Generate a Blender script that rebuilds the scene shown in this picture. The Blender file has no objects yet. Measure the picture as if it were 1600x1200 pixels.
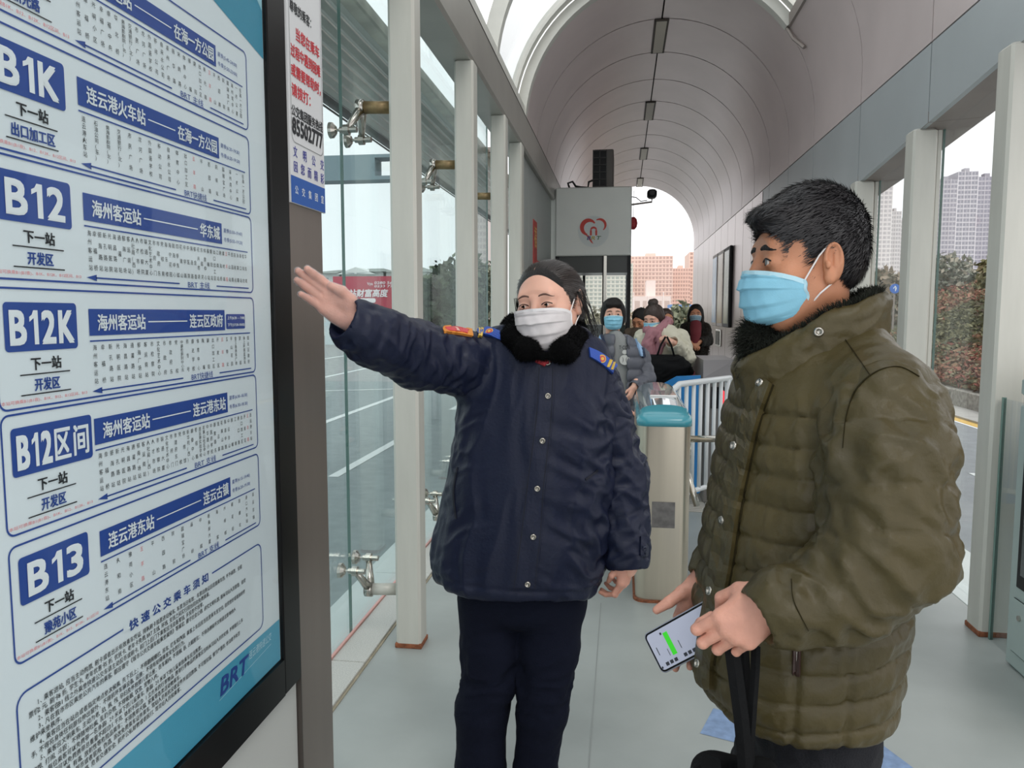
import bpy, math, random
import numpy as np
from mathutils import Matrix, Vector, Quaternion
from mathutils.bvhtree import BVHTree

# ------------------------------------------------------------------ camera, world, exposure
SC = bpy.context.scene
COL = SC.collection
random.seed(7)
RNG = np.random.default_rng(7)
FOC = 1200.0
PITCH = math.atan(110/1200)
YAW = math.atan(172/1200*math.cos(PITCH))
EYE = np.array([0.0, 0.0, 1.5])
RT = np.array([math.cos(YAW), math.sin(YAW), 0.0])
UP = np.array([-math.sin(YAW)*math.sin(PITCH), math.cos(YAW)*math.sin(PITCH), math.cos(PITCH)])
FW = np.array([-math.sin(YAW)*math.cos(PITCH), math.cos(YAW)*math.cos(PITCH), -math.sin(PITCH)])
cam_data = bpy.data.cameras.new('camera')
cam_data.sensor_fit = 'HORIZONTAL'
cam_data.sensor_width = 36.0
cam_data.lens = 36.0*FOC/1600.0
cam_data.clip_start = 0.05
cam_data.clip_end = 2000
cam = bpy.data.objects.new('camera', cam_data)
COL.objects.link(cam)
cam.matrix_world = Matrix(((RT[0], UP[0], -FW[0], EYE[0]), (RT[1], UP[1], -FW[1], EYE[1]),
                           (RT[2], UP[2], -FW[2], EYE[2]), (0, 0, 0, 1)))
SC.camera = cam

world = bpy.data.worlds.new('overcast')
SC.world = world
world.use_nodes = True
wn = world.node_tree
wn.nodes.clear()
wo = wn.nodes.new('ShaderNodeOutputWorld')
wb = wn.nodes.new('ShaderNodeBackground')
wtc = wn.nodes.new('ShaderNodeTexCoord')
wno = wn.nodes.new('ShaderNodeTexNoise')
wno.inputs['Scale'].default_value = 1.6
wno.inputs['Detail'].default_value = 3
wcr = wn.nodes.new('ShaderNodeValToRGB')
wcr.color_ramp.elements[0].position = 0.3
wcr.color_ramp.elements[0].color = (0.90, 0.94, 0.98, 1)
wcr.color_ramp.elements[1].position = 0.7
wcr.color_ramp.elements[1].color = (1.0, 0.985, 0.98, 1)
wn.links.new(wtc.outputs['Generated'], wno.inputs['Vector'])
wn.links.new(wno.outputs['Fac'], wcr.inputs['Fac'])
wn.links.new(wcr.outputs['Color'], wb.inputs['Color'])
wb.inputs['Strength'].default_value = 1.25
wn.links.new(wb.outputs[0], wo.inputs[0])

sun_d = bpy.data.lights.new('sun', 'SUN')
sun_d.energy = 0.9
sun_d.angle = math.radians(25)
sun_d.color = (1.0, 0.95, 0.9)
sun = bpy.data.objects.new('sun', sun_d)
COL.objects.link(sun)
sun.rotation_euler = (math.radians(38), 0, math.radians(28))

SC.view_settings.view_transform = 'Standard'
SC.view_settings.look = 'None'
SC.view_settings.exposure = 0.25
SC.view_settings.gamma = 1
SC.view_settings.use_curve_mapping = False
try:
    SC.cycles.max_bounces = 8
    SC.cycles.transparent_max_bounces = 16
    SC.cycles.caustics_reflective = False
    SC.cycles.caustics_refractive = False
except Exception:
    pass

# ------------------------------------------------------------------ points
def P(px, py, Y):
    r = RT*(px-800)/FOC - UP*(py-600)/FOC + FW
    return EYE + r*(Y/r[1])
def onX(px, py, X):
    r = RT*(px-800)/FOC - UP*(py-600)/FOC + FW
    return EYE + r*(X/r[0])

# ------------------------------------------------------------------ materials
MATS = {}
def srgb(c):
    if isinstance(c, str):
        c = [int(c[i:i+2], 16)/255 for i in (0, 2, 4)]
    return tuple((x/12.92 if x <= 0.04045 else ((x+0.055)/1.055)**2.4) for x in c)
def mat(name, col, rough=0.6, metal=0.0, bump=0.0, bscale=40, var=0.0, vscale=3, col2=None, stretch=None,
        spec=0.5, sheen=0.0, coat=0.0, aniso=0.0, sss=0.0):
    if name in MATS: return MATS[name]
    m = bpy.data.materials.new(name)
    m.use_nodes = True
    nt = m.node_tree
    b = nt.nodes['Principled BSDF']
    c = srgb(col)
    b.inputs['Base Color'].default_value = (*c, 1)
    b.inputs['Roughness'].default_value = rough
    b.inputs['Metallic'].default_value = metal
    b.inputs['Specular IOR Level'].default_value = spec
    if sheen: b.inputs['Sheen Weight'].default_value = sheen
    if coat: b.inputs['Coat Weight'].default_value = coat
    if aniso: b.inputs['Anisotropic'].default_value = aniso
    if sss:
        b.inputs['Subsurface Weight'].default_value = sss
        b.inputs['Subsurface Radius'].default_value = (0.01, 0.004, 0.002)
        b.inputs['Subsurface Scale'].default_value = 1.0
    if var or bump:
        tc = nt.nodes.new('ShaderNodeTexCoord')
        mp = nt.nodes.new('ShaderNodeMapping')
        nt.links.new(tc.outputs['Object'], mp.inputs['Vector'])
        if stretch: mp.inputs['Scale'].default_value = stretch
    if var:
        n = nt.nodes.new('ShaderNodeTexNoise'); n.inputs['Scale'].default_value = vscale
        n.inputs['Detail'].default_value = 5
        nt.links.new(mp.outputs[0], n.inputs['Vector'])
        cr = nt.nodes.new('ShaderNodeValToRGB')
        c2 = srgb(col2) if col2 else tuple(min(1, x*(1-var)) for x in c)
        c1 = c if col2 else tuple(min(1, x*(1+var*0.6)) for x in c)
        cr.color_ramp.elements[0].position = 0.32; cr.color_ramp.elements[0].color = (*c2, 1)
        cr.color_ramp.elements[1].position = 0.68; cr.color_ramp.elements[1].color = (*c1, 1)
        nt.links.new(n.outputs['Fac'], cr.inputs['Fac'])
        nt.links.new(cr.outputs['Color'], b.inputs['Base Color'])
    if bump:
        n2 = nt.nodes.new('ShaderNodeTexNoise'); n2.inputs['Scale'].default_value = bscale
        n2.inputs['Detail'].default_value = 6
        nt.links.new(mp.outputs[0], n2.inputs['Vector'])
        bp = nt.nodes.new('ShaderNodeBump'); bp.inputs['Strength'].default_value = bump
        bp.inputs['Distance'].default_value = 0.01
        nt.links.new(n2.outputs['Fac'], bp.inputs['Height'])
        nt.links.new(bp.outputs[0], b.inputs['Normal'])
    MATS[name] = m
    return m
def glass(name, tint, refl=0.08, blend=0.35):
    if name in MATS: return MATS[name]
    m = bpy.data.materials.new(name); m.use_nodes = True
    nt = m.node_tree; nt.nodes.clear()
    o = nt.nodes.new('ShaderNodeOutputMaterial')
    tr = nt.nodes.new('ShaderNodeBsdfTransparent'); tr.inputs[0].default_value = (*tint, 1)
    gl = nt.nodes.new('ShaderNodeBsdfGlossy'); gl.inputs['Roughness'].default_value = 0.02
    gl.inputs['Color'].default_value = (0.9, 0.95, 0.95, 1)
    lw = nt.nodes.new('ShaderNodeLayerWeight'); lw.inputs['Blend'].default_value = 0.5
    pw = nt.nodes.new('ShaderNodeMath'); pw.operation = 'POWER'; pw.inputs[1].default_value = 4.0
    mx = nt.nodes.new('ShaderNodeMixShader')
    ma = nt.nodes.new('ShaderNodeMath'); ma.operation = 'MULTIPLY_ADD'; ma.use_clamp = True
    ma.inputs[1].default_value = blend*1.2; ma.inputs[2].default_value = refl
    nt.links.new(lw.outputs['Facing'], pw.inputs[0])
    nt.links.new(pw.outputs[0], ma.inputs[0])
    nt.links.new(ma.outputs[0], mx.inputs[0])
    nt.links.new(tr.outputs[0], mx.inputs[1]); nt.links.new(gl.outputs[0], mx.inputs[2])
    nt.links.new(mx.outputs[0], o.inputs[0])
    MATS[name] = m
    return m
def emit(name, col, s):
    m = bpy.data.materials.new(name); m.use_nodes = True
    b = m.node_tree.nodes['Principled BSDF']
    b.inputs['Base Color'].default_value = (*srgb(col), 1)
    b.inputs['Emission Color'].default_value = (*srgb(col), 1)
    b.inputs['Emission Strength'].default_value = s
    return m

M_floor = mat('floor_resin', '9ea3a0', 0.38, bump=0.08, bscale=12, var=0.12, vscale=2.5)
M_gran = mat('granite', 'c3c2bc', 0.45, bump=0.1, bscale=200, var=0.25, vscale=220)
M_marble = mat('pale_stone', 'd5dcda', 0.4, bump=0.05, var=0.06, vscale=3)
M_road = mat('asphalt', '8f9899', 0.85, bump=0.3, bscale=300, var=0.12, vscale=8)
M_road2 = mat('asphalt_dark', '93979a', 0.85, bump=0.3, bscale=300, var=0.12, vscale=6)
M_white = mat('white_line', 'dfe3e2', 0.7, var=0.1, vscale=20)
M_yellow = mat('yellow_line', 'dfb75c', 0.7, var=0.1, vscale=20)
M_post = mat('painted_post', 'c9c7be', 0.42, 0.15, bump=0.04, bscale=90, var=0.07, vscale=12, stretch=(1, 1, 0.15))
M_beam = mat('painted_beam', 'a6a39c', 0.35, 0.35, bump=0.03, bscale=60, var=0.08, vscale=3)
M_beamd = mat('beam_soffit', '9b918b', 0.5, 0.2, var=0.08, vscale=3)
M_rust = mat('rust', '8a5236', 0.9, bump=0.5, bscale=80, var=0.4, vscale=60)
M_alu = mat('vault_aluminium', 'e2d5d3', 0.36, 0.42, bump=0.015, bscale=5, var=0.05, vscale=2)
M_alu2 = mat('fascia_aluminium', 'b9c0c2', 0.38, 0.35, bump=0.01, bscale=4, var=0.04, vscale=2)
M_dark = mat('joint_dark', '39332f', 0.8)
M_steel = mat('brushed_steel', 'c9bfae', 0.28, 0.95, bump=0.02, bscale=60, var=0.05, vscale=3, stretch=(8, 8, 0.3))
M_chrome = mat('fitting_steel', 'b9b6ae', 0.22, 1.0)
M_brass = mat('stained_tube', '9a8560', 0.45, 0.6, bump=0.15, bscale=60, var=0.35, vscale=25)
M_poststeel = mat('poster_post_steel', '90867f', 0.36, 0.65, bump=0.02, bscale=80, var=0.04, vscale=3, stretch=(6, 6, 0.3))
M_black = mat('gloss_black', '0b0b0c', 0.3, spec=0.25)
M_blackm = mat('matt_black', '17181a', 0.6)
M_lb = mat('cabinet_white', 'c9cbc7', 0.4)
M_glass = glass('facade_glass', (0.84, 0.90, 0.90), 0.02, 0.42)
M_glassr = glass('clear_glass', (0.95, 0.96, 0.96), 0.02, 0.4)
M_edge = mat('glass_edge', '6d8a82', 0.2)
M_sheet = mat('poster_paper', 'e6eef2', 0.5)
M_blue = mat('ink_blue', '2a4b98', 0.5)
M_ink = mat('ink_black', '2a2c30', 0.5)
M_red = mat('ink_red', 'e98a8e', 0.5)
M_redp = mat('ink_scarlet', 'd93a45', 0.5)
M_teal = mat('ink_teal', '4fa6c4', 0.5)
M_tealt = mat('ink_teal_dark', '3a93b0', 0.5)
M_pale = mat('ink_white', 'eef3f6', 0.5)

# ------------------------------------------------------------------ objects
ORG = {}
def obj(name, V, F, m, parent=None, smooth=False, label=None, cat=None, group=None, kind=None, origin=None, mats=None, fm=None):
    V = np.asarray(V, float).reshape(-1, 3)
    if parent is not None: o0 = ORG[parent.name]
    elif origin is not None: o0 = np.array(origin, float)
    else: o0 = np.array([0.5*(V[:, 0].min()+V[:, 0].max()), 0.5*(V[:, 1].min()+V[:, 1].max()), V[:, 2].min()])
    me = bpy.data.meshes.new(name)
    W = V-o0
    if isinstance(F, np.ndarray) and F.ndim == 2:
        nf, k = F.shape
        me.vertices.add(len(W)); me.vertices.foreach_set('co', W.astype(np.float32).ravel())
        me.loops.add(nf*k); me.loops.foreach_set('vertex_index', F.astype(np.int32).ravel())
        me.polygons.add(nf)
        me.polygons.foreach_set('loop_start', np.arange(0, nf*k, k, dtype=np.int32))
        me.update(calc_edges=True)
        me.validate()
    else:
        me.from_pydata([tuple(v) for v in W], [], [tuple(int(i) for i in f) for f in F])
        me.update()
    for mm in (mats or [m]): me.materials.append(mm)
    if fm is not None: me.polygons.foreach_set('material_index', np.asarray(fm, dtype=np.int32))
    if smooth:
        me.polygons.foreach_set('use_smooth', np.ones(len(me.polygons), dtype=bool))
    o = bpy.data.objects.new(name, me)
    COL.objects.link(o)
    if parent is not None: o.parent = parent
    else: o.location = o0
    ORG[o.name] = o0
    tag(o, label, cat, group, kind)
    return o
def tag(o, label=None, cat=None, group=None, kind=None):
    if label: o['label'] = label
    if cat: o['category'] = cat
    if group: o['group'] = group
    if kind: o['kind'] = kind
def thing(name, loc, label, cat, group=None):
    o = bpy.data.objects.new(name, None); COL.objects.link(o)
    o.location = loc; o.empty_display_size = 0.1
    ORG[o.name] = np.array(loc, float)
    tag(o, label, cat, group)
    return o

# ------------------------------------------------------------------ mesh builder
class MB:
    def __init__(s): s.V = []; s.F = []
    def add(s, V, F):
        n = len(s.V); s.V.extend([tuple(v) for v in V]); s.F.extend([tuple(i+n for i in f) for f in F]); return s
    def box(s, x0, x1, y0, y1, z0, z1, b=0.0):
        if b <= 0:
            return s.add([(x0,y0,z0),(x1,y0,z0),(x1,y1,z0),(x0,y1,z0),(x0,y0,z1),(x1,y0,z1),(x1,y1,z1),(x0,y1,z1)],
                  [(0,3,2,1),(4,5,6,7),(0,1,5,4),(1,2,6,5),(2,3,7,6),(3,0,4,7)])
        # chamfered box: loft of inset rings along z with chamfered corners
        def ring(i, z):
            a0, a1, c0, c1 = x0+i, x1-i, y0+i, y1-i
            return [(a0+b,c0,z),(a1-b,c0,z),(a1,c0+b,z),(a1,c1-b,z),(a1-b,c1,z),(a0+b,c1,z),(a0,c1-b,z),(a0,c0+b,z)]
        rs = [ring(b*0.9, z0), ring(0, z0+b), ring(0, z1-b), ring(b*0.9, z1)]
        return s.loft(rs)
    def loft(s, rings, cap=True, close=True):
        n = len(rings[0]); V = [p for r in rings for p in r]; F = []
        for i in range(len(rings)-1):
            for j in range(n if close else n-1):
                k = (j+1) % n
                F.append((i*n+j, i*n+k, (i+1)*n+k, (i+1)*n+j))
        if cap:
            F.append(tuple(range(n-1, -1, -1))); F.append(tuple((len(rings)-1)*n+j for j in range(n)))
        return s.add(V, F)
    def tube(s, pts, r, n=8, cap=True):
        pts = [np.array(p, float) for p in pts]
        rr = r if isinstance(r, (list, tuple)) else [r]*len(pts)
        rings = []; up = None
        for i, p in enumerate(pts):
            d = (pts[min(i+1, len(pts)-1)]-pts[max(i-1, 0)]); d = d/(np.linalg.norm(d)+1e-9)
            if up is None: up = np.array([0, 0, 1.0]) if abs(d[2]) < 0.9 else np.array([1.0, 0, 0])
            a = np.cross(d, up); a /= np.linalg.norm(a)+1e-9; b = np.cross(a, d); up = b
            rings.append([tuple(p+rr[i]*(math.cos(t)*b+math.sin(t)*a)) for t in [2*math.pi*k/n for k in range(n)]])
        return s.loft(rings, cap)
    def prism(s, poly, f0, f1):
        # poly list of 2d points, f0/f1 map 2d -> 3d at two depths
        return s.loft([[f0(*p) for p in poly], [f1(*p) for p in poly]])
    def out(s, name, m, parent=None, **k):
        return obj(name, s.V, s.F, m, parent, **k)
def bx(name, m, x0, x1, y0, y1, z0, z1, b=0.0, parent=None, **k):
    return MB().box(x0, x1, y0, y1, z0, z1, b).out(name, m, parent, **k)

def orient(name): # recalc normals outward with bmesh
    import bmesh
    o = bpy.data.objects[name] if isinstance(name, str) else name
    bm = bmesh.new(); bm.from_mesh(o.data); bmesh.ops.recalc_face_normals(bm, faces=bm.faces)
    bm.to_mesh(o.data); bm.free()

# ------------------------------------------------------------------ lettering
GL = {}
def glyph(ch, off=0.0, res=2):
    key = (ch, off, res)
    if key in GL: return GL[key]
    cu = bpy.data.curves.new('t', 'FONT'); cu.body = ch; cu.size = 1.0; cu.offset = off
    cu.resolution_u = res; cu.fill_mode = 'FRONT'
    o = bpy.data.objects.new('t', cu); COL.objects.link(o)
    bpy.context.view_layer.update()
    dg = bpy.context.evaluated_depsgraph_get()
    me = bpy.data.meshes.new_from_object(o.evaluated_get(dg))
    V = np.zeros(len(me.vertices)*3); me.vertices.foreach_get('co', V); V = V.reshape(-1, 3)[:, :2]
    F = [tuple(p.vertices) for p in me.polygons]
    bpy.data.meshes.remove(me); bpy.data.objects.remove(o); bpy.data.curves.remove(cu)
    GL[key] = (V, F)
    return GL[key]
YA = np.array
class Ink:
    """flat lettering and line work collected on a plane; f maps (u, v) -> 3d"""
    def __init__(s, f): s.f = f; s.V = []; s.F = []
    def nrm(s):
        a = YA(s.f(0, 0)); n = np.cross(YA(s.f(1, 0))-a, YA(s.f(0, 1))-a); return n/np.linalg.norm(n)
    def poly(s, pts):
        n = len(s.V); s.V.extend([s.f(*p) for p in pts]); s.F.append(tuple(range(n, n+len(pts)))); return s
    def rect(s, u0, u1, v0, v1): return s.poly([(u0,v0),(u1,v0),(u1,v1),(u0,v1)])
    def line(s, u0, v0, u1, v1, w):
        d = np.array([u1-u0, v1-v0]); L = np.linalg.norm(d); n = np.array([-d[1], d[0]])/L*w/2
        return s.poly([(u0-n[0],v0-n[1]),(u1-n[0],v1-n[1]),(u1+n[0],v1+n[1]),(u0+n[0],v0+n[1])])
    def rrect(s, u0, u1, v0, v1, r, n=5):
        pts = []
        for cx, cy, a in ((u1-r, v0+r, -90), (u1-r, v1-r, 0), (u0+r, v1-r, 90), (u0+r, v0+r, 180)):
            for i in range(n+1):
                t = math.radians(a+90*i/n); pts.append((cx+r*math.cos(t), cy+r*math.sin(t)))
        return pts
    def frrect(s, *a): return s.poly(s.rrect(*a))
    def orrect(s, u0, u1, v0, v1, r, w):
        A = s.rrect(u0, u1, v0, v1, r); B = s.rrect(u0+w, u1-w, v0+w, v1-w, max(r-w, 0.001))
        n = len(A)
        for i in range(n):
            j = (i+1) % n; s.poly([A[i], A[j], B[j], B[i]])
        return s
    def text(s, t, u0, u1, v0, v1, off=0.0, res=2, keep=False, sh=0.0):
        """fit string t in the rectangle (u0..u1, v0..v1)"""
        V, F = glyph(t, 0.0, res)
        if len(V) == 0: return s
        lo, hi = V.min(0), V.max(0)
        su = (u1-u0)/max(hi[0]-lo[0], 1e-6); sv = (v1-v0)/max(hi[1]-lo[1], 1e-6)
        W = (V-lo)*np.array([su, sv])
        b_ = off*abs(v1-v0)*1.3
        nn = s.nrm()
        for k, (du, dv) in enumerate(((0, 0),) if off < 0.003 else ((-b_, -b_), (b_, -b_), (-b_, b_), (b_, b_), (0, 0))):
            n = len(s.V)
            s.V.extend([tuple(YA(s.f(u0+a+du+sh*b, v0+b+dv))+nn*(0.00012*k)) for a, b in W]); s.F.extend([tuple(i+n for i in f) for f in F])
        return s
    def em(s, t, u, v, h, w=None, off=0.0, res=1):
        """one full-width character centred at (u, v) with em height h"""
        V, F = glyph(t, 0.0, res)
        if len(V) == 0: return s
        w = w or h
        W = (V-np.array([0.5, 0.38]))*np.array([w, h])
        b_ = off*h*1.2
        nn = s.nrm()
        for k, (du, dv) in enumerate(((0, 0),) if off < 0.003 else ((-b_, -b_*0.3), (b_, b_*0.3))):
            n = len(s.V)
            s.V.extend([tuple(YA(s.f(u+a+du, v+b+dv))+nn*(0.00012*k)) for a, b in W]); s.F.extend([tuple(i+n for i in f) for f in F])
        return s
    def out(s, name, m, parent=None, **k): return obj(name, s.V, s.F, m, parent, **k)
# ------------------------------------------------------------------ implicit surfaces for bodies and clothes
def cmr(xs, ys, n=60):
    """smooth resample of ys over xs"""
    xs = np.array(xs, float); ys = np.array(ys, float)
    o = np.argsort(xs); xs = xs[o]; ys = ys[o]
    t = np.linspace(xs[0], xs[-1], n)
    d = np.gradient(ys, xs, axis=0)
    i = np.clip(np.searchsorted(xs, t)-1, 0, len(xs)-2)
    h = (xs[i+1]-xs[i]); u = (t-xs[i])/h
    sh = (slice(None),)+(None,)*(ys.ndim-1)
    h00 = (2*u**3-3*u**2+1)[sh]; h10 = (u**3-2*u**2+u)[sh]; h01 = (-2*u**3+3*u**2)[sh]; h11 = (u**3-u**2)[sh]
    return t, h00*ys[i]+h10*h[sh]*d[i]+h01*ys[i+1]+h11*h[sh]*d[i+1]

class Field:
    def __init__(s, lo, hi, h):
        s.lo = np.array(lo, float); s.h = h
        s.n = np.ceil((np.array(hi)-s.lo)/h).astype(int)+1
        s.F = np.full(s.n, 1.0, np.float32)
    def blk(s, lo, hi):
        a = np.clip(np.floor((np.array(lo)-s.lo)/s.h).astype(int), 0, s.n-1)
        b = np.clip(np.ceil((np.array(hi)-s.lo)/s.h).astype(int)+1, 1, s.n)
        sl = tuple(slice(a[i], b[i]) for i in range(3))
        g = [s.lo[i]+s.h*np.arange(a[i], b[i]) for i in range(3)]
        return sl, g[0][:, None, None], g[1][None, :, None], g[2][None, None, :]
    def put(s, sl, d, k, sub):
        f = s.F[sl]
        if f.size == 0: return
        if sub:
            d = -d
            if k > 0:
                hh = np.maximum(k-np.abs(f-d), 0)/k; s.F[sl] = np.maximum(f, d)+hh*hh*k*0.25
            else: s.F[sl] = np.maximum(f, d)
        else:
            if k > 0:
                hh = np.maximum(k-np.abs(f-d), 0)/k; s.F[sl] = np.minimum(f, d)-hh*hh*k*0.25
            else: s.F[sl] = np.minimum(f, d)
    def cone(s, p0, p1, r0, r1, k=0.0, sub=False):
        p0 = np.array(p0, float); p1 = np.array(p1, float); m = max(r0, r1)+k+3*s.h
        sl, X, Y, Z = s.blk(np.minimum(p0, p1)-m, np.maximum(p0, p1)+m)
        v = p1-p0; L = v@v+1e-12
        t = np.clip(((X-p0[0])*v[0]+(Y-p0[1])*v[1]+(Z-p0[2])*v[2])/L, 0, 1)
        d = np.sqrt((X-p0[0]-t*v[0])**2+(Y-p0[1]-t*v[1])**2+(Z-p0[2]-t*v[2])**2)-(r0+t*(r1-r0))
        s.put(sl, d, k, sub)
    def chain(s, pts, rs, k=0.01):
        for i in range(len(pts)-1): s.cone(pts[i], pts[i+1], rs[i], rs[i+1], k if i == 0 else min(k, 0.01))
    def ell(s, c, r, k=0.0, sub=False, R=None):
        c = np.array(c, float); r = np.array(r, float); m = r.max()+k+3*s.h
        sl, X, Y, Z = s.blk(c-m, c+m)
        x, y, z = X-c[0], Y-c[1], Z-c[2]
        if R is not None:
            x, y, z = (R[0][0]*x+R[1][0]*y+R[2][0]*z, R[0][1]*x+R[1][1]*y+R[2][1]*z, R[0][2]*x+R[1][2]*y+R[2][2]*z)
        k0 = np.sqrt((x/r[0])**2+(y/r[1])**2+(z/r[2])**2)
        k1 = np.sqrt((x/r[0]**2)**2+(y/r[1]**2)**2+(z/r[2]**2)**2)+1e-9
        s.put(sl, k0*(k0-1)/k1, k, sub)
    def loft(s, rows, k=0.0, yaw=0.0, e=2.3, capr=0.02):
        """rows: (z, cx, cy, a, b); superellipse sections, yawed"""
        rows = sorted(rows)
        zz = [r[0] for r in rows]; t, vals = cmr(zz, [r[1:] for r in rows])
        m = max(max(r[3], r[4]) for r in rows)+k+3*s.h
        A = np.array(rows)
        sl, X, Y, Z = s.blk((A[:, 1].min()-m, A[:, 2].min()-m, zz[0]-k-3*s.h), (A[:, 1].max()+m, A[:, 2].max()+m, zz[-1]+k+3*s.h))
        z1 = Z.ravel(); q = [np.interp(z1, t, vals[:, i])[None, None, :] for i in range(4)]
        c, sn = math.cos(yaw), math.sin(yaw)
        x = X-q[0]; y = Y-q[1]; x, y = c*x+sn*y, -sn*x+c*y
        ax, by = np.abs(x)/q[2], np.abs(y)/q[3]
        k0 = (ax**e+by**e)**(1/e)+1e-9
        d = (k0-1)*np.minimum(q[2], q[3])*np.where(k0 > 0, 1.0, 1.0)
        g = np.sqrt((ax**(e-1)/q[2])**2+(by**(e-1)/q[3])**2)/(k0**(e-1))+1e-6
        d = (k0-1)/np.maximum(g, 1e-3)
        dz = np.abs(Z-0.5*(zz[0]+zz[-1]))-0.5*(zz[-1]-zz[0])
        hh = np.maximum(capr-np.abs(d-dz), 0)/max(capr, 1e-6)
        d = np.maximum(d, dz)+hh*hh*capr*0.25
        s.put(sl, d, k, False)
    def mesh(s, smooth=0):
        F = s.F; n0, n1, n2 = F.shape
        I = F < 0
        c = [I[i:n0-1+i, j:n1-1+j, k:n2-1+k] for i in (0, 1) for j in (0, 1) for k in (0, 1)]
        allin = np.logical_and.reduce(c); anyin = np.logical_or.reduce(c)
        mix = anyin & ~allin
        idx = np.argwhere(mix)
        if len(idx) == 0: return np.zeros((0, 3)), np.zeros((0, 4), int)
        vid = np.full(mix.shape, -1, np.int64); vid[mix] = np.arange(len(idx))
        offs = [(i, j, k) for i in (0, 1) for j in (0, 1) for k in (0, 1)]
        val = [F[idx[:, 0]+o[0], idx[:, 1]+o[1], idx[:, 2]+o[2]] for o in offs]
        S = np.zeros((len(idx), 3)); N = np.zeros(len(idx))
        for a in range(8):
            for b in range(a+1, 8):
                df = np.array(offs[b])-np.array(offs[a])
                if np.abs(df).sum() != 1: continue
                va, vb = val[a], val[b]
                cr = (va < 0) != (vb < 0)
                t = np.where(cr, va/(va-vb+1e-12), 0)
                p = np.array(offs[a])[None]+t[:, None]*df[None]
                S += p*cr[:, None]; N += cr
        V = (idx+S/N[:, None])*s.h+s.lo
        quads = []
        for ax in range(3):
            u, w = (ax+1) % 3, (ax+2) % 3
            a = [slice(1, -1)]*3; a[ax] = slice(0, -1)
            b = [slice(1, -1)]*3; b[ax] = slice(1, None)
            A = I[tuple(a)]; B = I[tuple(b)]
            e = np.argwhere(A != B)
            if len(e) == 0: continue
            base = e.copy(); base[:, u] += 1; base[:, w] += 1
            flip = A[tuple(e.T)]
            def at(du, dw):
                q = base.copy(); q[:, u] -= du; q[:, w] -= dw
                return vid[tuple(q.T)]
            q = np.stack([at(1, 1), at(0, 1), at(0, 0), at(1, 0)], 1)
            q[~flip] = q[~flip][:, ::-1]
            quads.append(q)
        Q = np.concatenate(quads)
        Q = Q[(Q >= 0).all(1)]
        for _ in range(smooth):
            V = lap(V, Q)
        return V, Q
def lap(V, Q, f=0.5):
    acc = np.zeros_like(V); cnt = np.zeros(len(V))
    for i in range(4):
        for j in (1, 3):
            np.add.at(acc, Q[:, i], V[Q[:, (i+j) % 4]]); np.add.at(cnt, Q[:, i], 1)
    cnt = np.maximum(cnt, 1)
    return V*(1-f)+f*acc/cnt[:, None]
def normals(V, Q):
    a = V[Q[:, 2]]-V[Q[:, 0]]; b = V[Q[:, 3]]-V[Q[:, 1]]
    n = np.cross(a, b); N = np.zeros_like(V)
    for i in range(4): np.add.at(N, Q[:, i], n)
    return N/(np.linalg.norm(N, axis=1)[:, None]+1e-12)
def vnoise(p, seed=0):
    p = np.asarray(p, float); i = np.floor(p).astype(np.int64); f = p-i; f = f*f*(3-2*f)
    def h(ix, iy, iz):
        n = (ix*73856093) ^ (iy*19349663) ^ (iz*83492791) ^ (seed*2654435761)
        n = (n ^ (n >> 13))*1274126177 & 0x7fffffff
        return (n % 10007)/5003.5-1
    r = 0
    for dx in (0, 1):
        for dy in (0, 1):
            for dz in (0, 1):
                w = (f[:, 0] if dx else 1-f[:, 0])*(f[:, 1] if dy else 1-f[:, 1])*(f[:, 2] if dz else 1-f[:, 2])
                r = r+w*h(i[:, 0]+dx, i[:, 1]+dy, i[:, 2]+dz)
    return r
def fbm(p, seed=0, o=3):
    r = 0; a = 1; t = 0
    for k in range(o): r = r+a*vnoise(np.asarray(p)*2**k, seed+k); t += a; a *= 0.5
    return r/t
def folds(V, dirv, along, across, seed=0):
    """ridged creases running along dirv: long in that direction, short across it"""
    d = np.array(dirv, float); d /= np.linalg.norm(d)
    a = np.cross(d, [0.3, 0.9, 0.2]); a /= np.linalg.norm(a); b = np.cross(d, a)
    q = np.stack([V@d/along, V@a/across, V@b/across], 1)
    q[:, 1] += 0.5*vnoise(V/across*0.5, seed+9)
    n = fbm(q, seed, 2)
    return (1-np.abs(n)*2.2)
def Rm(yaw=0, pitch=0, roll=0):
    return np.array(Matrix.Rotation(yaw, 3, 'Z') @ Matrix.Rotation(pitch, 3, 'X') @ Matrix.Rotation(roll, 3, 'Y'))
def join(parts):
    V = []; F = []; n = 0
    for v, f in parts: V.append(v); F.append(f+n); n += len(v)
    return np.concatenate(V), np.concatenate(F)
def crop(V, Q, keep):
    k = keep(V); fk = k[Q].all(1); Q = Q[fk]
    use = np.zeros(len(V), bool); use[Q.ravel()] = True
    m = np.cumsum(use)-1
    return V[use], m[Q]
def bvh(V, Q): return BVHTree.FromPolygons([tuple(v) for v in V], [tuple(int(i) for i in f) for f in Q])
def hit(tree, px, py, back=0.0):
    r = RT*(px-800)/FOC - UP*(py-600)/FOC + FW; r = r/np.linalg.norm(r)
    loc, no, i, d = tree.ray_cast(Vector(EYE), Vector(r))
    if loc is None: return None, None
    return np.array(loc)-r*back, np.array(no)
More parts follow.
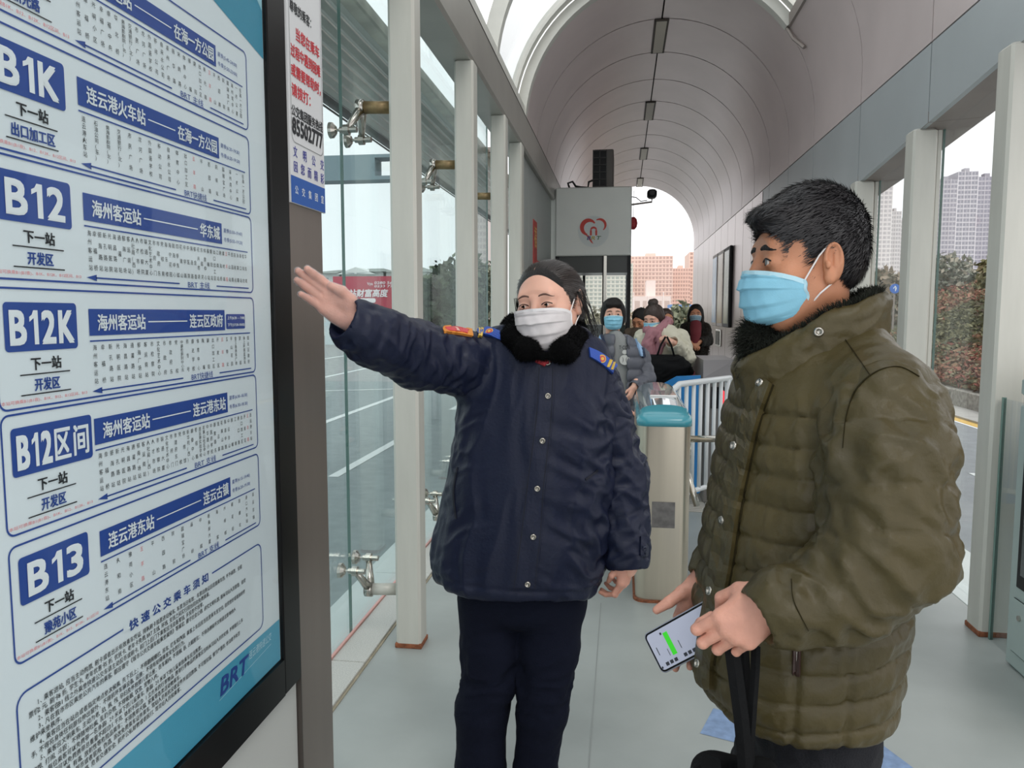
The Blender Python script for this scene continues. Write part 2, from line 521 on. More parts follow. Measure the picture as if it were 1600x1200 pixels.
def hairs(V, N, n, length, width, comb=(0, 0, 0), rnd=0.4, seed=1, nw=1.0, bend=(0, 0, -0.2)):
    """thin tapered blades on random surface points -> V, F(triangles)"""
    g = np.random.default_rng(seed)
    i = g.integers(0, len(V), n)
    p = V[i]; nn = N[i]
    d = nn*nw+np.array(comb)+g.normal(0, rnd, (n, 3)); d /= np.linalg.norm(d, axis=1)[:, None]
    L = length*(0.5+g.random(n))[:, None]
    sd = np.cross(d, g.normal(0, 1, (n, 3))); sd /= np.linalg.norm(sd, axis=1)[:, None]
    w = width*0.5
    a = p-sd*w; b = p+sd*w; m = p+d*L*0.55; e = p+d*L+np.array(bend)*L
    W = np.stack([a, b, m+sd*w*0.7, m-sd*w*0.7, e], 1).reshape(-1, 3)
    k = np.arange(n)[:, None]*5
    T = np.concatenate([k+np.array([[0, 1, 2]]), k+np.array([[0, 2, 3]]), k+np.array([[3, 2, 4]])])
    return W, T

# ------------------------------------------------------------------ head (local: face towards -y, z up, origin between the temples at eye level)
def head_mesh(h=0.002, slit=0.0034, female=False, ears=True, neck=None):
    F = Field((-0.11, -0.145, -0.235), (0.11, 0.135, 0.135), h)
    F.ell((0, 0.012, 0.026 if female else 0.033), (0.073, 0.092, 0.076 if female else 0.082))
    F.ell((0, -0.022, -0.022), (0.063 if female else 0.064, 0.068, 0.088), 0.03)
    F.ell((0, -0.046, -0.083), (0.040 if female else 0.046, 0.038, 0.030), 0.035)
    for sx in (-1, 1):
        F.ell((sx*0.043, -0.058, -0.026), (0.023, 0.022, 0.021), 0.02)
        F.cone((sx*0.052, 0.0, -0.05), (sx*0.03, -0.05, -0.09), 0.015, 0.014, 0.03)
    F.cone((-0.034, -0.074, 0.022), (0.034, -0.074, 0.022), 0.014, 0.014, 0.02)
    for sx in (-1, 1):
        F.ell((sx*0.030, -0.104, 0.001), (0.017, 0.017, 0.0105), 0.014, True)
        F.ell((sx*0.031, -0.0745, 0.0), (0.0185, 0.0165, 0.0135), 0.005)
        for q0, q1 in (((-0.013, -0.0035), (-0.005, -0.0002)), ((-0.005, -0.0002), (0.005, -0.0002)), ((0.005, -0.0002), (0.013, -0.0035))):
            for yy in (-0.090, -0.096): F.cone((sx*0.031+q0[0], yy, q0[1]), (sx*0.031+q1[0], yy, q1[1]), slit, slit, 0.0006, True)
    F.cone((0, -0.086, 0.012), (0, -0.108, -0.03), 0.0065, 0.010, 0.014)
    F.ell((0, -0.106, -0.034), (0.0125, 0.0115, 0.0095), 0.01)
    for sx in (-1, 1): F.ell((sx*0.0125, -0.097, -0.036), (0.008, 0.010, 0.008), 0.006)
    F.ell((0, -0.090, -0.062), (0.022, 0.010, 0.0075), 0.006)
    F.cone((-0.018, -0.100, -0.0615), (0.018, -0.100, -0.0615), 0.0015, 0.0015, 0.002, True)
    if ears:
        for sx in (-1, 1):
            R = Rm(0, 0.12, sx*0.2)
            F.ell((sx*0.0775, 0.014, -0.006), (0.009, 0.019, 0.032), 0.006, False, R)
            F.ell((sx*0.0775, 0.008, -0.030), (0.007, 0.010, 0.011), 0.006)
            F.ell((sx*0.0870, 0.011, 0.000), (0.0085, 0.0120, 0.0215), 0.003, True)
            F.ell((sx*0.0850, 0.001, -0.010), (0.004, 0.005, 0.007), 0.002)
            F.cone((sx*0.080, 0.016, 0.012), (sx*0.080, 0.016, -0.012), 0.0035, 0.003, 0.004)
    nk = neck or ((0.050, 0.054, 0.036) if female else (0.058, 0.064, 0.036))
    F.cone((0, 0.022, -0.06), (0, nk[2], -0.24), nk[0], nk[1], 0.03)
    return F.mesh(1)

def place(V, o, R, s=1.0): return (np.asarray(V)*s)@R.T+np.asarray(o)

# ------------------------------------------------------------------ hand (local: wrist at origin, fingers +y, palm faces -z, thumb at +x = a left hand)
def hand_mesh(curl=((15, 20, 12),)*4, spread=(6, 2, -2, -7), thumb=((0.030, 0.030, -0.010), (0.048, 0.056, -0.018), (0.052, 0.082, -0.022)),
              h=0.002, fat=1.0, flen=1.0, wrist=0.06):
    base = [(0.028, 0.086, 0.0), (0.0095, 0.091, 0.002), (-0.0095, 0.087, 0.001), (-0.027, 0.078, -0.002)]
    Ls = [(0.042, 0.026, 0.021), (0.046, 0.029, 0.022), (0.042, 0.027, 0.021), (0.033, 0.020, 0.018)]
    rr = [(0.0095, 0.0085, 0.0078, 0.0065), (0.0097, 0.0087, 0.008, 0.0066), (0.0093, 0.0083, 0.0076, 0.0063), (0.0083, 0.0074, 0.0068, 0.0056)]
    ch = []
    for b, L, c, sp, r in zip(base, Ls, curl, spread, rr):
        p = np.array(b); pts = [p]; a = 0; s = math.radians(sp)
        for l, cc in zip(L, c):
            a += math.radians(cc)
            d = np.array([math.sin(s)*math.cos(a), math.cos(s)*math.cos(a), -math.sin(a)])
            p = p+d*l*flen; pts.append(p)
        ch.append((pts, [x*fat for x in r]))
    tp = [np.array((0.014, 0.012, -0.004))]+[np.array(t) for t in thumb]
    allp = np.array([q for c in ch for q in c[0]]+tp+[np.array((0, -wrist, 0))])
    F = Field(allp.min(0)-0.03, allp.max(0)+0.03, h)
    F.cone((0, -wrist, 0), (0, 0.0, 0), 0.027*fat, 0.025*fat)
    for b, w in zip(base, (0.0135, 0.014, 0.0135, 0.0125)):
        F.cone((b[0]*0.62, 0.008, 0), (b[0], b[1]-0.004, b[2]), 0.0145*fat, w*fat*0.95, 0.014)
    F.ell((0.023, 0.036, -0.009), (0.015*fat, 0.030, 0.014*fat), 0.012)
    F.ell((-0.022, 0.036, -0.006), (0.013*fat, 0.032, 0.012*fat), 0.012)
    for i, (pts, r) in enumerate(ch):
        G = F
        for j in range(3): F.cone(pts[j], pts[j+1], r[j], r[j+1], 0.006 if j == 0 else 0.002)
        for j in (0, 1): F.ell(pts[j+(0 if j == 0 else 0)]+np.array([0, 0, 0.002]), (r[j]*1.05,)*3, 0.003)
    F.cone(tp[0], tp[1], 0.015*fat, 0.0125*fat, 0.012)
    F.cone(tp[1], tp[2], 0.0118*fat, 0.0105*fat, 0.005)
    F.cone(tp[2], tp[3], 0.0105*fat, 0.0078*fat, 0.003)
    V, Q = F.mesh(1)
    return V, Q, ch
def frame(d, n, left=True):
    """rotation whose columns send local x (thumb), y (fingers), -z (palm normal n)"""
    d = np.array(d, float); d /= np.linalg.norm(d)
    z = -np.array(n, float); z = z-(z@d)*d; z /= np.linalg.norm(z)
    x = np.cross(d, z)
    R = np.stack([x, d, z], 1)
    if not left: R = R @ np.diag([-1, 1, 1.0])
    return R
def put_hand(hm, o, d, n, left=True, s=1.0):
    V, Q, ch = hm
    R = frame(d, n, left)
    W = place(V, o, R, s)
    if np.linalg.det(R) < 0: Q = Q[:, ::-1]
    return W, Q
# ------------------------------------------------------------------ ground and station shell
ST = dict(kind='structure')
X0P, XR = -0.98, 1.70          # left post line, right inner face
bx('floor', M_floor, -1.07, 1.78, -1.5, 19.6, -0.12, 0.0, **ST)
fl = thing('baseboard_left', (-1.15, 6, -0.12), 'speckled granite edging strip along the foot of the left glass', 'kerb'); tag(fl, kind='structure')
y = -0.4
while y < 16:
    bx('stone', M_gran, -1.222, -1.073, y+0.003, y+1.147, -0.12, 0.012, 0.002, parent=fl); y += 1.15
led = thing('trim_1', (-1.33, 6, -0.12), 'pale stone ledge outside the left glass', 'ledge'); tag(led, kind='structure')
y = -0.4
while y < 16:
    bx('slab', M_marble, -1.41, -1.235, y+0.003, y+1.147, -0.14, 0.0, 0.002, parent=led); y += 1.15
ledr = thing('trim_2', (1.97, 5, -0.12), 'pale stone ledge outside the right posts', 'ledge'); tag(ledr, kind='structure')
y = 1.6
while y < 16:
    bx('slab', M_marble, 1.785, 2.16, y+0.003, y+1.197, -0.14, 0.0, 0.002, parent=ledr); y += 1.2
bx('trim_3', mat('pink_sealant', 'd9a79f', 0.6), -1.234, -1.223, -0.4, 16, -0.05, 0.02, **ST)
bx('trim_4', M_marble, -1.5, -1.42, -2, 16, -0.3, -0.04, **ST)
bx('trim_5', M_marble, 2.17, 2.25, -2, 16, -0.3, -0.04, **ST)
# tactile paving by the gates
tp = thing('tactile_paving', (0.8, 6.1, 0), 'ridged pale paving strip behind the white gate railing', 'paving')
for i in range(3):
    for j in range(2):
        x, yy = 0.35+i*0.32, 5.85+j*0.32
        m = MB().box(x, x+0.31, yy, yy+0.31, 0.001, 0.006)
        for k in range(5): m.box(x+0.03, x+0.28, yy+0.03+k*0.055, yy+0.05+k*0.055, 0.006, 0.012)
        m.out('tile', mat('paver', 'b9b4ac', 0.7), tp)
bx('road', M_road, -60, -1.42, -6, 140, -0.34, -0.30, **ST)
bx('road', M_road2, 2.17, 5.55, -6, 140, -0.34, -0.30, **ST)
bx('road', mat('asphalt_far', '9a9c9c', 0.9, var=0.1), -50, 60, 19.6, 160, -0.33, -0.298, **ST)
bx('trim_6', M_yellow, 5.58, 5.76, 2, 60, -0.297, -0.294, kind='structure')
bx('pavement', mat('pavement', 'b5b3ae', 0.8, var=0.1), 5.76, 6.36, -6, 60, -0.34, -0.26, **ST)
# lane markings on the left road
MBL = [(-4.93, -4.80, 2, 60), (-8.4, -8.27, 2, 60), (-3.2, -3.08, 8.0, 11.0), (-3.2, -3.08, 14.0, 17.0), (-11.8, -11.65, 2, 60)]
for a, b, c, d in MBL:
    bx('lane_marking', M_white, a, b, c, d, -0.298, -0.295, kind='structure')
bx('lane_marking', M_white, 3.9, 4.02, 6, 9.2, -0.298, -0.295, kind='structure')
bx('lane_marking', M_white, 3.9, 4.02, 12, 15.2, -0.298, -0.295, kind='structure')
ch = MB()
for i in range(3):
    yy = 7.5+i*4.5
    ch.add([(-7.9, yy, -0.294), (-5.4, yy+1.1, -0.294), (-5.4, yy+1.25, -0.294), (-7.9, yy+0.15, -0.294)], [(0, 1, 2, 3)])
ch.out('hatched_marking', M_white, kind='structure')

bx('floor_seam', mat('seam_grey', '8b8f8c', 0.7), -0.092, -0.087, 1.2, 3.9, -0.001, 0.0012, **ST)
bx('floor_seam', mat('mortar', 'a39a86', 0.9, var=0.3, vscale=9), -1.072, -1.062, -0.4, 7.0, 0.0, 0.004, **ST)
# left main beam
MB().box(-1.095, -0.88, -1.5, 19.4, 2.97, 3.285, 0.018).out('roof_beam', M_beam, **ST)
bx('roof_beam_channel', M_beamd, -1.06, -0.93, -1.5, 19.4, 3.286, 3.36, **ST)
bx('beam_seam', M_dark, -0.882, -0.8775, -1.5, 19.4, 3.262, 3.267, **ST)

# posts
LP = [(3.29, 'nearest pale square post, between the blue-footed notice post and the woman', True),
      (4.60, 'second pale square post of the left row, under the main beam', True),
      (5.85, 'third pale square post of the left row, half hidden behind the raised arm', True),
      (6.80, 'fourth and farthest separate pale post of the left row, beside the grey wall panels', True)]
for yy, lab, ru in LP:
    t = thing('square_post', (X0P+0.05, yy, 0), lab, 'post', 'pale square posts of the left row')
    w = 0.085 if yy > 6.5 else 0.068 if yy > 3.5 else 0.058
    MB().box(-0.99, -0.875, yy-w, yy+w, 0.0, 2.975, 0.012).out('shaft', M_post, t)
    MB().box(-0.994, -0.871, yy-w-0.003, yy+w+0.003, 0.0, 0.022, 0.003).out('rusty_foot', M_rust, t, label='rusted foot of the post')
RP = [(3.80, 2.68, 'nearest pale square post of the right row, right of the man in the puffer coat'),
      (4.93, 2.57, 'second pale square post of the right row, just above the man\'s shoulder'),
      (6.05, 2.46, 'farthest pale square post of the right row, touching the back of the man\'s head')]
for yy, zt, lab in RP:
    t = thing('square_post', (1.74, yy, 0), lab, 'post', 'pale square posts of the right row')
    MB().box(1.665, 1.80, yy-0.07, yy+0.07, 0, zt, 0.012).out('shaft', M_post, t)
    MB().box(1.661, 1.804, yy-0.074, yy+0.074, 0, 0.025, 0.003).out('rusty_foot', M_rust, t, label='rusted foot of the post')
    MB().box(1.815, 1.84, yy-0.02, yy+0.02, 0, zt, 0.003).out('glazing_bar', M_post, t)

# glass of the left facade: one pane per bay, two rows
gy = [-0.4, 0.9, 2.15, 3.36, 4.62, 5.87, 7.1]
n = 1
for i in range(len(gy)-1):
    t = thing('window_%d' % n, (-1.25, gy[i], 0), 'tall clear facade pane, left side', 'window'); tag(t, kind='structure')
    bx('pane', M_glass, -1.252, -1.240, gy[i]+0.006, gy[i+1]-0.006, 0.0, 3.35, parent=t)
    bx('pane_edge', M_edge, -1.2525, -1.2395, gy[i+1]-0.0058, gy[i+1]+0.0, 0.0, 3.35, parent=t)
    n += 1
ryy = [1.6, 2.7, 3.8, 4.93, 6.05, 7.5, 9.9]
for i in range(1, len(ryy)-1):
    t = thing('window_%d' % n, (1.85, ryy[i], 0), 'clear facade pane, right side', 'window'); tag(t, kind='structure')
    zt = 1.12 if ryy[i] < 3.7 else 2.9-0.095*(ryy[i]-3.67)-0.2
    bx('pane', M_glassr, 1.846, 1.856, ryy[i]+0.006, ryy[i+1]-0.02, 0.0, zt, parent=t)
    bx('pane_edge', M_edge, 1.845, 1.857, ryy[i+1]-0.02, ryy[i+1]-0.012, 0.0, zt, parent=t)
    n += 1
t = thing('window_%d' % n, (1.85, 2.5, 0), 'low clear balustrade pane beside the nearest right post', 'window'); tag(t, kind='structure')
bx('pane', M_glassr, 1.70, 1.71, 3.1, 3.70, 0.0, 1.12, parent=t)
bx('pane_edge', M_edge, 1.698, 1.712, 3.70, 3.715, 0.0, 1.125, parent=t)

# vault panels
CX, CZ, RV = 0.375, 3.26, 1.325
JY = [4.75, 6.05, 7.45, 8.52, 9.57, 10.64, 11.70, 12.76, 13.82, 14.88, 15.95, 17.02, 18.1, 19.3]
def arcp(a, r=RV): return (CX+r*math.cos(math.radians(a)), CZ+r*math.sin(math.radians(a)))
ceil = thing('ceiling', (CX, 12, 3.2), 'barrel vault of pinkish grey metal panels', 'ceiling'); tag(ceil, kind='structure')
def vault_panel(a0, a1, y0, y1, g=0.012, straight=False, parent=ceil, name='panel', mt=None):
    n = max(3, int(abs(a1-a0)/5)); sec = []
    if straight: sec.append((XR, 3.022)); 
    for i in range(n+1):
        a = a0+(a1-a0)*i/n; sec.append(arcp(a))
    m = MB(); rings = []
    out = []
    for i, (x, z) in enumerate(sec):
        dx, dz = x-CX, max(z-CZ, 0); L = math.hypot(dx, dz); out.append((x+dx/L*0.03, z+dz/L*0.03))
    for yv in (y0+g, y1-g):
        rings.append([(x, yv, z) for x, z in sec]+[(x, yv, z) for x, z in out[::-1]])
    m.loft(rings)
    o = m.out(name, mt or M_alu, parent, smooth=False)
    orient(o)
    # smooth shading of the curved faces only
    sm = [abs(p.normal[1]) < 0.5 and p.area > 0.02 for p in o.data.polygons]
    o.data.polygons.foreach_set('use_smooth', sm)
    return o
def bend(o):  # crisp panel edges
    try: o.data.set_sharp_from_angle(angle=math.radians(30))
    except Exception: pass
gap = 0.35
for i in range(2, len(JY)-1):
    y0, y1 = JY[i], JY[i+1]
    lit = (i-2) % 3 == 1
    g2 = 3.1 if lit else gap
    bend(vault_panel(2, 90-g2, y0, y1, straight=True))
    bend(vault_panel(90+g2, 177, y0, y1))
    if lit:
        lt = thing('ceiling_light', (CX, y0, 4.55), 'long ceiling light panel %s' % {3: 'nearest the viewer', 6: 'second from the viewer', 9: 'third from the viewer', 12: 'at the far end of the vault'}.get(i, ''), 'ceiling light', 'light panels on the ridge')
        bx('diffuser', mat('diffuser', 'e2d8c8', 0.5), CX-0.055, CX+0.055, y0+0.03, y1-0.03, CZ+RV-0.02, CZ+RV-0.005, parent=lt)
        fr = MB()
        for sx in (-1, 1): fr.box(CX+sx*0.068-0.008, CX+sx*0.068+0.008, y0+0.01, y1-0.01, CZ+RV-0.018, CZ+RV+0.0)
        fr.box(CX-0.076, CX+0.076, y0+0.008, y0+0.03, CZ+RV-0.018, CZ+RV); fr.box(CX-0.076, CX+0.076, y1-0.03, y1-0.008, CZ+RV-0.018, CZ+RV)
        fr.out('frame', mat('light_frame', '5f564f', 0.6), lt)
# the lower right sector runs on towards the viewer
for i, (y0, y1) in enumerate(((-1.5, 0.6), (0.6, 2.0), (2.0, 3.4), (3.4, 4.75), (4.75, 6.05), (6.05, 7.45))):
    bend(vault_panel(2, 36.8, y0, y1, straight=True, g=0.006))
# dark backing behind the joints
m = MB(); rings = []
for yv in (7.45, 19.3):
    s1 = [(arcp(a, RV+0.045)) for a in range(0, 181, 6)]; s2 = [(arcp(a, RV+0.08)) for a in range(180, -1, -6)]
    rings.append([(x, yv, z) for x, z in s1+s2])
o = m.loft(rings).out('backing', M_dark, ceil); orient(o)
m = MB(); rings = []
for yv in (-1.5, 7.45):
    s1 = [(XR+0.05, 2.9)]+[(arcp(a, RV+0.045)) for a in range(0, 37, 6)]+[arcp(36.5, RV+0.045)]; s2 = [arcp(36.5, RV+0.08)]+[(arcp(a, RV+0.08)) for a in range(36, -1, -6)]+[(XR+0.09, 2.9)]
    rings.append([(x, yv, z) for x, z in s1+s2])
o = m.loft(rings).out('backing', M_alu2, ceil); orient(o)

# white arched ribs over the glazed part
def rib(y0, y1, a0, a1, r0, r1, nm, m, parent=None, **k):
    rings = []
    n = int(abs(a1-a0)/4)
    for i in range(n+1):
        a = a0+(a1-a0)*i/n
        x, z = arcp(a, r0); X, Z = arcp(a, r1)
        rings.append([(x, y0, z), (x, y1, z), (X, y1, Z), (X, y0, Z)])
    o = MB().loft(rings).out(nm, m, parent, **k); orient(o); bend(o); return o
M_rib = mat('rib_white', 'd6d5cd', 0.45, 0.1, var=0.06, vscale=8)
rb = rib(7.33, 7.44, 36.8, 179.5, RV-0.03, RV+0.06, 'arched_rib', M_rib, label='pale arched rib closing the near edge of the metal vault', cat='rib'); tag(rb, kind='structure')
rb = rib(7.22, 7.33, 36.8, 179.5, RV+0.07, RV+0.13, 'arched_rib', M_rib, label='outer pale arch just in front of the vault edge', cat='rib'); tag(rb, kind='structure')
for yy in (5.75, 4.2, 2.65, 1.1, -0.4):
    rb = rib(yy-0.045, yy+0.045, 36.8, 179.5, RV-0.02, RV+0.09, 'arched_rib', M_rib); tag(rb, kind='structure')
sky = thing('window_30', (CX, 2, 3.3), 'curved rooflight glazing between the arched ribs', 'window'); tag(sky, kind='structure')
ys = [-1.2, -0.4, 1.1, 2.65, 4.2, 5.75, 7.25]
for i in range(len(ys)-1):
    rib(ys[i]+0.05, ys[i+1]-0.05, 36.8, 178, RV+0.10, RV+0.11, 'pane', M_glassr, sky)
bx('rooflight_rail', M_rib, -0.99, -0.925, -1.4, 7.3, 3.36, 3.43, **ST)
x, z = arcp(36.8)
bx('rooflight_rail', M_beamd, x-0.01, x+0.08, -1.4, 7.35, z-0.02, z+0.09, **ST)
# bracket below the skylight corner
MB().tube([P(1228, 40, 7.40), P(1240, 60, 7.35), P(1257, 74, 7.25)], 0.018, 6).out('pipe_bracket', M_beamd, **ST)

# right fascia panels and soffit
wr = thing('wall_right', (XR, 4, 2.4), 'grey metal fascia and wall panels of the right side', 'wall'); tag(wr, kind='structure')
def zb(yv): return 2.68-0.095*(yv-3.67) if yv < 9 else 0.0
pan = [(-1.5, 0.6), (0.6, 2.0), (2.0, 3.4), (3.4, 4.75), (4.75, 6.05), (6.05, 7.45), (7.45, 8.52), (8.52, 9.57), (9.57, 10.0)]
for y0, y1 in pan:
    a, b = zb(min(y0, 8.9)), zb(min(y1, 8.9))
    g = 0.007
    V = [(XR, y0+g, a), (XR, y1-g, b), (XR, y1-g, 3.012), (XR, y0+g, 3.012)]
    V += [(x+0.03, y_, z) for x, y_, z in V]
    o = MB().add(V, [(0, 1, 2, 3), (7, 6, 5, 4), (0, 4, 5, 1), (1, 5, 6, 2), (2, 6, 7, 3), (3, 7, 4, 0)]).out('panel', M_alu2, wr); orient(o)
for i in range(6):   # soffit pieces
    y0, y1 = pan[i][0], pan[i][1]
    if i == 5: y1 = 9.9
    a, b = zb(y0), zb(min(y1, 8.9))
    V = [(XR+0.002, y0+0.004, a), (XR+0.31, y0+0.004, a+0.02), (XR+0.31, y1-0.004, b+0.02), (XR+0.002, y1-0.004, b)]
    V += [(x, y_, z+0.06) for x, y_, z in V]
    o = MB().add(V, [(0, 1, 2, 3), (7, 6, 5, 4), (0, 4, 5, 1), (1, 5, 6, 2), (2, 6, 7, 3), (3, 7, 4, 0)]).out('soffit_panel', M_beamd, wr); orient(o)
V = [(XR+0.08, -1.5, zb(-1.5)-0.035), (XR+0.13, -1.5, zb(-1.5)-0.035), (XR+0.13, 9.9, zb(8.9)-0.035), (XR+0.08, 9.9, zb(8.9)-0.035)]
V += [(x, y_, z+0.04) for x, y_, z in V]
MB().add(V, [(0, 3, 2, 1), (4, 5, 6, 7), (0, 1, 5, 4), (1, 2, 6, 5), (2, 3, 7, 6), (3, 0, 4, 7)]).out('glazing_rail', M_beamd, wr)
bx('backing', M_dark, XR+0.031, XR+0.05, -1.5, 9.9, 2.7, 3.2, parent=wr)
# full height wall with steel cladding, from 10 m on
cuts = [10.0, 10.75, 11.5, 12.3, 13.15, 14.0, 14.9, 15.9, 17.0, 18.1, 19.3]
M_clad = mat('steel_cladding', 'b3a6a3', 0.28, 0.8, bump=0.015, bscale=4, var=0.05, vscale=2)
for i in range(len(cuts)-1):
    bx('panel', M_clad, XR, XR+0.03, cuts[i]+0.009, cuts[i+1]-0.009, 0.0, 3.010, parent=wr)
bx('backing', M_dark, XR+0.032, XR+0.10, 10.0, 19.3, 0, 3.2, parent=wr)
bx('wall_end', M_clad, XR, XR+0.12, 9.96, 9.995, 0, 3.0, parent=wr)
# poster windows, dark recesses on the wall
for i, (y0, y1, col) in enumerate(((12.45, 13.1, 'a9a48d'), (13.2, 13.95, 'b9a88c'), (14.05, 14.75, 'c3cfdb'))):
    t = thing('notice_case', (XR, y0, 1.3), ['nearest glazed notice case on the far right wall', 'middle glazed notice case on the far right wall', 'farthest glazed notice case, with blue lettering, on the right wall'][i], 'notice case', 'notice cases on the right wall')
    bx('frame', M_blackm if i == 0 else M_beamd, XR-0.05, XR-0.001, y0, y1, 1.28, 2.56, 0.01, parent=t)
    bx('picture', mat('notice_print_%d' % i, col, 0.25, var=0.5, vscale=2.2, col2=['6a7660', 'a2774f', '6d93c4'][i]), XR-0.054, XR-0.051, y0+0.06, y1-0.05, 1.34, 2.5, parent=t)
for i, (yy, zz) in enumerate(((13.9, 1.05), (13.9, 0.55))):
    t = thing('wall_reader', (XR, yy, zz), ['upper black recessed box on the far right wall', 'lower black recessed box on the far right wall'][i], 'box', 'black boxes on the right wall')
    bx('housing', M_chrome, XR-0.03, XR-0.001, yy-0.3, yy+0.36, zz-0.12, zz+0.17, 0.01, parent=t)
    bx('face', M_black, XR-0.036, XR-0.031, yy-0.22, yy+0.28, zz-0.09, zz+0.14, parent=t)
t = thing('leaflet', (XR, 10.9, 1.2), 'dark blue leaflet stuck on the right wall by the man\'s mask', 'leaflet')
bx('sheet', mat('leaflet', '2a2f45', 0.4, var=0.5, vscale=8), XR-0.004, XR-0.001, 10.75, 11.15, 1.1, 1.55, parent=t)
# left wall behind the fourth post
wl = thing('wall_left', (-0.95, 8, 0), 'grey sheet wall below the beam', 'wall'); tag(wl, kind='structure')
for y0, y1 in ((6.90, 7.7), (7.7, 8.35), (8.35, 9.1), (9.1, 10.13)):
    bx('panel', mat('grey_panel', 'a9afad', 0.45, 0.3), -0.97, -0.93, y0+0.004, y1-0.004, 0, 2.968, parent=wl)
# awning outside the left glass
aw = thing('louvred_awning', (-1.7, 4, 2.8), 'ribbed metal awning hanging outside the left glass, under the sky', 'awning')
A = np.array([-1.45, 3.10]); B = np.array([-2.0, 2.97])
M_slat = mat('awning_slat', 'e2dbd6', 0.42, 0.4, var=0.08, vscale=5)
ns = 8
for i in range(ns):
    a = A+(B-A)*(i/ns); b = A+(B-A)*((i+0.86)/ns); nrm = np.array([-(B-A)[1], (B-A)[0]]); nrm = -nrm/np.linalg.norm(nrm)
    c1 = a+nrm*0.012; mid = (a+b)/2-nrm*0.022
    V = []
    for yv in (-1.5, 16):
        V += [(a[0], yv, a[1]), (mid[0], yv, mid[1]), (b[0], yv, b[1]), (b[0]+nrm[0]*0.03, yv, b[1]+nrm[1]*0.03), (a[0]+nrm[0]*0.03, yv, a[1]+nrm[1]*0.03)]
    o = MB().add(V, [(0, 1, 6, 5), (1, 2, 7, 6), (2, 3, 8, 7), (3, 4, 9, 8), (4, 0, 5, 9), (4, 3, 2, 1, 0), (5, 6, 7, 8, 9)]).out('slat', M_slat, aw); orient(o)
MB().box(-1.46, -1.37, -1.5, 16, 3.09, 3.17, 0.01).out('top_rail', mat('weathered_rail', 'b0a795', 0.6, 0.2, var=0.35, vscale=6), aw)
MB().box(-2.04, -1.99, -1.5, 16, 2.93, 2.975, 0.005).out('bottom_rail', mat('awning_edge', '55585a', 0.5), aw)
MB().tube([(-2.02, -1.5, 2.905), (-2.02, 16, 2.905)], 0.008, 6).out('cable', M_blackm, aw)
for yy in (-0.5, 7.9, 12.5):
    bx('hanger', M_beamd, -2.0, -1.1, yy, yy+0.05, 3.14, 3.19, parent=aw)

# spider fittings holding the glass
def spider(y, z, up, label, tube_m):
    """arm from the post at X=-0.98 to the glass at -1.24; two arms with rotules"""
    t = thing('spider_fitting', (-0.99, y, z), label, 'glass fitting', 'spider fittings on the left glass')
    s = 1 if up else -1
    hub = np.array([-1.13, y-0.02, z])
    MB().tube([(-0.99, y, z), hub+np.array([0, 0, 0])], 0.027, 14).out('tube', tube_m, t, smooth=True)
    MB().tube([hub+np.array([0.012, 0, -0.034*0]), hub+np.array([-0.02, 0, 0])], 0.034, 14).out('hub', M_chrome, t, smooth=True)
    for dy in (-0.095, 0.095):
        e = np.array([-1.165, y-0.02+dy, z-s*0.115])
        MB().tube([hub, hub*0.5+e*0.5, e], [0.024, 0.018, 0.012], 8).out('arm', M_chrome, t, smooth=True)
        r = MB()
        r.tube([e+[0.045, 0, 0], e+[-0.03, 0, 0]], 0.013, 10).tube([e+[0.012, 0, 0], e+[-0.012, 0, 0]], 0.023, 10)
        r.tube([e+[-0.03, 0, 0], (-1.215, e[1], e[2])], 0.006, 8)
        r.tube([(-1.212, e[1], e[2]), (-1.225, e[1], e[2]), (-1.2385, e[1], e[2])], [0.018, 0.033, 0.034], 16)
        r.out('rotule', M_chrome, t, smooth=False)
for k, (yy, who) in enumerate(((3.32, 'nearest'), (4.62, 'second'), (5.87, 'third'))):
    spider(yy, 2.39, True, 'four-way steel fitting near the top of the %s left post' % who, M_brass)
    spider(yy, 0.24, False, 'four-way steel fitting near the foot of the %s left post' % who, M_post)

# ------------------------------------------------------------------ ticket booth with heart emblem
k = thing('ticket_booth', (-0.38, 10.1, 0), 'grey ticket booth with heart emblem above dark-framed glass', 'booth')
M_kb = mat('booth_grey', 'e9ece6', 0.4, 0.1, var=0.04, vscale=2)
bx('sign_box', M_kb, -0.872, 0.105, 10.10, 12.3, 2.245, 3.12, 0.012, parent=k)
fr = MB()
for xx in (-0.872, -0.26, 0.06): fr.box(xx, xx+0.045, 10.12, 10.17, 0, 2.245)
fr.box(-0.87, 0.105, 10.12, 10.17, 0.0, 0.06)
fr.out('frame', M_blackm, k)
bx('mullion', M_chrome, -0.243, -0.205, 10.10, 10.12, 0.06, 2.245, parent=k)
bx('valance', mat('booth_dark', '3b3f3c', 0.3), -0.83, 0.06, 10.16, 10.9, 2.03, 2.245, parent=k)
bx('pane', M_glassr, -0.82, -0.265, 10.14, 10.15, 0.06, 2.03, parent=k)
bx('pane', M_glassr, -0.21, 0.06, 10.14, 10.15, 0.06, 2.03, parent=k)
bx('side_panel', M_kb, -0.932, -0.873, 10.14, 12.3, 0.0, 3.10, parent=k)
bx('counter', mat('booth_counter', '50564f', 0.5), -0.5, 0.05, 10.3, 10.75, 0.0, 1.35, 0.01, parent=k)
bx('back_post', M_blackm, -0.62, -0.58, 12.2, 12.25, 0, 2.24, parent=k)
bx('back_post', M_blackm, 0.05, 0.10, 12.2, 12.25, 0, 2.24, parent=k)
Z0, Y0 = 2.50, 10.098
def kf(off): return lambda u, v: (u, Y0-off, v)
dk = Ink(kf(0.001)); cx, cz = -0.378, 2.555
dk.poly([(cx+0.20*math.cos(t), cz+0.20*math.sin(t)) for t in [2*math.pi*i/40 for i in range(40)]]).out('emblem_disc', mat('emblem_disc', 'dfe5e3', 0.4), k)
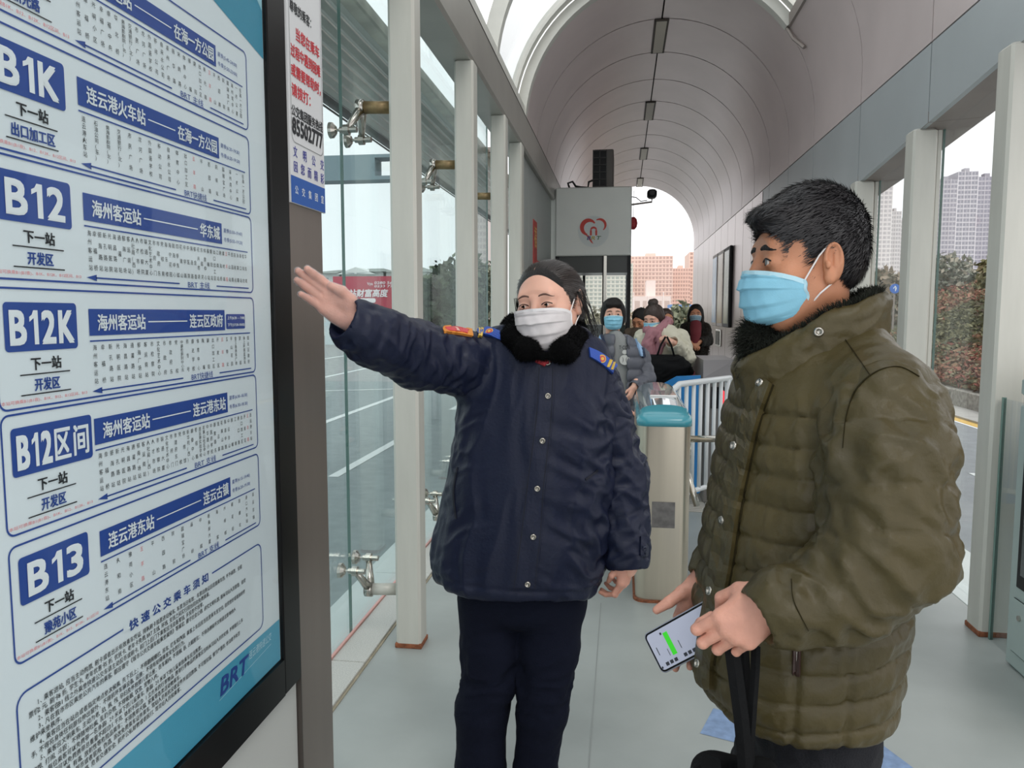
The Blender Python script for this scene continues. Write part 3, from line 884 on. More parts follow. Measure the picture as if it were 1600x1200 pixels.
def arcband(I, c, r0, r1, a0, a1, w0, w1, n=14):
    pts_o = []; pts_i = []
    for i in range(n+1):
        t = i/n; a = math.radians(a0+(a1-a0)*t); w = (w0+(w1-w0)*t)*math.sin(math.pi*min(max(t, 0.04), 0.96))**0.5
        rr = r0+(r1-r0)*t
        pts_o.append((c[0]+(rr+w/2)*math.cos(a), c[1]+(rr+w/2)*math.sin(a))); pts_i.append((c[0]+(rr-w/2)*math.cos(a), c[1]+(rr-w/2)*math.sin(a)))
    for i in range(n): I.poly([pts_o[i], pts_o[i+1], pts_i[i+1], pts_i[i]])
h = Ink(kf(0.003))
arcband(h, (cx-0.055, cz+0.055), 0.085, 0.10, 35, 255, 0.05, 0.06)
arcband(h, (cx+0.075, cz+0.075), 0.075, 0.08, -50, 120, 0.03, 0.035)
h.poly([(cx-0.10, cz-0.04), (cx-0.06, cz-0.05), (cx+0.0, cz-0.16), (cx-0.03, cz-0.14)])
arcband(h, (cx+0.0, cz+0.015), 0.036, 0.036, -8, 188, 0.026, 0.026)
h.rect(cx-0.047, cx-0.022, cz-0.05, cz+0.015); h.rect(cx+0.022, cx+0.047, cz-0.05, cz+0.015)
h.out('heart_emblem', mat('emblem_red', 'd8483c', 0.5), k)
l3 = Ink(kf(0.004)).text('BR', cx-0.085, cx+0.02, cz-0.105, cz-0.06, 0.02, sh=0.3)
l3.out('emblem_letters', mat('emblem_blue', '3f5d94', 0.5), k)
Ink(kf(0.005)).text('R', cx-0.032, cx+0.02, cz-0.105, cz-0.06, 0.02, sh=0.3).out('emblem_letters', mat('emblem_yellow', 'c9b54a', 0.5), k)
Ink(kf(0.004)).text('T', cx+0.03, cx+0.085, cz-0.105, cz-0.06, 0.02, sh=0.3).out('emblem_letters', mat('emblem_green', '4f7d57', 0.5), k)
# outdoor unit on the booth
a = thing('air_conditioner_unit', (-0.27, 10.3, 3.12), 'dark outdoor air conditioner unit on top of the booth', 'air conditioner')
bx('casing', mat('unit_grey', '6e6964', 0.5), -0.395, -0.135, 10.25, 10.95, 3.13, 3.62, 0.01, parent=a)
bx('grille_back', M_blackm, -0.40, -0.222, 10.235, 10.25, 3.15, 3.60, parent=a)
g = MB()
for i in range(3): g.box(-0.402+i*0.086, -0.392+i*0.086, 10.215, 10.236, 3.14, 3.61)
for i in range(6): g.box(-0.402, -0.22, 10.215, 10.236, 3.14+i*0.091, 3.15+i*0.091)
g.out('grille', mat('grille_grey', '4b4947', 0.5), a)
c = MB().tube([(-0.70, 10.2, 3.13), (-0.72, 10.2, 3.19), (-0.66, 10.2, 3.21), (-0.62, 10.2, 3.15), (-0.55, 10.2, 3.135), (-0.46, 10.2, 3.13), (-0.45, 10.2, 3.2), (-0.40, 10.2, 3.22)], 0.014, 6)
c.out('hose', M_blackm, a, smooth=True)
# camera on a bracket
c = thing('security_camera', (0.2, 10.2, 2.98), 'black security camera on a thin arm beside the booth', 'camera')
MB().tube([(0.10, 10.2, 2.90), (0.36, 10.2, 2.93), (0.36, 10.2, 2.99)], 0.012, 6).out('bracket', M_beamd, c)
MB().box(0.30, 0.42, 10.1, 10.32, 2.98, 3.08, 0.025).out('housing', M_blackm, c)
MB().tube([(0.36, 10.08, 3.03), (0.36, 10.11, 3.03)], 0.032, 10).out('lens', M_black, c)
MB().tube([(0.1, 10.2, 3.0), (0.16, 10.2, 2.99), (0.22, 10.2, 2.94), (0.3, 10.2, 2.95)], 0.006, 5).out('cable', M_blackm, c)
l = thing('red_lantern', (0.14, 10.4, 2.6), 'small red lantern hanging at the booth corner', 'lantern')
MB().tube([(0.13, 10.35, 2.60), (0.13, 10.35, 2.63), (0.13, 10.35, 2.68), (0.13, 10.35, 2.73), (0.13, 10.35, 2.76)], [0.02, 0.045, 0.055, 0.045, 0.02], 12).out('shade', mat('lantern_red', 'b8323a', 0.5), l)
MB().tube([(0.13, 10.35, 2.76), (0.13, 10.35, 3.10)], 0.003, 5).out('cord', M_blackm, l)
# red new-year papers on the grey wall
rp = thing('red_paper_decoration', (-0.925, 8.3, 2.0), 'red and gold paper decoration on the grey wall behind the woman\'s head', 'decoration')
bx('sheet', mat('festive_red', 'b5433f', 0.6, var=0.3, vscale=15), -0.929, -0.924, 8.05, 8.40, 1.9, 2.48, parent=rp)
bx('sheet', mat('festive_red', 'b5433f'), -0.929, -0.924, 8.45, 9.1, 1.75, 2.08, parent=rp)
ri = Ink(lambda u, v: (-0.922, u, v)); ri.text('福', 8.12, 8.34, 2.2, 2.42, 0.01).out('gold_print', mat('festive_gold', 'd7a548', 0.4), rp)
Ink(lambda u, v: (-0.922, u, v)).text('春', 8.55, 8.95, 1.82, 2.04, 0.01).out('gold_print', mat('festive_gold', 'd7a548', 0.4), rp)
# ------------------------------------------------------------------ route map light box on the left
LBX = -0.78
lb = thing('route_map_lightbox', (LBX-0.06, 1.05, 0), 'large black-framed bus route map light box with blue and white panels', 'route map')
f = MB()
f.box(-0.93, LBX+0.004, 1.650, 1.742, 0.60, 2.5, 0.003).box(-0.93, LBX+0.004, 0.22, 0.30, 0.60, 2.5, 0.003)
f.box(-0.93, LBX+0.0035, 0.30, 1.65, 0.60, 0.688).box(-0.93, LBX+0.0035, 0.30, 1.65, 2.42, 2.5)
f.out('frame', M_black, lb)
bx('body', M_blackm, -0.93, -0.80, 0.30, 1.65, 0.688, 2.42, parent=lb)
bx('lower_cabinet', M_lb, -0.93, -0.79, 0.22, 1.741, 0.0, 0.597, 0.004, parent=lb)
sh = bx('poster_sheet', M_sheet, -0.7995, -0.786, 0.305, 1.648, 0.690, 2.419, parent=lb)
def pf(off): return lambda u, v: (-0.786+off, u, v)
tl = Ink(pf(0.0006)); tl.poly([(0.305, 0.690), (1.646, 0.690), (1.646, 0.788), (0.305, 0.788)])
tl.out('blue_footer', M_teal, sh)
tl = Ink(pf(0.0006)); tl.poly([(0.305, 2.18), (1.20, 2.16), (1.42, 2.105), (1.646, 2.055), (1.646, 2.419), (0.305, 2.419)]).out('blue_header', M_tealt, sh)
tl = Ink(pf(0.0009)); tl.poly([(1.50, 2.25), (1.60, 2.19), (1.646, 2.155), (1.646, 2.21), (1.60, 2.26), (1.55, 2.30)]).out('header_ribbon', mat('ink_pale_blue', 'a5d6e2', 0.5), sh)

navy = Ink(pf(0.0010)); ink = Ink(pf(0.0012)); red = Ink(pf(0.0012)); wht = Ink(pf(0.0018)); blu = Ink(pf(0.0012))
rows = [
 (2.016, 'B1', '海州客运站', '在海一方公园', '新光路', 'BRT 主线', '夏季|5:45-24:00|', '冬季|5:50-23:00|', '本站可换乘B1K、B12、B12K、B12区间、B13'),
 (1.842, 'B1K', '连云港火车站', '在海一方公园', '出口加工区', 'BRT快捷线', '夏季|6:20-19:30|', '冬季|6:20-19:20|', '本站可换乘B1(B1夜)、B12、B12K、B12区间、B13'),
 (1.677, 'B12', '海州客运站', '华东城', '开发区', 'BRT 主线', '夏季|5:50-19:40|', '冬季|5:55-19:20|', '本站可换乘B1(B1夜)、B1K、B12K、B12区间、B13'),
 (1.507, 'B12K', '海州客运站', '连云区政府', '开发区', 'BRT快捷线', '上午|6:20 — 7:00|', '下午|17:20-18:05|', '本站可换乘B1(B1夜)、B1K、B12、B12区间、B13'),
 (1.342, 'B12区间', '海州客运站', '连云港东站', '开发区', 'BRT 支线', '夏季|6:30-18:30|', '冬季|6:30-18:30|', '本站可换乘B1(B1夜)、B1K、B12、B12K、B13'),
 (1.169, 'B13', '连云港东站', '连云古镇', '豫苑小区', 'BRT 支线', '夏季|6:15-19:40|', '冬季|6:20-19:30|', '本站可换乘B1(B1夜)、B1K、B12、B12K、B12区间')]
stops = [
 '海州客运站 幸福桥 光明小区 幸福广场 幸福中央 华北桥 黄海影剧院(北) 交通银行(北) 市民广场 龙河广场 外国语学校 移动公司 自来水公司 凌州广场 丽华路 宋跳路 体育中心 猴嘴 朝阳 出口加工区 新光路 !五羊路 平山 西园路 院前 国瑞宝广场 海州湾中心 一方公寓 在海一方公园',
 '连云港火车站 石油公司(东) 黄海影剧院(北) 交通银行(北) 市民广场 龙河广场 外国语学校 移动公司 自来水公司 体育中心 出口加工区 !五羊路 平山 西园路 院前站 国瑞宝广场 海州湾中心 一方公寓 在海一方公园',
 '海州客运站 幸福桥 振海路站 新孔路站 光明医院 海昌路站 通灌站 郁海广场 客运南站 人社局(西) 人才市场 市检察院 联通大厦 文化艺术中心 市府门 市政府东 党校南 海东楼 海宁花园 陇海中心 四季东城 花果山 中学路 中医院 海连路 郁金香 花卉市场 东盐河 体育中心 猴嘴站 朝阳站 出口加工区 江南站 跨海桥 建材城 !五羊路 平山站 西园路 院前站 海棠路 港口站 墟沟北 华东城',
 '海州客运站 幸福桥 新孔路站 光明医院 海昌路站 通灌路站 郁海广场站 客运南站 市检察院 文化艺术中心 市政府 市政府东 党校 中级检察院中心东 师专号 康达学校 体育中心 陶嘴 朝阳 出口加工区 开发区 !五羊路 玉带北 平山花园 金三角商务广场 院前 海上环境监测站 连云区政府',
 '海州客运站 幸福桥 振海路站 新孔路站 光明医院 海昌路站 通灌路站 郁海广场站 客运南站 人社局(西) 人才市场 市检察院 联通大厦 文化艺术中心 市府门 市建府东门 党校 体育馆 新华苑(西) 康泰中心 苍梧路 连云港实验学校 花果山社区中心 中华路小学 中医药学校 康复路东 连云路 花果山路 海连中路 中云台山 猴嘴 江南 港口路 出口加工区 开发区 !五羊路 连云港东站',
 '连云港东站 久和南 豫苑小区 !五羊路 平山 西园路 院前 国瑞宝广场 庙岭 中煤 新海岸大厦 海棠 大岭城 荷花街 陇南北 港口汽车站 连云古镇']
BL, BR = 1.046, 1.442
for (T, num, a, b, nx, kind_, t1, t2, rd), st in zip(rows, stops):
    navy.frrect(0.886, 1.04 if len(num) > 4 else 1.02, T-0.057, T+0.008, 0.006)
    wid = {2: 0.075, 3: 0.106, 4: 0.118, 5: 0.138}[len(num)]
    c = 0.963 if len(num) > 4 else 0.953
    WD = {'B': 0.66, '1': 0.36, '2': 0.60, '3': 0.60, 'K': 0.70}
    tot_ = sum(WD.get(q_, 1.0)+0.14 for q_ in num)-0.14; uu = c-wid/2; z0, z1 = T-0.0485, T-0.0025
    for q_ in num:
        w_ = WD.get(q_, 1.0)*wid/tot_
        if q_ == '1':
            st_ = w_*0.5; xs_ = uu+w_-st_
            wht.poly([(xs_, z0), (uu+w_, z0), (uu+w_, z1), (xs_, z1)])
            wht.poly([(uu, z1-0.0155), (xs_, z1-0.0105), (xs_, z1), (xs_-w_*0.2, z1-0.0060), (uu, z1-0.0088)])
        else: wht.text(q_, uu+0.0015, uu+w_-0.0015, z0+0.0015, z1-0.0015, 0.032 if ord(q_) < 128 else 0.016, 3)
        uu += w_+0.14*wid/tot_
    navy.rect(BL, BR, T-0.040, T)
    wa = len(a)*0.0235
    wht.text(a, BL+0.018, BL+0.018+wa, T-0.033, T-0.008, 0.014)
    wb_ = len(b)*0.0235 if len(b) < 6 else 0.132
    wht.text(b, BR-0.010-wb_, BR-0.010, T-0.033, T-0.008, 0.014)
    wht.rect(BL+0.026+wa, BR-0.018-wb_, T-0.0215, T-0.0195)
    navy.line(BL, T-0.048, 1.546, T-0.048, 0.0022)
    if num == 'B12K':
        navy.frrect(1.447, 1.525, T-0.038, T-0.008, 0.004)
        wht.text(t1, 1.451, 1.521, T-0.020, T-0.012, 0.004).text(t2, 1.451, 1.521, T-0.034, T-0.026, 0.004)
    else:
        blu.text(t1, 1.449, 1.524, T-0.018, T-0.008, 0.0).text(t2, 1.449, 1.524, T-0.036, T-0.026, 0.0)
    ink.text('下一站', 0.928, 0.984, T-0.083, T-0.066, 0.02)
    ink.line(0.908, T-0.0885, 1.001, T-0.0885, 0.0018)
    blu.text(nx, 0.956-0.0155*len(nx)/2, 0.956+0.0155*len(nx)/2, T-0.1115, T-0.0945, 0.02)
    ink.line(0.908, T-0.1155, 1.001, T-0.1155, 0.0018)
    red.text(rd, 0.874, 1.034, T-0.1265, T-0.1205, 0.0)
    cols = st.split(' '); n = len(cols); u0, u1 = 1.056, 1.536
    top, bot = T-0.058, T-0.1085
    for i, cname in enumerate(cols):
        I = ink
        if cname[0] == '!': I = red; cname = cname[1:]
        u = u0+(u1-u0)*i/(n-1); L = len(cname)
        hh = min(0.0092, (top-bot)/max(L-1, 1)*0.98); ww = min(0.0088, (u1-u0)/(n-1)*0.86)
        for j, chh in enumerate(cname):
            I.em(chh, u, top-(top-bot)*j/max(L-1, 1), hh, ww, 0.0, 1)
    za = T-0.1235
    navy.poly([(BL, za), (BL+0.022, za+0.0048), (BL+0.022, za-0.0048)])
    navy.line(BL+0.02, za, 1.288, za, 0.0024)
    blu.text(kind_, 1.315, 1.390, za-0.0068, za+0.0062, 0.0)
    navy.line(1.415, za, 1.546, za, 0.0024)
    navy.orrect(0.870, 1.567, T-0.1335, T+0.0275, 0.014, 0.0028)
# notice box
navy.orrect(0.868, 1.567, 0.803, 0.997, 0.02, 0.0028)
Ink(pf(0.00115)).rect(1.09, 1.36, 0.990, 1.0).out('paper_gap', M_sheet, sh)
blu.text('快 速 公 交 乘 车 须 知', 1.105, 1.345, 0.986, 1.003, 0.025)
lines = [
 '1、乘客进站，应当主动购票、刷卡或者出示有效乘车凭证，排队刷卡验票进站候车，车票当日有效；车票自购证后若需乘车的，不予退票。全程',
 '票价2元，刷卡8折，学生卡、老年优惠卡5折，优抚卡、老年卡免费，BRT主线、环线、支线之间实行同台同向免费换乘。',
 '2、乘客在B1线之外乘坐快速公交车请主动投币或刷卡，前门上后门下乘客应当自备零钱，多投恕不找零。',
 '3、凡在我市市区乘坐公共汽车的乘客，都应遵守《城市公共交通车船乘坐规则》等规定，遵守社会公德，讲究文明礼貌，服从司站人员管理。自觉',
 '维护乘坐秩序。',
 '4、乘客应当在站台或者指定地点依次候乘，先下后上；不得翻越栅栏、吊车、拦车和爬窗，乘客上车后应当往里乘车至空位，自觉坐好或者扶好把',
 '手，不得将身体任何部位伸出窗外；不得损坏车辆设备、设施；不得有妨碍乘客安全的行为。',
 '5、乘客应文明乘车，主动为老、幼、病、残、孕妇及怀抱婴儿者让座；在车厢内，不得躺、卧、占据座位；不得赤膊和不文明语言影响他人',
 '喧哗、打闹、斗殴；不得随地吐痰、乱扔杂物、不得吸烟、饮食、宠物入内。',
 '6、每位乘客可以免费带一名身高1.20米以下的儿童乘车，身高1.20米以下的儿童单独乘车应当购票。',
 '7、乘客可以免费携带总重量不超过15千克、体积不超过0.1立方米的行李物品，携带行李物品的乘客应当听从司站人员的安排，不得强行上车',
 '8、易燃、易爆、有毒、放射性等危险品乘车；不得携带犬猫、家禽等各类活动物乘车。',
 '9、严禁逃票、投假币或者冒用、伪造、涂改免费乘车证件乘车，驾站人员有权没收证件并追回票款，不可暂扣留，情节严重的，依法给予处罚',
 '10、严禁扰乱公共秩序、危害交通安全、损坏公私财物或者殴打、骂司站人员和乘客。']
z = 0.971
for i, ln in enumerate(lines):
    u0 = 0.906 if ln[0] in '123456789' and '、' in ln[:3] else 0.888
    u = u0
    for chh in ln:
        wd = 0.0094*(0.55 if chh in '0123456789.BRT、，' else 1)
        if u+wd > 1.555: break
        ink.em(chh, u+wd/2, z, 0.0098, 0.0092, 0.004, 1)
        u += wd
    z -= 0.01145
navy.out('navy_print', M_blue, sh); ink.out('black_print', M_ink, sh); red.out('red_print', M_red, sh)
wht.out('white_print', M_pale, sh); blu.out('blue_print', M_blue, sh)
Ink(pf(0.0012)).text('BRT', 1.375, 1.485, 0.738, 0.772, 0.03, sh=0.25).out('blue_logo', M_blue, sh)
Ink(pf(0.0012)).text('连云港快速公交', 1.495, 1.60, 0.757, 0.776, 0.0, sh=0.2).line(1.37, 0.731, 1.60, 0.748, 0.001).out('white_logo', mat('ink_pale2', 'c9e6ef', 0.5), sh)
gl = bx('cover_glass', glass('cover_glass', (0.97, 0.985, 0.985), 0.0, 0.3), LBX-0.003, LBX-0.001, 0.30, 1.65, 0.688, 2.42, parent=lb)

# ------------------------------------------------------------------ steel post with help notice
pp = thing('notice_post', (-0.88, 1.85, 0), 'wide brown-grey steel post carrying the help notice', 'post')
MB().box(-0.95, -0.782, 1.746, 1.955, 0, 3.0, 0.004).out('shaft', M_poststeel, pp)
bx('edge_trim', mat('post_edge', '4e4844', 0.5, 0.4), -0.95, -0.779, 1.7425, 1.7462, 0, 3.0, parent=pp)
sg = thing('help_notice', (-0.777, 1.86, 1.77), 'tall white help notice with red and black text and a blue foot', 'sign')
bd = bx('board', mat('notice_white', 'e4e5e6', 0.4), -0.7815, -0.776, 1.752, 1.962, 1.762, 2.62, parent=sg)
def sf(off): return lambda u, v: (-0.776+off, u, v)
Ink(sf(0.0005)).rect(1.752, 1.962, 1.763, 1.826).out('blue_foot', mat('notice_blue', '2f5fae', 0.5), bd)
b = Ink(sf(0.001))
b.orrect(1.762, 1.955, 1.905, 2.59, 0.02, 0.0012)
b.text('公交集团服务热线', 1.765, 1.953, 1.966, 1.992, 0.012)
b.text('85502777', 1.767, 1.951, 1.925, 1.962, 0.03)
b.text('尊敬的乘客：', 1.768, 1.893, 2.205, 2.232, 0.008)
b.out('black_print', M_ink, bd)
r = Ink(sf(0.001))
for tx, u0, u1, zc in (('当您在乘车', 1.80, 1.942, 2.162), ('过程中遇到困难', 1.768, 1.946, 2.117), ('或需要帮助时，', 1.768, 1.946, 2.072), ('请拨打：', 1.768, 1.878, 2.027)):
    r.text(tx, u0, u1, zc-0.015, zc+0.015, 0.012)
r.out('red_print', M_redp, bd)
q = Ink(sf(0.001))
for tx, zc in (('文明公交', 1.884), ('因您而精彩', 1.849)):
    for i, chh in enumerate(tx): q.em(chh, 1.78+i*(0.165/(len(tx)-1)), zc, 0.028, 0.024, 0.012, 2)
q.out('indigo_print', mat('ink_indigo', '3b3f9c', 0.5), bd)
w = Ink(sf(0.001))
for i, chh in enumerate('公交集团宣'): w.em(chh, 1.782+i*0.040, 1.795, 0.022, 0.020, 0.01, 2)
w.out('white_print', M_pale, bd)
# ------------------------------------------------------------------ turnstile in front
ts = thing('turnstile', (0.23, 4.4, 0), 'brushed steel turnstile with teal cap beside the woman', 'turnstile')
def rsec(x0, x1, y0, y1, r, z, n=5):
    pts = []
    for cx, cy, a in ((x1-r, y0+r, -90), (x1-r, y1-r, 0), (x0+r, y1-r, 90), (x0+r, y0+r, 180)):
        for i in range(n+1):
            t = math.radians(a+90*i/n); pts.append((cx+r*math.cos(t), cy+r*math.sin(t), z))
    return pts
xa, xb, ya, yb = 0.088, 0.358, 3.95, 5.06
o = MB().loft([rsec(xa, xb, ya, yb, 0.055, z) for z in (0.012, 0.925)]).out('body', M_steel, ts, smooth=True); bend(o)
o = MB().loft([rsec(xa-0.012, xb+0.012, ya-0.012, yb+0.012, 0.06, z) for z in (0.0, 0.012)]).out('plinth', M_rust, ts)
M_cap = mat('teal_plastic', '3f95a3', 0.25, coat=0.5)
M_hood = mat('hood_plastic', 'bfd0d4', 0.08, 0.7, coat=0.6)
rr = [rsec(xa-0.006, xb+0.006, ya-0.006, yb+0.006, 0.06, z) for z in (0.926, 0.955)]
rr += [rsec(xa+0.0, xb+0.0, ya+0.01, yb-0.0, 0.06, 0.975)]
rr += [rsec(xa+0.02, xb-0.02, ya+0.06, yb-0.02, 0.06, 0.988)]
o = MB().loft(rr).out('cap', M_cap, ts, smooth=True)
rings = []
for i in range(13):      # domed clear hood over the card reader
    a = math.pi*i/12
    x = 0.5*(xa+xb)-0.128*math.cos(a)*(1.0); z = 0.976+0.055*math.sin(a)**0.6
    rings.append([(x, ya+0.09, z-0.004 if 0 < i < 12 else z), (x, yb-0.05, z+0.03*math.sin(a)), (x, yb-0.05, z-0.012), (x, ya+0.09, z-0.014)])
o = MB().loft(rings).out('hood', M_hood, ts, smooth=True); bend(o)
arch = [(0.5*(xa+xb)-0.128*math.cos(math.pi*i/12), ya+0.09, 0.974+0.055*math.sin(math.pi*i/12)**0.6) for i in range(13)]
base = [(0.5*(xa+xb)-0.128*math.cos(math.pi*i/12)*0.98, ya+0.012+0.02*abs(math.cos(math.pi*i/12)), 0.968) for i in range(13)]
o = MB().loft([base, arch, [(x, y+0.02, z-0.02) for x, y, z in arch]], cap=False, close=False).out('cap_front', M_cap, ts, smooth=True)
bx('reader_window', mat('reader_white', 'e9e6e4', 0.1, coat=1.0), 0.16, 0.31, 4.35, 4.75, 1.028, 1.046, 0.004, parent=ts)
bx('sticker', mat('dark_sticker', '6b6765', 0.5, var=0.3, vscale=30), 0.165, 0.282, 3.945, 3.9495, 0.40, 0.535, parent=ts)
MB().tube([(0.36, 4.35, 0.80), (0.72, 4.42, 0.80), (0.9, 4.45, 0.80)], 0.019, 12).out('arm', M_chrome, ts, smooth=True)
MB().tube([(0.358, 4.35, 0.66), (0.40, 4.30, 0.52), (0.425, 4.27, 0.44)], 0.018, 12).out('arm', M_chrome, ts, smooth=True)
MB().tube([(0.35, 4.37, 0.73), (0.39, 4.37, 0.73)], 0.05, 16).out('hub', M_chrome, ts, smooth=True)

# ------------------------------------------------------------------ white railing
rl = thing('white_railing', (0.58, 5.4, 0), 'white tubular steel railing behind the turnstile', 'railing')
M_rail = mat('rail_white', 'dcdfe0', 0.3, coat=0.3)
A0, B0 = np.array([0.375, 5.20]), np.array([0.80, 5.80])
def rp_(t, z): q = A0+(B0-A0)*t; return (q[0], q[1], z)
MB().tube([rp_(-0.12, 0.80), rp_(-0.12, 0.93), rp_(-0.08, 1.0), rp_(0.02, 1.03), rp_(0.5, 1.03), rp_(0.97, 1.03), rp_(1.0, 1.0), rp_(1.0, 0.5), rp_(1.0, 0.0)], 0.021, 12).out('top_rail', M_rail, rl, smooth=True)
MB().tube([rp_(0.0, 0.27), rp_(1.0, 0.27)], 0.018, 10).out('bottom_rail', M_rail, rl, smooth=True)
MB().tube([rp_(-0.12, 0.0), rp_(-0.12, 0.82)], 0.021, 10).out('post', M_rail, rl, smooth=True)
MB().tube([rp_(0.93, 0.27), rp_(0.93, 1.03)], 0.02, 10).out('post', M_rail, rl, smooth=True)
for i in range(7):
    t = 0.02+i*0.13
    MB().tube([rp_(t, 0.28), rp_(t, 1.02)], 0.014, 8).out('bar', M_rail, rl, smooth=True)

# ------------------------------------------------------------------ second gate machine
g2 = thing('gate_machine', (0.72, 6.2, 0), 'gate machine with grey sloping lid and blue flaps behind the railing', 'turnstile')
bx('body', mat('machine_grey', '7f7b77', 0.4, 0.5), 0.65, 0.93, 6.15, 7.0, 0, 1.0, 0.01, parent=g2)
V = [(0.63, 6.1, 1.0), (0.95, 6.1, 1.0), (0.90, 6.35, 1.13), (0.65, 6.3, 1.13), (0.63, 7.05, 1.0), (0.95, 7.05, 1.0), (0.90, 7.0, 1.13), (0.65, 7.0, 1.13)]
o = MB().add(V, [(0, 1, 2, 3), (4, 7, 6, 5), (0, 3, 7, 4), (1, 5, 6, 2), (3, 2, 6, 7), (0, 4, 5, 1)]).out('lid', mat('lid_grey', '8d8a8b', 0.35, 0.3), g2); orient(o)
bx('display', M_black, 0.70, 0.86, 6.135, 6.149, 0.76, 0.93, parent=g2)
Ink(lambda u, v: (u, 6.133, v)).text('8', 0.765, 0.80, 0.79, 0.90, 0.03).out('red_digit', emit('led_red', 'e0303a', 1.0), g2)
M_blu = mat('flap_blue', '1f7fc4', 0.4)
f1 = MB().add([(0.02, 6.0, 0.60), (0.60, 5.98, 0.55), (0.60, 5.98, 1.03), (0.42, 5.98, 1.02), (0.22, 6.0, 0.90), (0.10, 6.0, 0.98), (0.02, 6.0, 1.0),
               (0.02, 6.04, 0.60), (0.60, 6.02, 0.55), (0.60, 6.02, 1.03), (0.42, 6.02, 1.02), (0.22, 6.04, 0.90), (0.10, 6.04, 0.98), (0.02, 6.04, 1.0)],
              [(0, 1, 2, 3, 4, 5, 6), (13, 12, 11, 10, 9, 8, 7)]+[(i, (i+1) % 7+0, (i+1) % 7+7, i+7) for i in range(7)])
o = f1.out('blue_flap', M_blu, g2); orient(o)
bx('blue_panel', M_blu, 0.50, 0.62, 6.03, 6.14, 0.1, 0.99, 0.01, parent=g2)

# ------------------------------------------------------------------ cabinet at the right edge
cb = thing('ticket_machine', (1.95, 3.3, 0), 'pale green-grey ticket machine with dark screen at the right edge', 'machine')
M_cab = mat('cabinet_green_grey', 'a9b7b3', 0.35, 0.2)
x0, y0, y1_ = 1.655, 2.62, 3.47
bx('body', M_cab, x0, x0+0.5, y0, y1_, 0.0, 1.13, 0.015, parent=cb)
bx('hood', M_cab, x0-0.006, x0+0.506, y0-0.006, y1_+0.006, 1.14, 1.255, 0.03, parent=cb)
bx('screen_surround', M_black, x0-0.006, x0+0.001, y0+0.08, y1_-0.075, 0.36, 1.04, 0.002, parent=cb)
bx('screen', mat('screen_dark', '3a4043', 0.08, coat=1.0), x0-0.010, x0-0.0065, y0+0.11, y1_-0.11, 0.42, 1.0, parent=cb)
bx('door', M_cab, x0-0.007, x0-0.0005, y0+0.08, y1_-0.06, 0.08, 0.31, 0.003, parent=cb)
MB().tube([(x0-0.014, y1_-0.12, 0.24), (x0-0.006, y1_-0.12, 0.24)], 0.012, 10).out('lock', M_chrome, cb)

# ------------------------------------------------------------------ floor arrow sticker
ar = thing('floor_arrow_sticker', (0.85, 2.6, 0.001), 'blue arrow sticker with white characters on the floor by the man', 'sticker')
def ff(off):
    c, s = math.cos(math.radians(-20)), math.sin(math.radians(-20))
    return lambda u, v: (0.80+c*u-s*v, 2.62+s*u+c*v, off)
a = Ink(ff(0.0012)); a.poly([(-0.45, -0.16), (0.02, -0.16), (0.02, -0.23), (0.17, -0.01), (0.06, 0.23), (0.02, 0.17), (-0.45, 0.16)][:0] or [(-0.5, -0.10), (0.03, -0.10), (0.03, -0.18), (0.20, 0.0), (0.03, 0.18), (0.03, 0.10), (-0.5, 0.10)])
a.out('arrow', mat('floor_blue', '7f96b8', 0.6, var=0.2, vscale=30), ar)
Ink(ff(0.0018)).text('出口', -0.24, 0.0, -0.07, 0.07, 0.02).out('white_print', mat('floor_white', 'd9d4cf', 0.6), ar)
Ink(ff(0.0018)).rect(-0.02, 0.0, 0.075, 0.095).rect(0.01, 0.025, 0.075, 0.095).out('yellow_marks', M_yellow, ar)

# ------------------------------------------------------------------ outside, left
gb = thing('gantry_beam', (-5, 14, 4), 'blue-grey steel gantry beam across the road outside the left glass', 'gantry')
M_gb = mat('gantry_blue_grey', '7c8f96', 0.6)
g = MB(); g.box(-10, -4.56, 14, 14.4, 3.97, 4.43); g.box(-4.56, -4.2, 14, 14.4, 3.97, 4.04); g.box(-4.56, -4.2, 14, 14.4, 4.37, 4.43); g.box(-4.2, -3.9, 14, 14.4, 3.97, 4.43)
g.out('beam', M_gb, gb)
bx('column', M_gb, -10.3, -9.9, 14, 14.4, -0.3, 4.43, parent=gb)
bb = thing('red_billboard', (-14, 42, 0), 'red roadside billboard with white characters seen past the raised hand', 'billboard')
q0, q1 = P(520, 432, 42), P(640, 432, 42); zt, zb_ = q0[2], P(560, 492, 42)[2]
bx('panel', mat('billboard_red', 'b8485a', 0.6), q0[0], q1[0], 42, 42.2, zb_, zt, parent=bb)
def bf(off): return lambda u, v: (u, 42-off, v)
def bu(px): return P(px, 450, 42)[0]
def bv(py): return P(570, py, 42)[2]
w = Ink(bf(0.03))
w.text('站财富高度', bu(545), bu(605), bv(464), bv(452), 0.02, sh=0.15)
w.text('0280 5668', bu(585), bu(622), bv(444), bv(440), 0.02, sh=0.15).text('0233 7775', bu(585), bu(622), bv(449), bv(445.5), 0.02, sh=0.15).text('Vpa', bu(574), bu(583), bv(447), bv(441), 0.01)
w.frrect(bu(562), bu(587), bv(473), bv(466), 0.1)
w.out('white_print', mat('billboard_white', 'efe8ea', 0.6), bb)
for px in (530, 560, 590, 620): bx('leg', M_beamd, bu(px), bu(px)+0.15, 42.2, 42.4, -0.3, zt, parent=bb)
bx('base_wall', mat('white_hoarding', 'cfdadd', 0.6), bu(500), bu(655), 42.6, 42.9, -0.3, zb_, parent=bb)
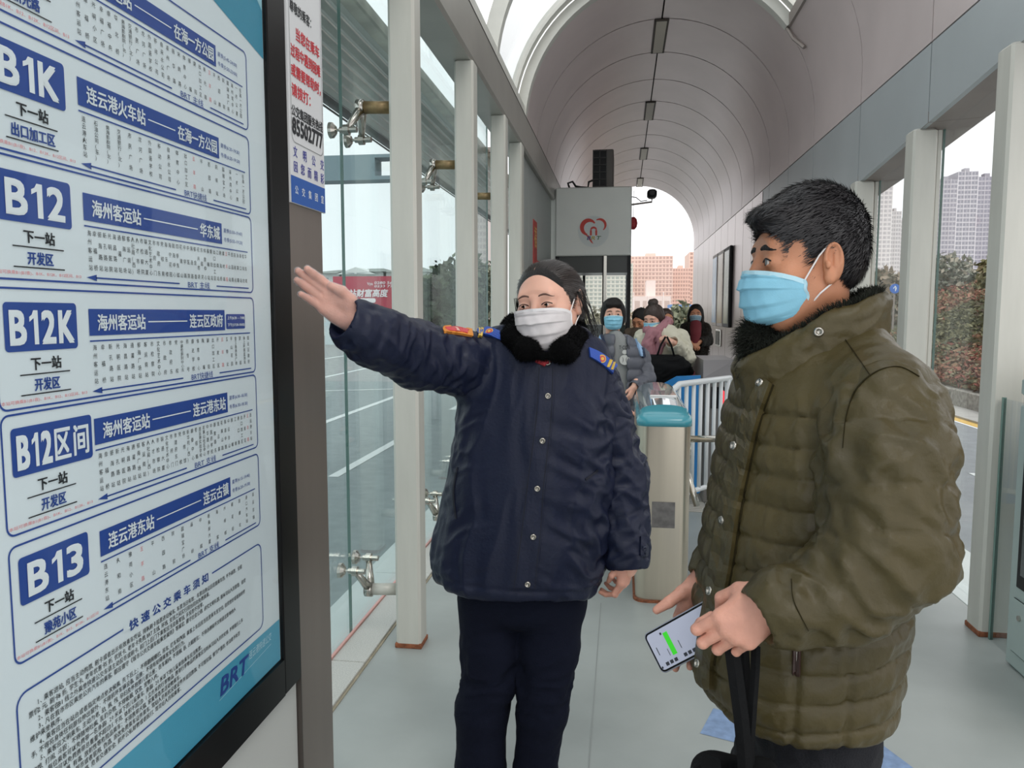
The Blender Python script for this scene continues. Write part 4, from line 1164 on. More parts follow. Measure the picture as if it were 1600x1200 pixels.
# terrace houses behind the billboard
def ridge_house(name, x0, x1, yv, zb0, zw, zr, label, m_wall, m_roof, gable=None, group=None):
    t = thing(name, ((x0+x1)/2, yv, zb0), label, 'house', group)
    bx('wall', m_wall, x0, x1, yv, yv+8, zb0, zw, parent=t)
    V = [(x0-0.3, yv-0.4, zw), (x1+0.3, yv-0.4, zw), (x1+0.3, yv+8.4, zw), (x0-0.3, yv+8.4, zw), (x0+1.2, yv+4, zr), (x1-1.2, yv+4, zr)]
    o = MB().add(V, [(0, 1, 5, 4), (1, 2, 5), (2, 3, 4, 5), (3, 0, 4), (3, 2, 1, 0)]).out('roof', m_roof, t); orient(o)
    n = int((x1-x0)/1.6)
    for i in range(n):
        xx = x0+0.5+(x1-x0-1)*(i+0.5)/n
        bx('window', mat('house_window', '8b9599', 0.3), xx-0.45, xx+0.45, yv-0.03, yv+0.05, zw-1.2, zw-0.35, parent=t)
    if gable:
        gx = gable; m = MB()
        m.add([(gx-1.6, yv-0.6, zw-0.2), (gx, yv-0.6, zr-0.15), (gx+1.6, yv-0.6, zw-0.2), (gx-1.6, yv+1, zw-0.2), (gx, yv+2.5, zr-0.15), (gx+1.6, yv+1, zw-0.2)], [(0, 2, 1), (0, 1, 4, 3), (1, 2, 5, 4), (0, 3, 5, 2)])
        m.out('gable', m_wall, t)
        MB().add([(gx-1.0, yv-0.65, zw-0.1), (gx-0.1, yv-0.65, zw-0.1), (gx-0.1, yv-0.65, zr-0.7)], [(0, 1, 2)]).add([(gx+1.0, yv-0.65, zw-0.1), (gx+0.1, yv-0.65, zr-0.7), (gx+0.1, yv-0.65, zw-0.1)], [(0, 1, 2)]).out('gable_glass', mat('house_window', '8b9599'), t)
    return t
M_hw = mat('house_white', 'd8dcd9', 0.7); M_hr = mat('house_roof', '8a918c', 0.8, var=0.15, vscale=1)
hy = 60
def hx(px): return P(px, 440, hy)[0]
def hz(py): return P(560, py, hy)[2]
ridge_house('terrace_house', hx(480), hx(530), hy, -0.3, hz(427), hz(417), 'white house with grey roof left of the gabled one', M_hw, M_hr)
ridge_house('terrace_house', hx(534), hx(599), hy, -0.3, hz(425), hz(415), 'white house with grey roof and a glazed triangular gable', M_hw, M_hr, gable=hx(560))
ridge_house('terrace_house', hx(603.5), hx(665), hy, -0.3, hz(426), hz(414), 'white house with grey roof right of the gabled one, ending behind a post', M_hw, M_hr)
# blocks glimpsed between the posts
def block(name, px0, px1, pyt, Y, col, label, fl=10, cols=6, zbase=-0.3, colw='9aa1a4', group=None, trimc=None, cat='building', depth=10):
    a, b = P(px0, 480, Y)[0], P(px1, 480, Y)[0]; zt = P((px0+px1)/2, pyt, Y)[2]
    t = thing(name, ((a+b)/2, Y, zbase), label, cat, group)
    bx('wall', mat('block_'+col, col, 0.85), a, b, Y, Y+depth, zbase, zt, parent=t)
    m = MB(); s = MB(); H = (zt-zbase)/fl; W = (b-a)/cols
    for i in range(fl):
        for j in range(cols):
            x = a+W*(j+0.5); z = zbase+H*(i+0.5); ww = W*(0.27 if (j+i*0) % 2 else 0.34)
            m.box(x-ww, x+ww, Y-0.02*W, Y+0.1, z-H*0.24, z+H*0.28)
        s.box(a-0.01*W, b+0.01*W, Y-0.10*W, Y, zbase+H*i-0.04*H, zbase+H*i+0.05*H)
    for j in range(0, cols+1, 2): s.box(a+W*j-0.05*W, a+W*j+0.05*W, Y-0.12*W, Y, zbase, zt+0.2*H)
    m.out('window', mat('block_window_'+colw, colw, 0.4), t, kind='stuff')
    s.out('floor_band', mat('block_trim_'+(trimc or col), trimc or col, 0.8), t, kind='stuff')
    s2 = MB().box(a+(b-a)*0.35, a+(b-a)*0.6, Y+1, Y+4, zt, zt+0.8*H); s2.out('roof_house', mat('block_'+col, col, 0.85), t)
    return t
block('apartment_block', 655, 690, 424, 70, 'a9b0a8', 'grey-green block seen between the nearest and second left posts', 8, 5, colw='7d8a88', trimc='c6cdc8')
block('apartment_block', 690.5, 725, 432, 82, 'a7a48e', 'olive block behind the trees, left of the second post', 7, 5, colw='7b8378', trimc='bdbba8')
block('apartment_block', 733, 760, 330, 110, 'c9bdb9', 'tall pale pink tower seen between the second and third left posts', 18, 5, colw='b3a8a6', trimc='dcd3cf')
# trees and shrubs
def clump(name, c, r, n, cols, label, seed, leaf=0.12, group=None, cat='tree', trunk=True, z0=-0.3, squash=1.0):
    g = np.random.default_rng(seed); t = thing(name, (c[0], c[1], z0), label, cat, group)
    V = []; F = []
    u = g.normal(0, 1, (n, 3)); u /= np.linalg.norm(u, axis=1)[:, None]
    rad = (0.35+0.65*g.random(n)**0.5)
    lump = 1+0.25*vnoise(u*2.5+seed, seed)
    p = np.array(c)+u*rad[:, None]*np.array([r[0], r[1], r[2]])*lump[:, None]
    p = p[p[:, 2] > z0+0.02]; n = len(p)
    a = g.normal(0, 1, (n, 3)); a /= np.linalg.norm(a, axis=1)[:, None]; b = np.cross(a, g.normal(0, 1, (n, 3))); b /= np.linalg.norm(b, axis=1)[:, None]
    L = leaf*(0.5+g.random(n))[:, None]
    W = np.stack([p-a*L, p+b*L*0.5, p+a*L, p-b*L*0.5], 1).reshape(-1, 3)
    Q = np.arange(n)[:, None]*4+np.array([[0, 1, 2, 3]])
    fm = g.integers(0, len(cols), n)
    mm = [mat('leaf_'+c_, c_, 0.7) for c_ in cols]
    obj('foliage', W, Q, mm[0], t, mats=mm, fm=fm, kind='stuff')
    if trunk: MB().tube([(c[0], c[1], z0), (c[0]+0.1, c[1], z0+(c[2]-z0)*0.6), (c[0], c[1], c[2])], [r[0]*0.1, r[0]*0.08, r[0]*0.04], 7).out('trunk', mat('bark', '5d5348', 0.9), t)
    return t
for i, (px, py, Y, rx, rz, cs, lab) in enumerate((
    (684, 480, 30, 1.0, 1.3, ['3f4b3d', '56634e', '2f3a31'], 'dark rounded evergreen nearest the second left post'),
    (712, 470, 38, 1.6, 2.0, ['4b5546', '657058', '394239'], 'taller grey-green evergreen beside the second left post'),
    (668, 478, 45, 1.6, 1.8, ['66705c', '7f8a72'], 'pale green tree just right of the nearest left post'),
    (742, 470, 40, 1.2, 2.4, ['737a66', '8e917c', '5c6352'], 'loose tree between the second and third left posts'))):
    c = P(px, py, Y); clump('evergreen_tree', c, (rx, rx, rz), 2600, cs, lab, 20+i, 0.2, 'trees outside the left glass')

# ------------------------------------------------------------------ outside, ahead through the vault
PK = 'e3c3b6'
block('apartment_block', 880, 988, 412, 90, 'd3d0c4', 'greyish apartment block seen through the booth glass', 16, 16, colw='a3a8a0', trimc='e6e4da')
block('apartment_block', 985, 1050, 400, 100, 'e8c9bd', 'pink apartment block left of the gap in the skyline', 18, 12, colw='bfa198', trimc='f3ddd2')
block('apartment_block', 1050, 1078, 419, 112, 'e4c2b4', 'lower pink block in the middle of the skyline', 15, 7, colw='b99b90', trimc='f0d8cc')
block('apartment_block', 1076, 1180, 393, 124, 'e6c6b6', 'pink tower block beside the right end of the vault', 18, 18, colw='b4968a', trimc='f2dacd')
block('low_shop_building', 990, 1048, 463, 60, 'e9d9d2', 'low pale building with a long white signboard in front of the pink blocks', 2, 5, colw='c9b4ab', trimc='f3e9e4')
bd = thing('blue_roof_kiosk', (9, 45, 0), 'blue-roofed roadside kiosk behind the woman in dark fur', 'kiosk')
a, b = P(1052, 485, 45)[0], P(1080, 485, 45)[0]
bx('wall', mat('kiosk_cream', 'd8c9a2', 0.7), a, b, 45, 47, -0.3, P(1060, 481, 45)[2], parent=bd)
bx('roof', mat('kiosk_blue', '6c96cf', 0.6), a-0.2, b+0.2, 44.7, 47.3, P(1060, 481, 45)[2], P(1060, 476, 45)[2], parent=bd)
for i, (px, Y, r, cs) in enumerate(((905, 34, 1.6, ['7f7d6a', '8e8a74', '6c6b5b']), (1015, 40, 1.7, ['b5a08c', 'a08f79', '8d8a6c']), (1060, 30, 0.7, ['6e7560', '8a8d74']), (1092, 36, 1.6, ['c3ac8c', 'ab9a7b']))):
    c = P(px, 500, Y); clump('roadside_shrub', (c[0], c[1], 0.5), (r, r, 1.3), 1500, cs, ['grey-green shrub mass seen through the booth glass', 'brownish shrub mass behind the walking passengers', 'small dark shrub left of the woman in dark fur', 'tan shrub behind the woman in dark fur'][i], 50+i, 0.15, 'shrubs beyond the vault', 'shrub')

# ------------------------------------------------------------------ outside, right: stone wall, planted bank, towers, lamp
sw = thing('stone_kerb_wall', (6.4, 12, -0.3), 'low rough granite wall at the foot of the planted bank', 'wall')
y = 4.0; g = random.Random(3)
M_stone = mat('rough_granite', 'aaa59c', 0.9, bump=0.8, bscale=25, var=0.35, vscale=14)
while y < 34:
    L = 0.55+g.random()*0.25; o_ = g.random()*0.03
    MB().box(6.36+o_, 6.62, y+0.006, y+L-0.006, -0.3, 0.02+g.random()*0.03, 0.02).out('stone', M_stone, sw); y += L
# bank
def bank_z(x, y): 
    t = np.clip((x-6.5)/9.0, 0, 1)
    return 0.0+3.3*t**0.75*np.clip(1.15-0.012*(y-10), 0.4, 1.2)+0.35*np.sin(y*0.5+x*0.7)*t
xs = np.linspace(6.6, 26, 40); ysb = np.linspace(2, 60, 70)
V = [(x, y_, float(bank_z(x, y_))-0.25) for y_ in ysb for x in xs]
F = [(j*40+i, j*40+i+1, (j+1)*40+i+1, (j+1)*40+i) for j in range(69) for i in range(39)]
obj('planted_bank', V, F, mat('bank_soil', '6d5d48', 0.95, var=0.3, vscale=2), smooth=True, kind='structure')
gb_ = np.random.default_rng(5); n = 170000
px_ = 6.5+19*gb_.random(n)**1.6; py_ = 3+52*gb_.random(n)**1.3
lump = 0.22*vnoise(np.stack([px_*1.1, py_*1.1, px_*0], 1), 3)+0.12*vnoise(np.stack([px_*3, py_*3, px_*0], 1), 4)
pz_ = bank_z(px_, py_)+0.02+0.28*(0.5+lump*2)*gb_.random(n)**0.4
p = np.stack([px_, py_, pz_], 1)
a = gb_.normal(0, 1, (n, 3)); a[:, 2] *= 0.6; a /= np.linalg.norm(a, axis=1)[:, None]; b = np.cross(a, gb_.normal(0, 1, (n, 3))); b /= np.linalg.norm(b, axis=1)[:, None]
L = (0.022+0.034*gb_.random(n))*(1+py_/25); L = L[:, None]
W = np.stack([p-a*L, p+b*L*0.5, p+a*L, p-b*L*0.5], 1).reshape(-1, 3)
Q = np.arange(n)[:, None]*4+np.array([[0, 1, 2, 3]])
pal = ['6b6a4a', '7f7c5c', '5a5a44', '94584c', '86654f', '9b7b60', '8d8568', 'a0705c']
zone = fbm(np.stack([px_*0.35, py_*0.35, px_*0], 1), 8, 3)+0.25*(gb_.random(n)-0.5)
fm = np.where(zone < -0.05, gb_.integers(0, 3, n), np.where(zone < 0.12, gb_.integers(1, 7, n), gb_.integers(3, 8, n)))
obj('bank_shrubs', W, Q, None, mats=[mat('shrub_'+c_, c_, 0.8) for c_ in pal], fm=fm, kind='stuff', label='reddish and green clipped shrubs covering the bank on the right', cat='shrubs')
for i, (px, py, Y, rx, rz, cs, lab) in enumerate((
    (1476, 436, 34, 1.1, 1.0, ['8d8d80', '6e7263', 'a39b8b'], 'wispy grey conifer on the bank in front of the twin grey tower'),
    (1375, 470, 26, 1.0, 1.1, ['8d7b66', '9c8c78', '7c7561'], 'bare brownish shrub just right of the man\'s collar'),
    (1590, 425, 20, 0.8, 0.5, ['837f58', '9a8a66'], 'yellow-green bush at the right edge on the bank top'))):
    c = P(px, py, Y); clump('bank_shrub', c, (rx, rx, rz), 1800, cs, lab, 80+i, 0.12, 'single shrubs on the bank', 'shrub', z0=c[2]-rz*1.2)
block('residential_tower', 1335, 1387, 292, 300, 'cfc8c6', 'tall balcony tower just right of the third right post', 30, 8, colw='b0aaab', trimc='ece6e3', depth=30)
block('residential_tower', 1386, 1402, 330, 305, 'c9c3c2', 'middle step of the stepped balcony tower', 26, 4, colw='aaa5a6', trimc='e6e0de', depth=30)
block('residential_tower', 1400, 1425, 344, 310, 'c6c1c1', 'lowest step of the stepped balcony tower', 24, 5, colw='a7a3a5', trimc='e3dedd', depth=30)
block('residential_tower', 1455, 1486.5, 281, 320, 'aaa5ab', 'left wing of the grey high-rise between the right posts', 30, 6, colw='8b8791', trimc='d9d3d6', depth=30)
block('residential_tower', 1487, 1517.5, 268, 320, 'a9a4aa', 'tallest middle wing of the grey high-rise between the right posts', 32, 6, colw='85828c', trimc='e2dcdf', depth=30)
block('residential_tower', 1518, 1550, 276, 320, 'a6a1a8', 'right wing of the grey high-rise between the right posts', 31, 6, colw='8b8791', trimc='d6d0d4', depth=30)
block('residential_tower', 1579, 1625, 292, 320, 'b0abb0', 'grey high-rise at the right edge of the view', 29, 8, colw='8f8b94', trimc='dcd6d9', depth=30)
bx('sign_post', mat('lamp_grey', '8f969c', 0.5), 10.78, 10.98, 30, 30.2, 1.0, 4.72, label='grey steel pole rising from the bank between the right posts', cat='pole')
s = thing('blue_road_sign', P(1397, 452, 24), 'small round blue road sign between the right posts', 'road sign')
c = P(1398, 451, 24); MB().tube([c+[0, 0, 0], c+[0, -0.03, 0]], 0.14, 20).out('disc', mat('sign_blue', '2f6fd0', 0.4), s)
Ink(lambda u, v: (u, c[1]-0.035, v)).text('↑', c[0]-0.05, c[0]+0.05, c[2]-0.08, c[2]+0.08, 0.02).out('white_arrow', M_pale, s)
bx('post', M_beamd, c[0]-0.02, c[0]+0.02, c[1]+0.005, c[1]+0.045, bank_z(c[0], c[1])-0.3, c[2]+0.1, parent=s)
# ------------------------------------------------------------------ people
SKIN_W = mat('skin_light', 'e3b09a', 0.5, bump=0.06, bscale=400, var=0.10, vscale=14, sss=0.12)
SKIN_M = mat('skin_tan', 'c08463', 0.5, bump=0.10, bscale=350, var=0.14, vscale=14, sss=0.10)
SKIN_H = mat('skin_hand_pink', 'd49b86', 0.45, bump=0.15, bscale=260, var=0.14, vscale=30, sss=0.10)
HAIR = mat('hair_black', '14100f', 0.5, bump=0.5, bscale=60, stretch=(6, 1, 6), spec=0.3)
HAIR_M = mat('hair_short_black', '1b191b', 0.65, bump=0.7, bscale=240, spec=0.3)
EYEW = mat('eye_white', 'd8cfc9', 0.2); EYED = mat('eye_dark', '120c0a', 0.1)
NAVY = mat('navy_nylon', '171d33', 0.45, bump=0.12, bscale=120, spec=0.28, var=0.06, vscale=5)
NAVYT = mat('navy_trousers', '0f1322', 0.9, bump=0.25, bscale=300, spec=0.15)
FURB = mat('black_fur', '030304', 0.95, spec=0.15)
OLIVE = mat('olive_nylon', '52482b', 0.40, bump=0.35, bscale=38, var=0.14, vscale=4, col2='3d3722', spec=0.32)
OLIVE_D = mat('olive_trim', '38321f', 0.5, bump=0.1, bscale=90)
FURG = mat('dark_green_fur', '15190f', 0.95)
DENIM = mat('dark_denim', '101118', 0.9, bump=0.4, bscale=350)
MASKB = mat('mask_blue', '8cc8df', 0.75, bump=0.08, bscale=500, var=0.05, vscale=40)
MASKW = mat('mask_white', 'dcd6d6', 0.75, bump=0.08, bscale=500, var=0.04, vscale=40)
LOOP = mat('ear_loop', 'ece8e6', 0.7)
SNAP = mat('snap_metal', 'a8a49c', 0.25, 1.0)
SHOE = mat('shoe_black', '151414', 0.5)
YE = np.array

def comb_hairs(v, n, dirs, cnt, L, w, lift, rnd, seed, ok=None):
    gi = np.random.default_rng(seed)
    pool = np.arange(len(v)) if ok is None else np.nonzero(ok)[0]
    ii = pool[gi.integers(0, len(pool), cnt)]
    d0 = YE(dirs) if np.ndim(dirs) == 2 else np.tile(YE(dirs), (len(v), 1))
    tg = d0-(np.sum(n*d0, 1))[:, None]*n; tg /= np.linalg.norm(tg, axis=1)[:, None]+1e-6
    d = tg[ii]+n[ii]*lift+gi.normal(0, rnd, (cnt, 3)); LL = L*(0.5+gi.random(cnt))[:, None]
    ww = np.cross(d, n[ii])*w*0.5; a = v[ii]
    W = np.stack([a-ww, a+ww, a+d*LL*0.5+n[ii]*0.0012+ww, a+d*LL*0.5+n[ii]*0.0012-ww, a+d*LL-n[ii]*0.0005], 1).reshape(-1, 3)
    k = np.arange(cnt)[:, None]*5
    return W, np.concatenate([k+YE([[0, 1, 2]]), k+YE([[0, 2, 3]]), k+YE([[3, 2, 4]])])
def eyes(parent, o, R, s, look=(0, 0)):
    for sx in (-1, 1):
        c = YE([sx*0.031, -0.0770, -0.0005])
        U = []; n = 12
        V = []; F = []
        for i in range(n+1):
            th = math.pi*i/n
            for j in range(16):
                ph = 2*math.pi*j/16; V.append(c+0.0128*YE([math.sin(th)*math.cos(ph), -math.cos(th), math.sin(th)*math.sin(ph)]))
        for i in range(n):
            for j in range(16): F.append((i*16+j, i*16+(j+1) % 16, (i+1)*16+(j+1) % 16, (i+1)*16+j))
        e = obj('eyeball', place(V, o, R, s), F, EYEW, parent, smooth=True)
        d = YE([look[0], -1, look[1]]); d = d/np.linalg.norm(d); a = np.cross(d, [0, 0, 1.0]); a /= np.linalg.norm(a); b = np.cross(a, d)
        ring = [c+0.0131*d]+[c+0.0122*d+0.0066*(math.cos(t)*a+math.sin(t)*b) for t in [2*math.pi*k/14 for k in range(14)]]
        obj('iris', place(ring, o, R, s), [(0, 1+k, 1+(k+1) % 14) for k in range(14)], EYED, e)
def brows(parent, o, R, s, hm, w=0.0035, m=None, arch=0.003, z0=0.021, out=0.052):
    t_ = bvh(*hm)
    for sx in (-1, 1):
        m_ = MB(); rings = []
        for i in range(10):
            t = i/9; x = sx*(0.013+(out-0.013)*t); z = z0+arch*math.sin(math.pi*min(1, t*1.15))-0.004*t**2
            loc, no, k, d = t_.ray_cast(Vector((x, -0.3, z)), Vector((0, 1, 0)))
            y = loc[1]
            ww = w*(0.8+0.4*math.sin(math.pi*t*0.7))*(1-0.75*t**3)
            rings.append([(x, y-0.0002, z-ww), (x, y-0.0018, z), (x, y+0.0006, z+ww), (x, y+0.004, z)])
        m_.loft(rings); obj('eyebrow', place(m_.V, o, R, s), m_.F, m or HAIR_M, parent)
def lashes(parent, o, R, s, hm, w=0.0008, col=None):
    t_ = bvh(*hm)
    for sx in (-1, 1):
        m_ = MB(); rings = []
        for i in range(9):
            t = i/8; x = sx*(0.0175+0.028*t); z = -0.0022+0.0062*math.sin(math.pi*(0.08+0.84*t))+w
            loc, no, k, d = t_.ray_cast(Vector((x, -0.3, z+0.0012)), Vector((0, 1, 0))); y = loc[1]
            rings.append([(x, y-0.0002, z-w), (x, y-0.0016, z), (x, y-0.0002, z+w), (x, y+0.003, z)])
        m_.loft(rings); obj('eyelash', place(m_.V, o, R, s), m_.F, col or HAIR_M, parent)
def mask(parent, o, R, s, m, top=-0.012, wide=0.073, out=0.128, bot=-0.118, mat_loop=None, bulge=0.0):
    nu, nv = 30, 44; V = []; F = []
    g = np.random.default_rng(3)
    for j in range(nv+1):
        v = j/nv
        prof_y = [(-0.116, top+0.004), (-0.1245, -0.028), (-0.1265, -0.045), (-0.122, -0.068), (-0.112, -0.094), (-0.086, bot)]
        tt = v*(len(prof_y)-1); k = min(int(tt), len(prof_y)-2); f = tt-k
        fy = prof_y[k][0]*(1-f)+prof_y[k+1][0]*f; fz = prof_y[k][1]*(1-f)+prof_y[k+1][1]*f
        fy -= bulge
        w = wide*(1-0.16*v**2-0.02*(1-v)); sy = -0.034+0.012*v; sz = (top-0.016)*(1-v)+(bot+0.030)*v
        for i in range(nu+1):
            u = -1+2*i/nu; c = math.cos(u*math.pi/2)
            x = w*math.sin(u*math.pi/2*0.98); a = c**0.72
            y = sy+(fy-sy)*a; z = sz+(fz-sz)*(c**0.55)
            if 0.12 < v < 0.92:
                pl = ((v-0.12+0.03*u*u)*3.75) % 1.0; amp = 0.0075*(c**0.3)
                y -= amp*(pl-0.5)
            y -= 0.0012*math.sin(u*9+v*14)+0.0008*math.sin(u*23-v*9)
            V.append((x, y, z))
    n0 = len(V)
    for (x, y, z) in V[:n0]: V.append((x*0.985, y+0.003, z))
    W = nu+1
    for j in range(nv):
        for i in range(nu):
            a, b, c, d = j*W+i, j*W+i+1, (j+1)*W+i+1, (j+1)*W+i
            F.append((a, d, c, b)); F.append((a+n0, b+n0, c+n0, d+n0))
    mk_ = obj('face_mask', place(V, o, R, s), F, m, parent, smooth=True)
    # flat band along the top edge and side hems
    Vt = [V[i] for i in range(W)]
    mb = MB(); rings = []
    for i in range(W):
        x, y, z = V[i]; rings.append([(x, y-0.0022, z+0.0005), (x, y-0.0030, z-0.006), (x, y+0.001, z-0.006), (x, y+0.001, z+0.0005)])
    edge = mat('mask_band_'+m.name, 'b9dfec' if m is MASKB else 'ece8e8', 0.7)
    mb.loft(rings); obj('nose_band', place(mb.V, o, R, s), mb.F, edge, mk_)
    for sx in (-1, 1):
        i0 = 0 if sx < 0 else nu
        rings = []; mb = MB()
        for j in range(nv+1):
            x, y, z = V[j*W+i0]; rings.append([(x+sx*0.002, y, z), (x, y-0.004, z), (x-sx*0.001, y-0.003, z), (x-sx*0.001, y+0.002, z)])
        mb.loft(rings); obj('side_hem', place(mb.V, o, R, s), mb.F, edge, mk_)
        tp_ = YE(V[i0]); bt = YE(V[nv*W+i0])
        mb = MB()
        mb.tube([tp_, YE([sx*0.0765, -0.012, 0.004]), YE([sx*0.0775, 0.004, 0.021]), YE([sx*0.074, 0.022, 0.026]), YE([sx*0.070, 0.036, 0.010])], 0.0015, 6)
        mb.tube([bt, YE([sx*0.0735, -0.008, -0.054]), YE([sx*0.077, 0.010, -0.040]), YE([sx*0.073, 0.028, -0.026]), YE([sx*0.070, 0.034, -0.010])], 0.0015, 6)
        obj('ear_loop', place(mb.V, o, R, s), mb.F, LOOP, mk_)
    return mk_

def stud(px, py, tree, r, m, parent, name='button', th=0.004):
    p, n = hit(tree, px, py)
    if p is None: return None
    if n @ (EYE-p) < 0: n = -n
    a = np.cross(n, [0, 0, 1.0]); a /= np.linalg.norm(a); b = np.cross(n, a)
    rings = []
    for rr, h in ((r, -0.002), (r, th*0.6), (r*0.8, th), (r*0.55, th*0.9), (r*0.45, th*0.55), (0.0003, th*0.5)):
        rings.append([tuple(p+n*h+rr*(math.cos(t)*a+math.sin(t)*b)) for t in [2*math.pi*k/16 for k in range(16)]])
    return MB().loft(rings).out(name, m, parent, smooth=True)
def ribbon(tree, left, right, off, th, name, m, parent, n=24, w=4, **k):
    """cloth strip lying on a surface between two pixel polylines"""
    def samp(pl, t):
        tt = t*(len(pl)-1); i = min(int(tt), len(pl)-2); f = tt-i
        p0, p1, p2, p3 = (YE(pl[max(i-1, 0)]), YE(pl[i]), YE(pl[i+1]), YE(pl[min(i+2, len(pl)-1)]))
        q = 0.5*(2*p1+(p2-p0)*f+(2*p0-5*p1+4*p2-p3)*f*f+(3*p1-p0-3*p2+p3)*f**3)
        return (q[0], q[1])
    V = []; ok = []
    last = None
    for i in range(n+1):
        a, b = samp(left, i/n), samp(right, i/n)
        for j in range(w+1):
            px, py = a[0]+(b[0]-a[0])*j/w, a[1]+(b[1]-a[1])*j/w
            p, nn = hit(tree, px, py)
            if p is None:
                p, nn = (last if last is not None else (None, None))
            if p is not None:
                if nn @ (EYE-p) < 0: nn = -nn
                last = (p, nn); V.append((p, nn))
            else: V.append(None)
    if any(v is None for v in V):
        f = next(v for v in V if v is not None); V = [v if v is not None else f for v in V]
    Pp = YE([v[0] for v in V]); Nn = YE([v[1] for v in V])
    W = w+1
    G = Nn.reshape(n+1, W, 3)
    for _ in range(3):
        H = G.copy(); H[1:-1] = (G[:-2]+G[1:-1]+G[2:])/3; G = H
    Nn = G.reshape(-1, 3); Nn /= np.linalg.norm(Nn, axis=1)[:, None]
    T = Pp+Nn*(off+th); B = Pp-Nn*0.002
    n0 = len(T); F = []
    for i in range(n):
        for j in range(w):
            a, b, c, d = i*W+j, i*W+j+1, (i+1)*W+j+1, (i+1)*W+j
            F.append((a, b, c, d)); F.append((a+n0, d+n0, c+n0, b+n0))
    for i in range(n):
        F.append((i*W, (i+1)*W, (i+1)*W+n0, i*W+n0)); F.append((i*W+w, i*W+w+n0, (i+1)*W+w+n0, (i+1)*W+w))
    for j in range(w):
        F.append((j, j+n0, j+1+n0, j+1)); F.append((n*W+j, n*W+j+1, n*W+j+1+n0, n*W+j+n0))
    return obj(name, np.concatenate([T, B]), F, m, parent, smooth=False, **k)

def tube_coords(V, pts):
    """parameter (metres along) and distance to the closest segment of a chain"""
    best = np.full(len(V), 1e9); L = np.zeros(len(V)); acc = 0; ax = np.zeros((len(V), 3))
    for a, b in zip(pts[:-1], pts[1:]):
        a = YE(a); b = YE(b); v = b-a; ll = np.linalg.norm(v)
        t = np.clip((V-a)@v/(ll*ll), 0, 1); c = a+t[:, None]*v; d = np.linalg.norm(V-c, axis=1)
        m = d < best; best[m] = d[m]; L[m] = acc+t[m]*ll; ax[m] = v/ll
        acc += ll
    return L, best, ax

def sleeve(parent, pts, rs, m, name='sleeve', h=0.005, fold=0.006, puff=0, spacing=0.09, cuff=0.03, seed=1, phase=0.0, flat=None, diag=None):
    pts = [YE(p) for p in pts]
    A = YE(pts); mr = max(rs)+0.03
    F = Field(A.min(0)-mr, A.max(0)+mr, h)
    for i in range(len(pts)-1): F.cone(pts[i], pts[i+1], rs[i], rs[i+1], 0.02)
    # open cuff: cut flat and hollow
    d = pts[-1]-pts[-2]; d /= np.linalg.norm(d)
    sl, X, Y, Z = F.blk(F.lo, F.lo+F.n*h)
    pl = (X-pts[-1][0])*d[0]+(Y-pts[-1][1])*d[1]+(Z-pts[-1][2])*d[2]
    F.F = np.maximum(F.F, pl.astype(np.float32))
    F.cone(pts[-1]-d*cuff, pts[-1]+d*0.03, rs[-1]-0.008, rs[-1]-0.006, 0.002, True)
    V, Q = F.mesh(1); N = normals(V, Q)
    L, dist, ax = tube_coords(V, pts)
    tot = sum(np.linalg.norm(pts[i+1]-pts[i]) for i in range(len(pts)-1))
    edge = np.clip((tot-L)/0.03, 0, 1)
    if puff:
        q = (L/spacing+phase)
        b = (np.abs(np.sin(np.pi*q))+1e-6)**0.28
        V = V+N*((b-0.8)*puff*np.clip((tot-L)/0.13-0.4, 0, 1))[:, None]
    # creases: across the sleeve, bunched near the elbow
    g1 = folds(V, diag if diag is not None else np.cross(ax.mean(0), [0, -1, 0.2]), 0.16, 0.035, seed)
    g2 = folds(V, ax.mean(0)+YE([0.2, 0.1, 0.4]), 0.14, 0.04, seed+5)
    V = V+N*(fold*(np.clip(g1, -0.6, 1)*0.8+np.clip(g2, -0.6, 1)*0.5-0.2)*edge)[:, None]
    V = lap(V, Q, 0.4)
    return obj(name, V, Q, m, parent, smooth=True), V, Q, N

# ================================================================== the woman in navy
def W_(px, py, Y=2.1): return P(px, py, Y)
wo = W_(848, 472, 2.06)+YE([0.012, 0.04, 0.0])
RW = Rm(math.radians(-17), math.radians(6), math.radians(-5))
sW = 1.06
hv, hq = head_mesh(slit=0.0023, female=True)
hm_w = (hv, hq)
HW = (place(hv, wo, RW, sW), hq)
r_sh, r_el, r_wr = W_(752, 574, 2.13), W_(655, 556, 1.95), W_(580, 522, 1.80)
l_sh, l_el, l_wr = W_(928, 600, 2.14), W_(968, 735, 2.15), W_(981, 888, 2.08)
# coarse body under the clothes
hipL, hipR = W_(860, 900, 2.12), W_(765, 900, 2.12)
knL, knR = W_(850, 1095, 2.10), W_(757, 1095, 2.10)
anL, anR = YE([W_(838, 1200, 2.1)[0]-0.01, 2.13, 0.09]), YE([W_(752, 1200, 2.1)[0], 2.13, 0.09])
B = Field((-0.80, 1.55, 0.0), (0.22, 2.40, 1.52), 0.010)
cx = -0.235
B.loft([(0.80, cx, 2.12, 0.165, 0.115), (0.95, cx, 2.12, 0.155, 0.11), (1.10, cx, 2.12, 0.14, 0.10), (1.28, cx, 2.12, 0.155, 0.11), (1.40, cx, 2.13, 0.13, 0.08), (1.46, cx, 2.13, 0.07, 0.06)], 0.02)
for a, b, c in ((r_sh, r_el, r_wr), (l_sh, l_el, l_wr)): B.chain([a, b, c], [0.045, 0.038, 0.027], 0.03)
for a, b, c in ((hipR, knR, anR), (hipL, knL, anL)):
    B.chain([a, b, c], [0.085, 0.055, 0.036], 0.04); B.cone(c, c+YE([0, -0.13, -0.05]), 0.038, 0.03, 0.02)
B.cone((cx, 2.13, 1.40), wo+RW@YE([0, 0.03, -0.12]), 0.055, 0.05, 0.02)
bv = B.mesh(1)
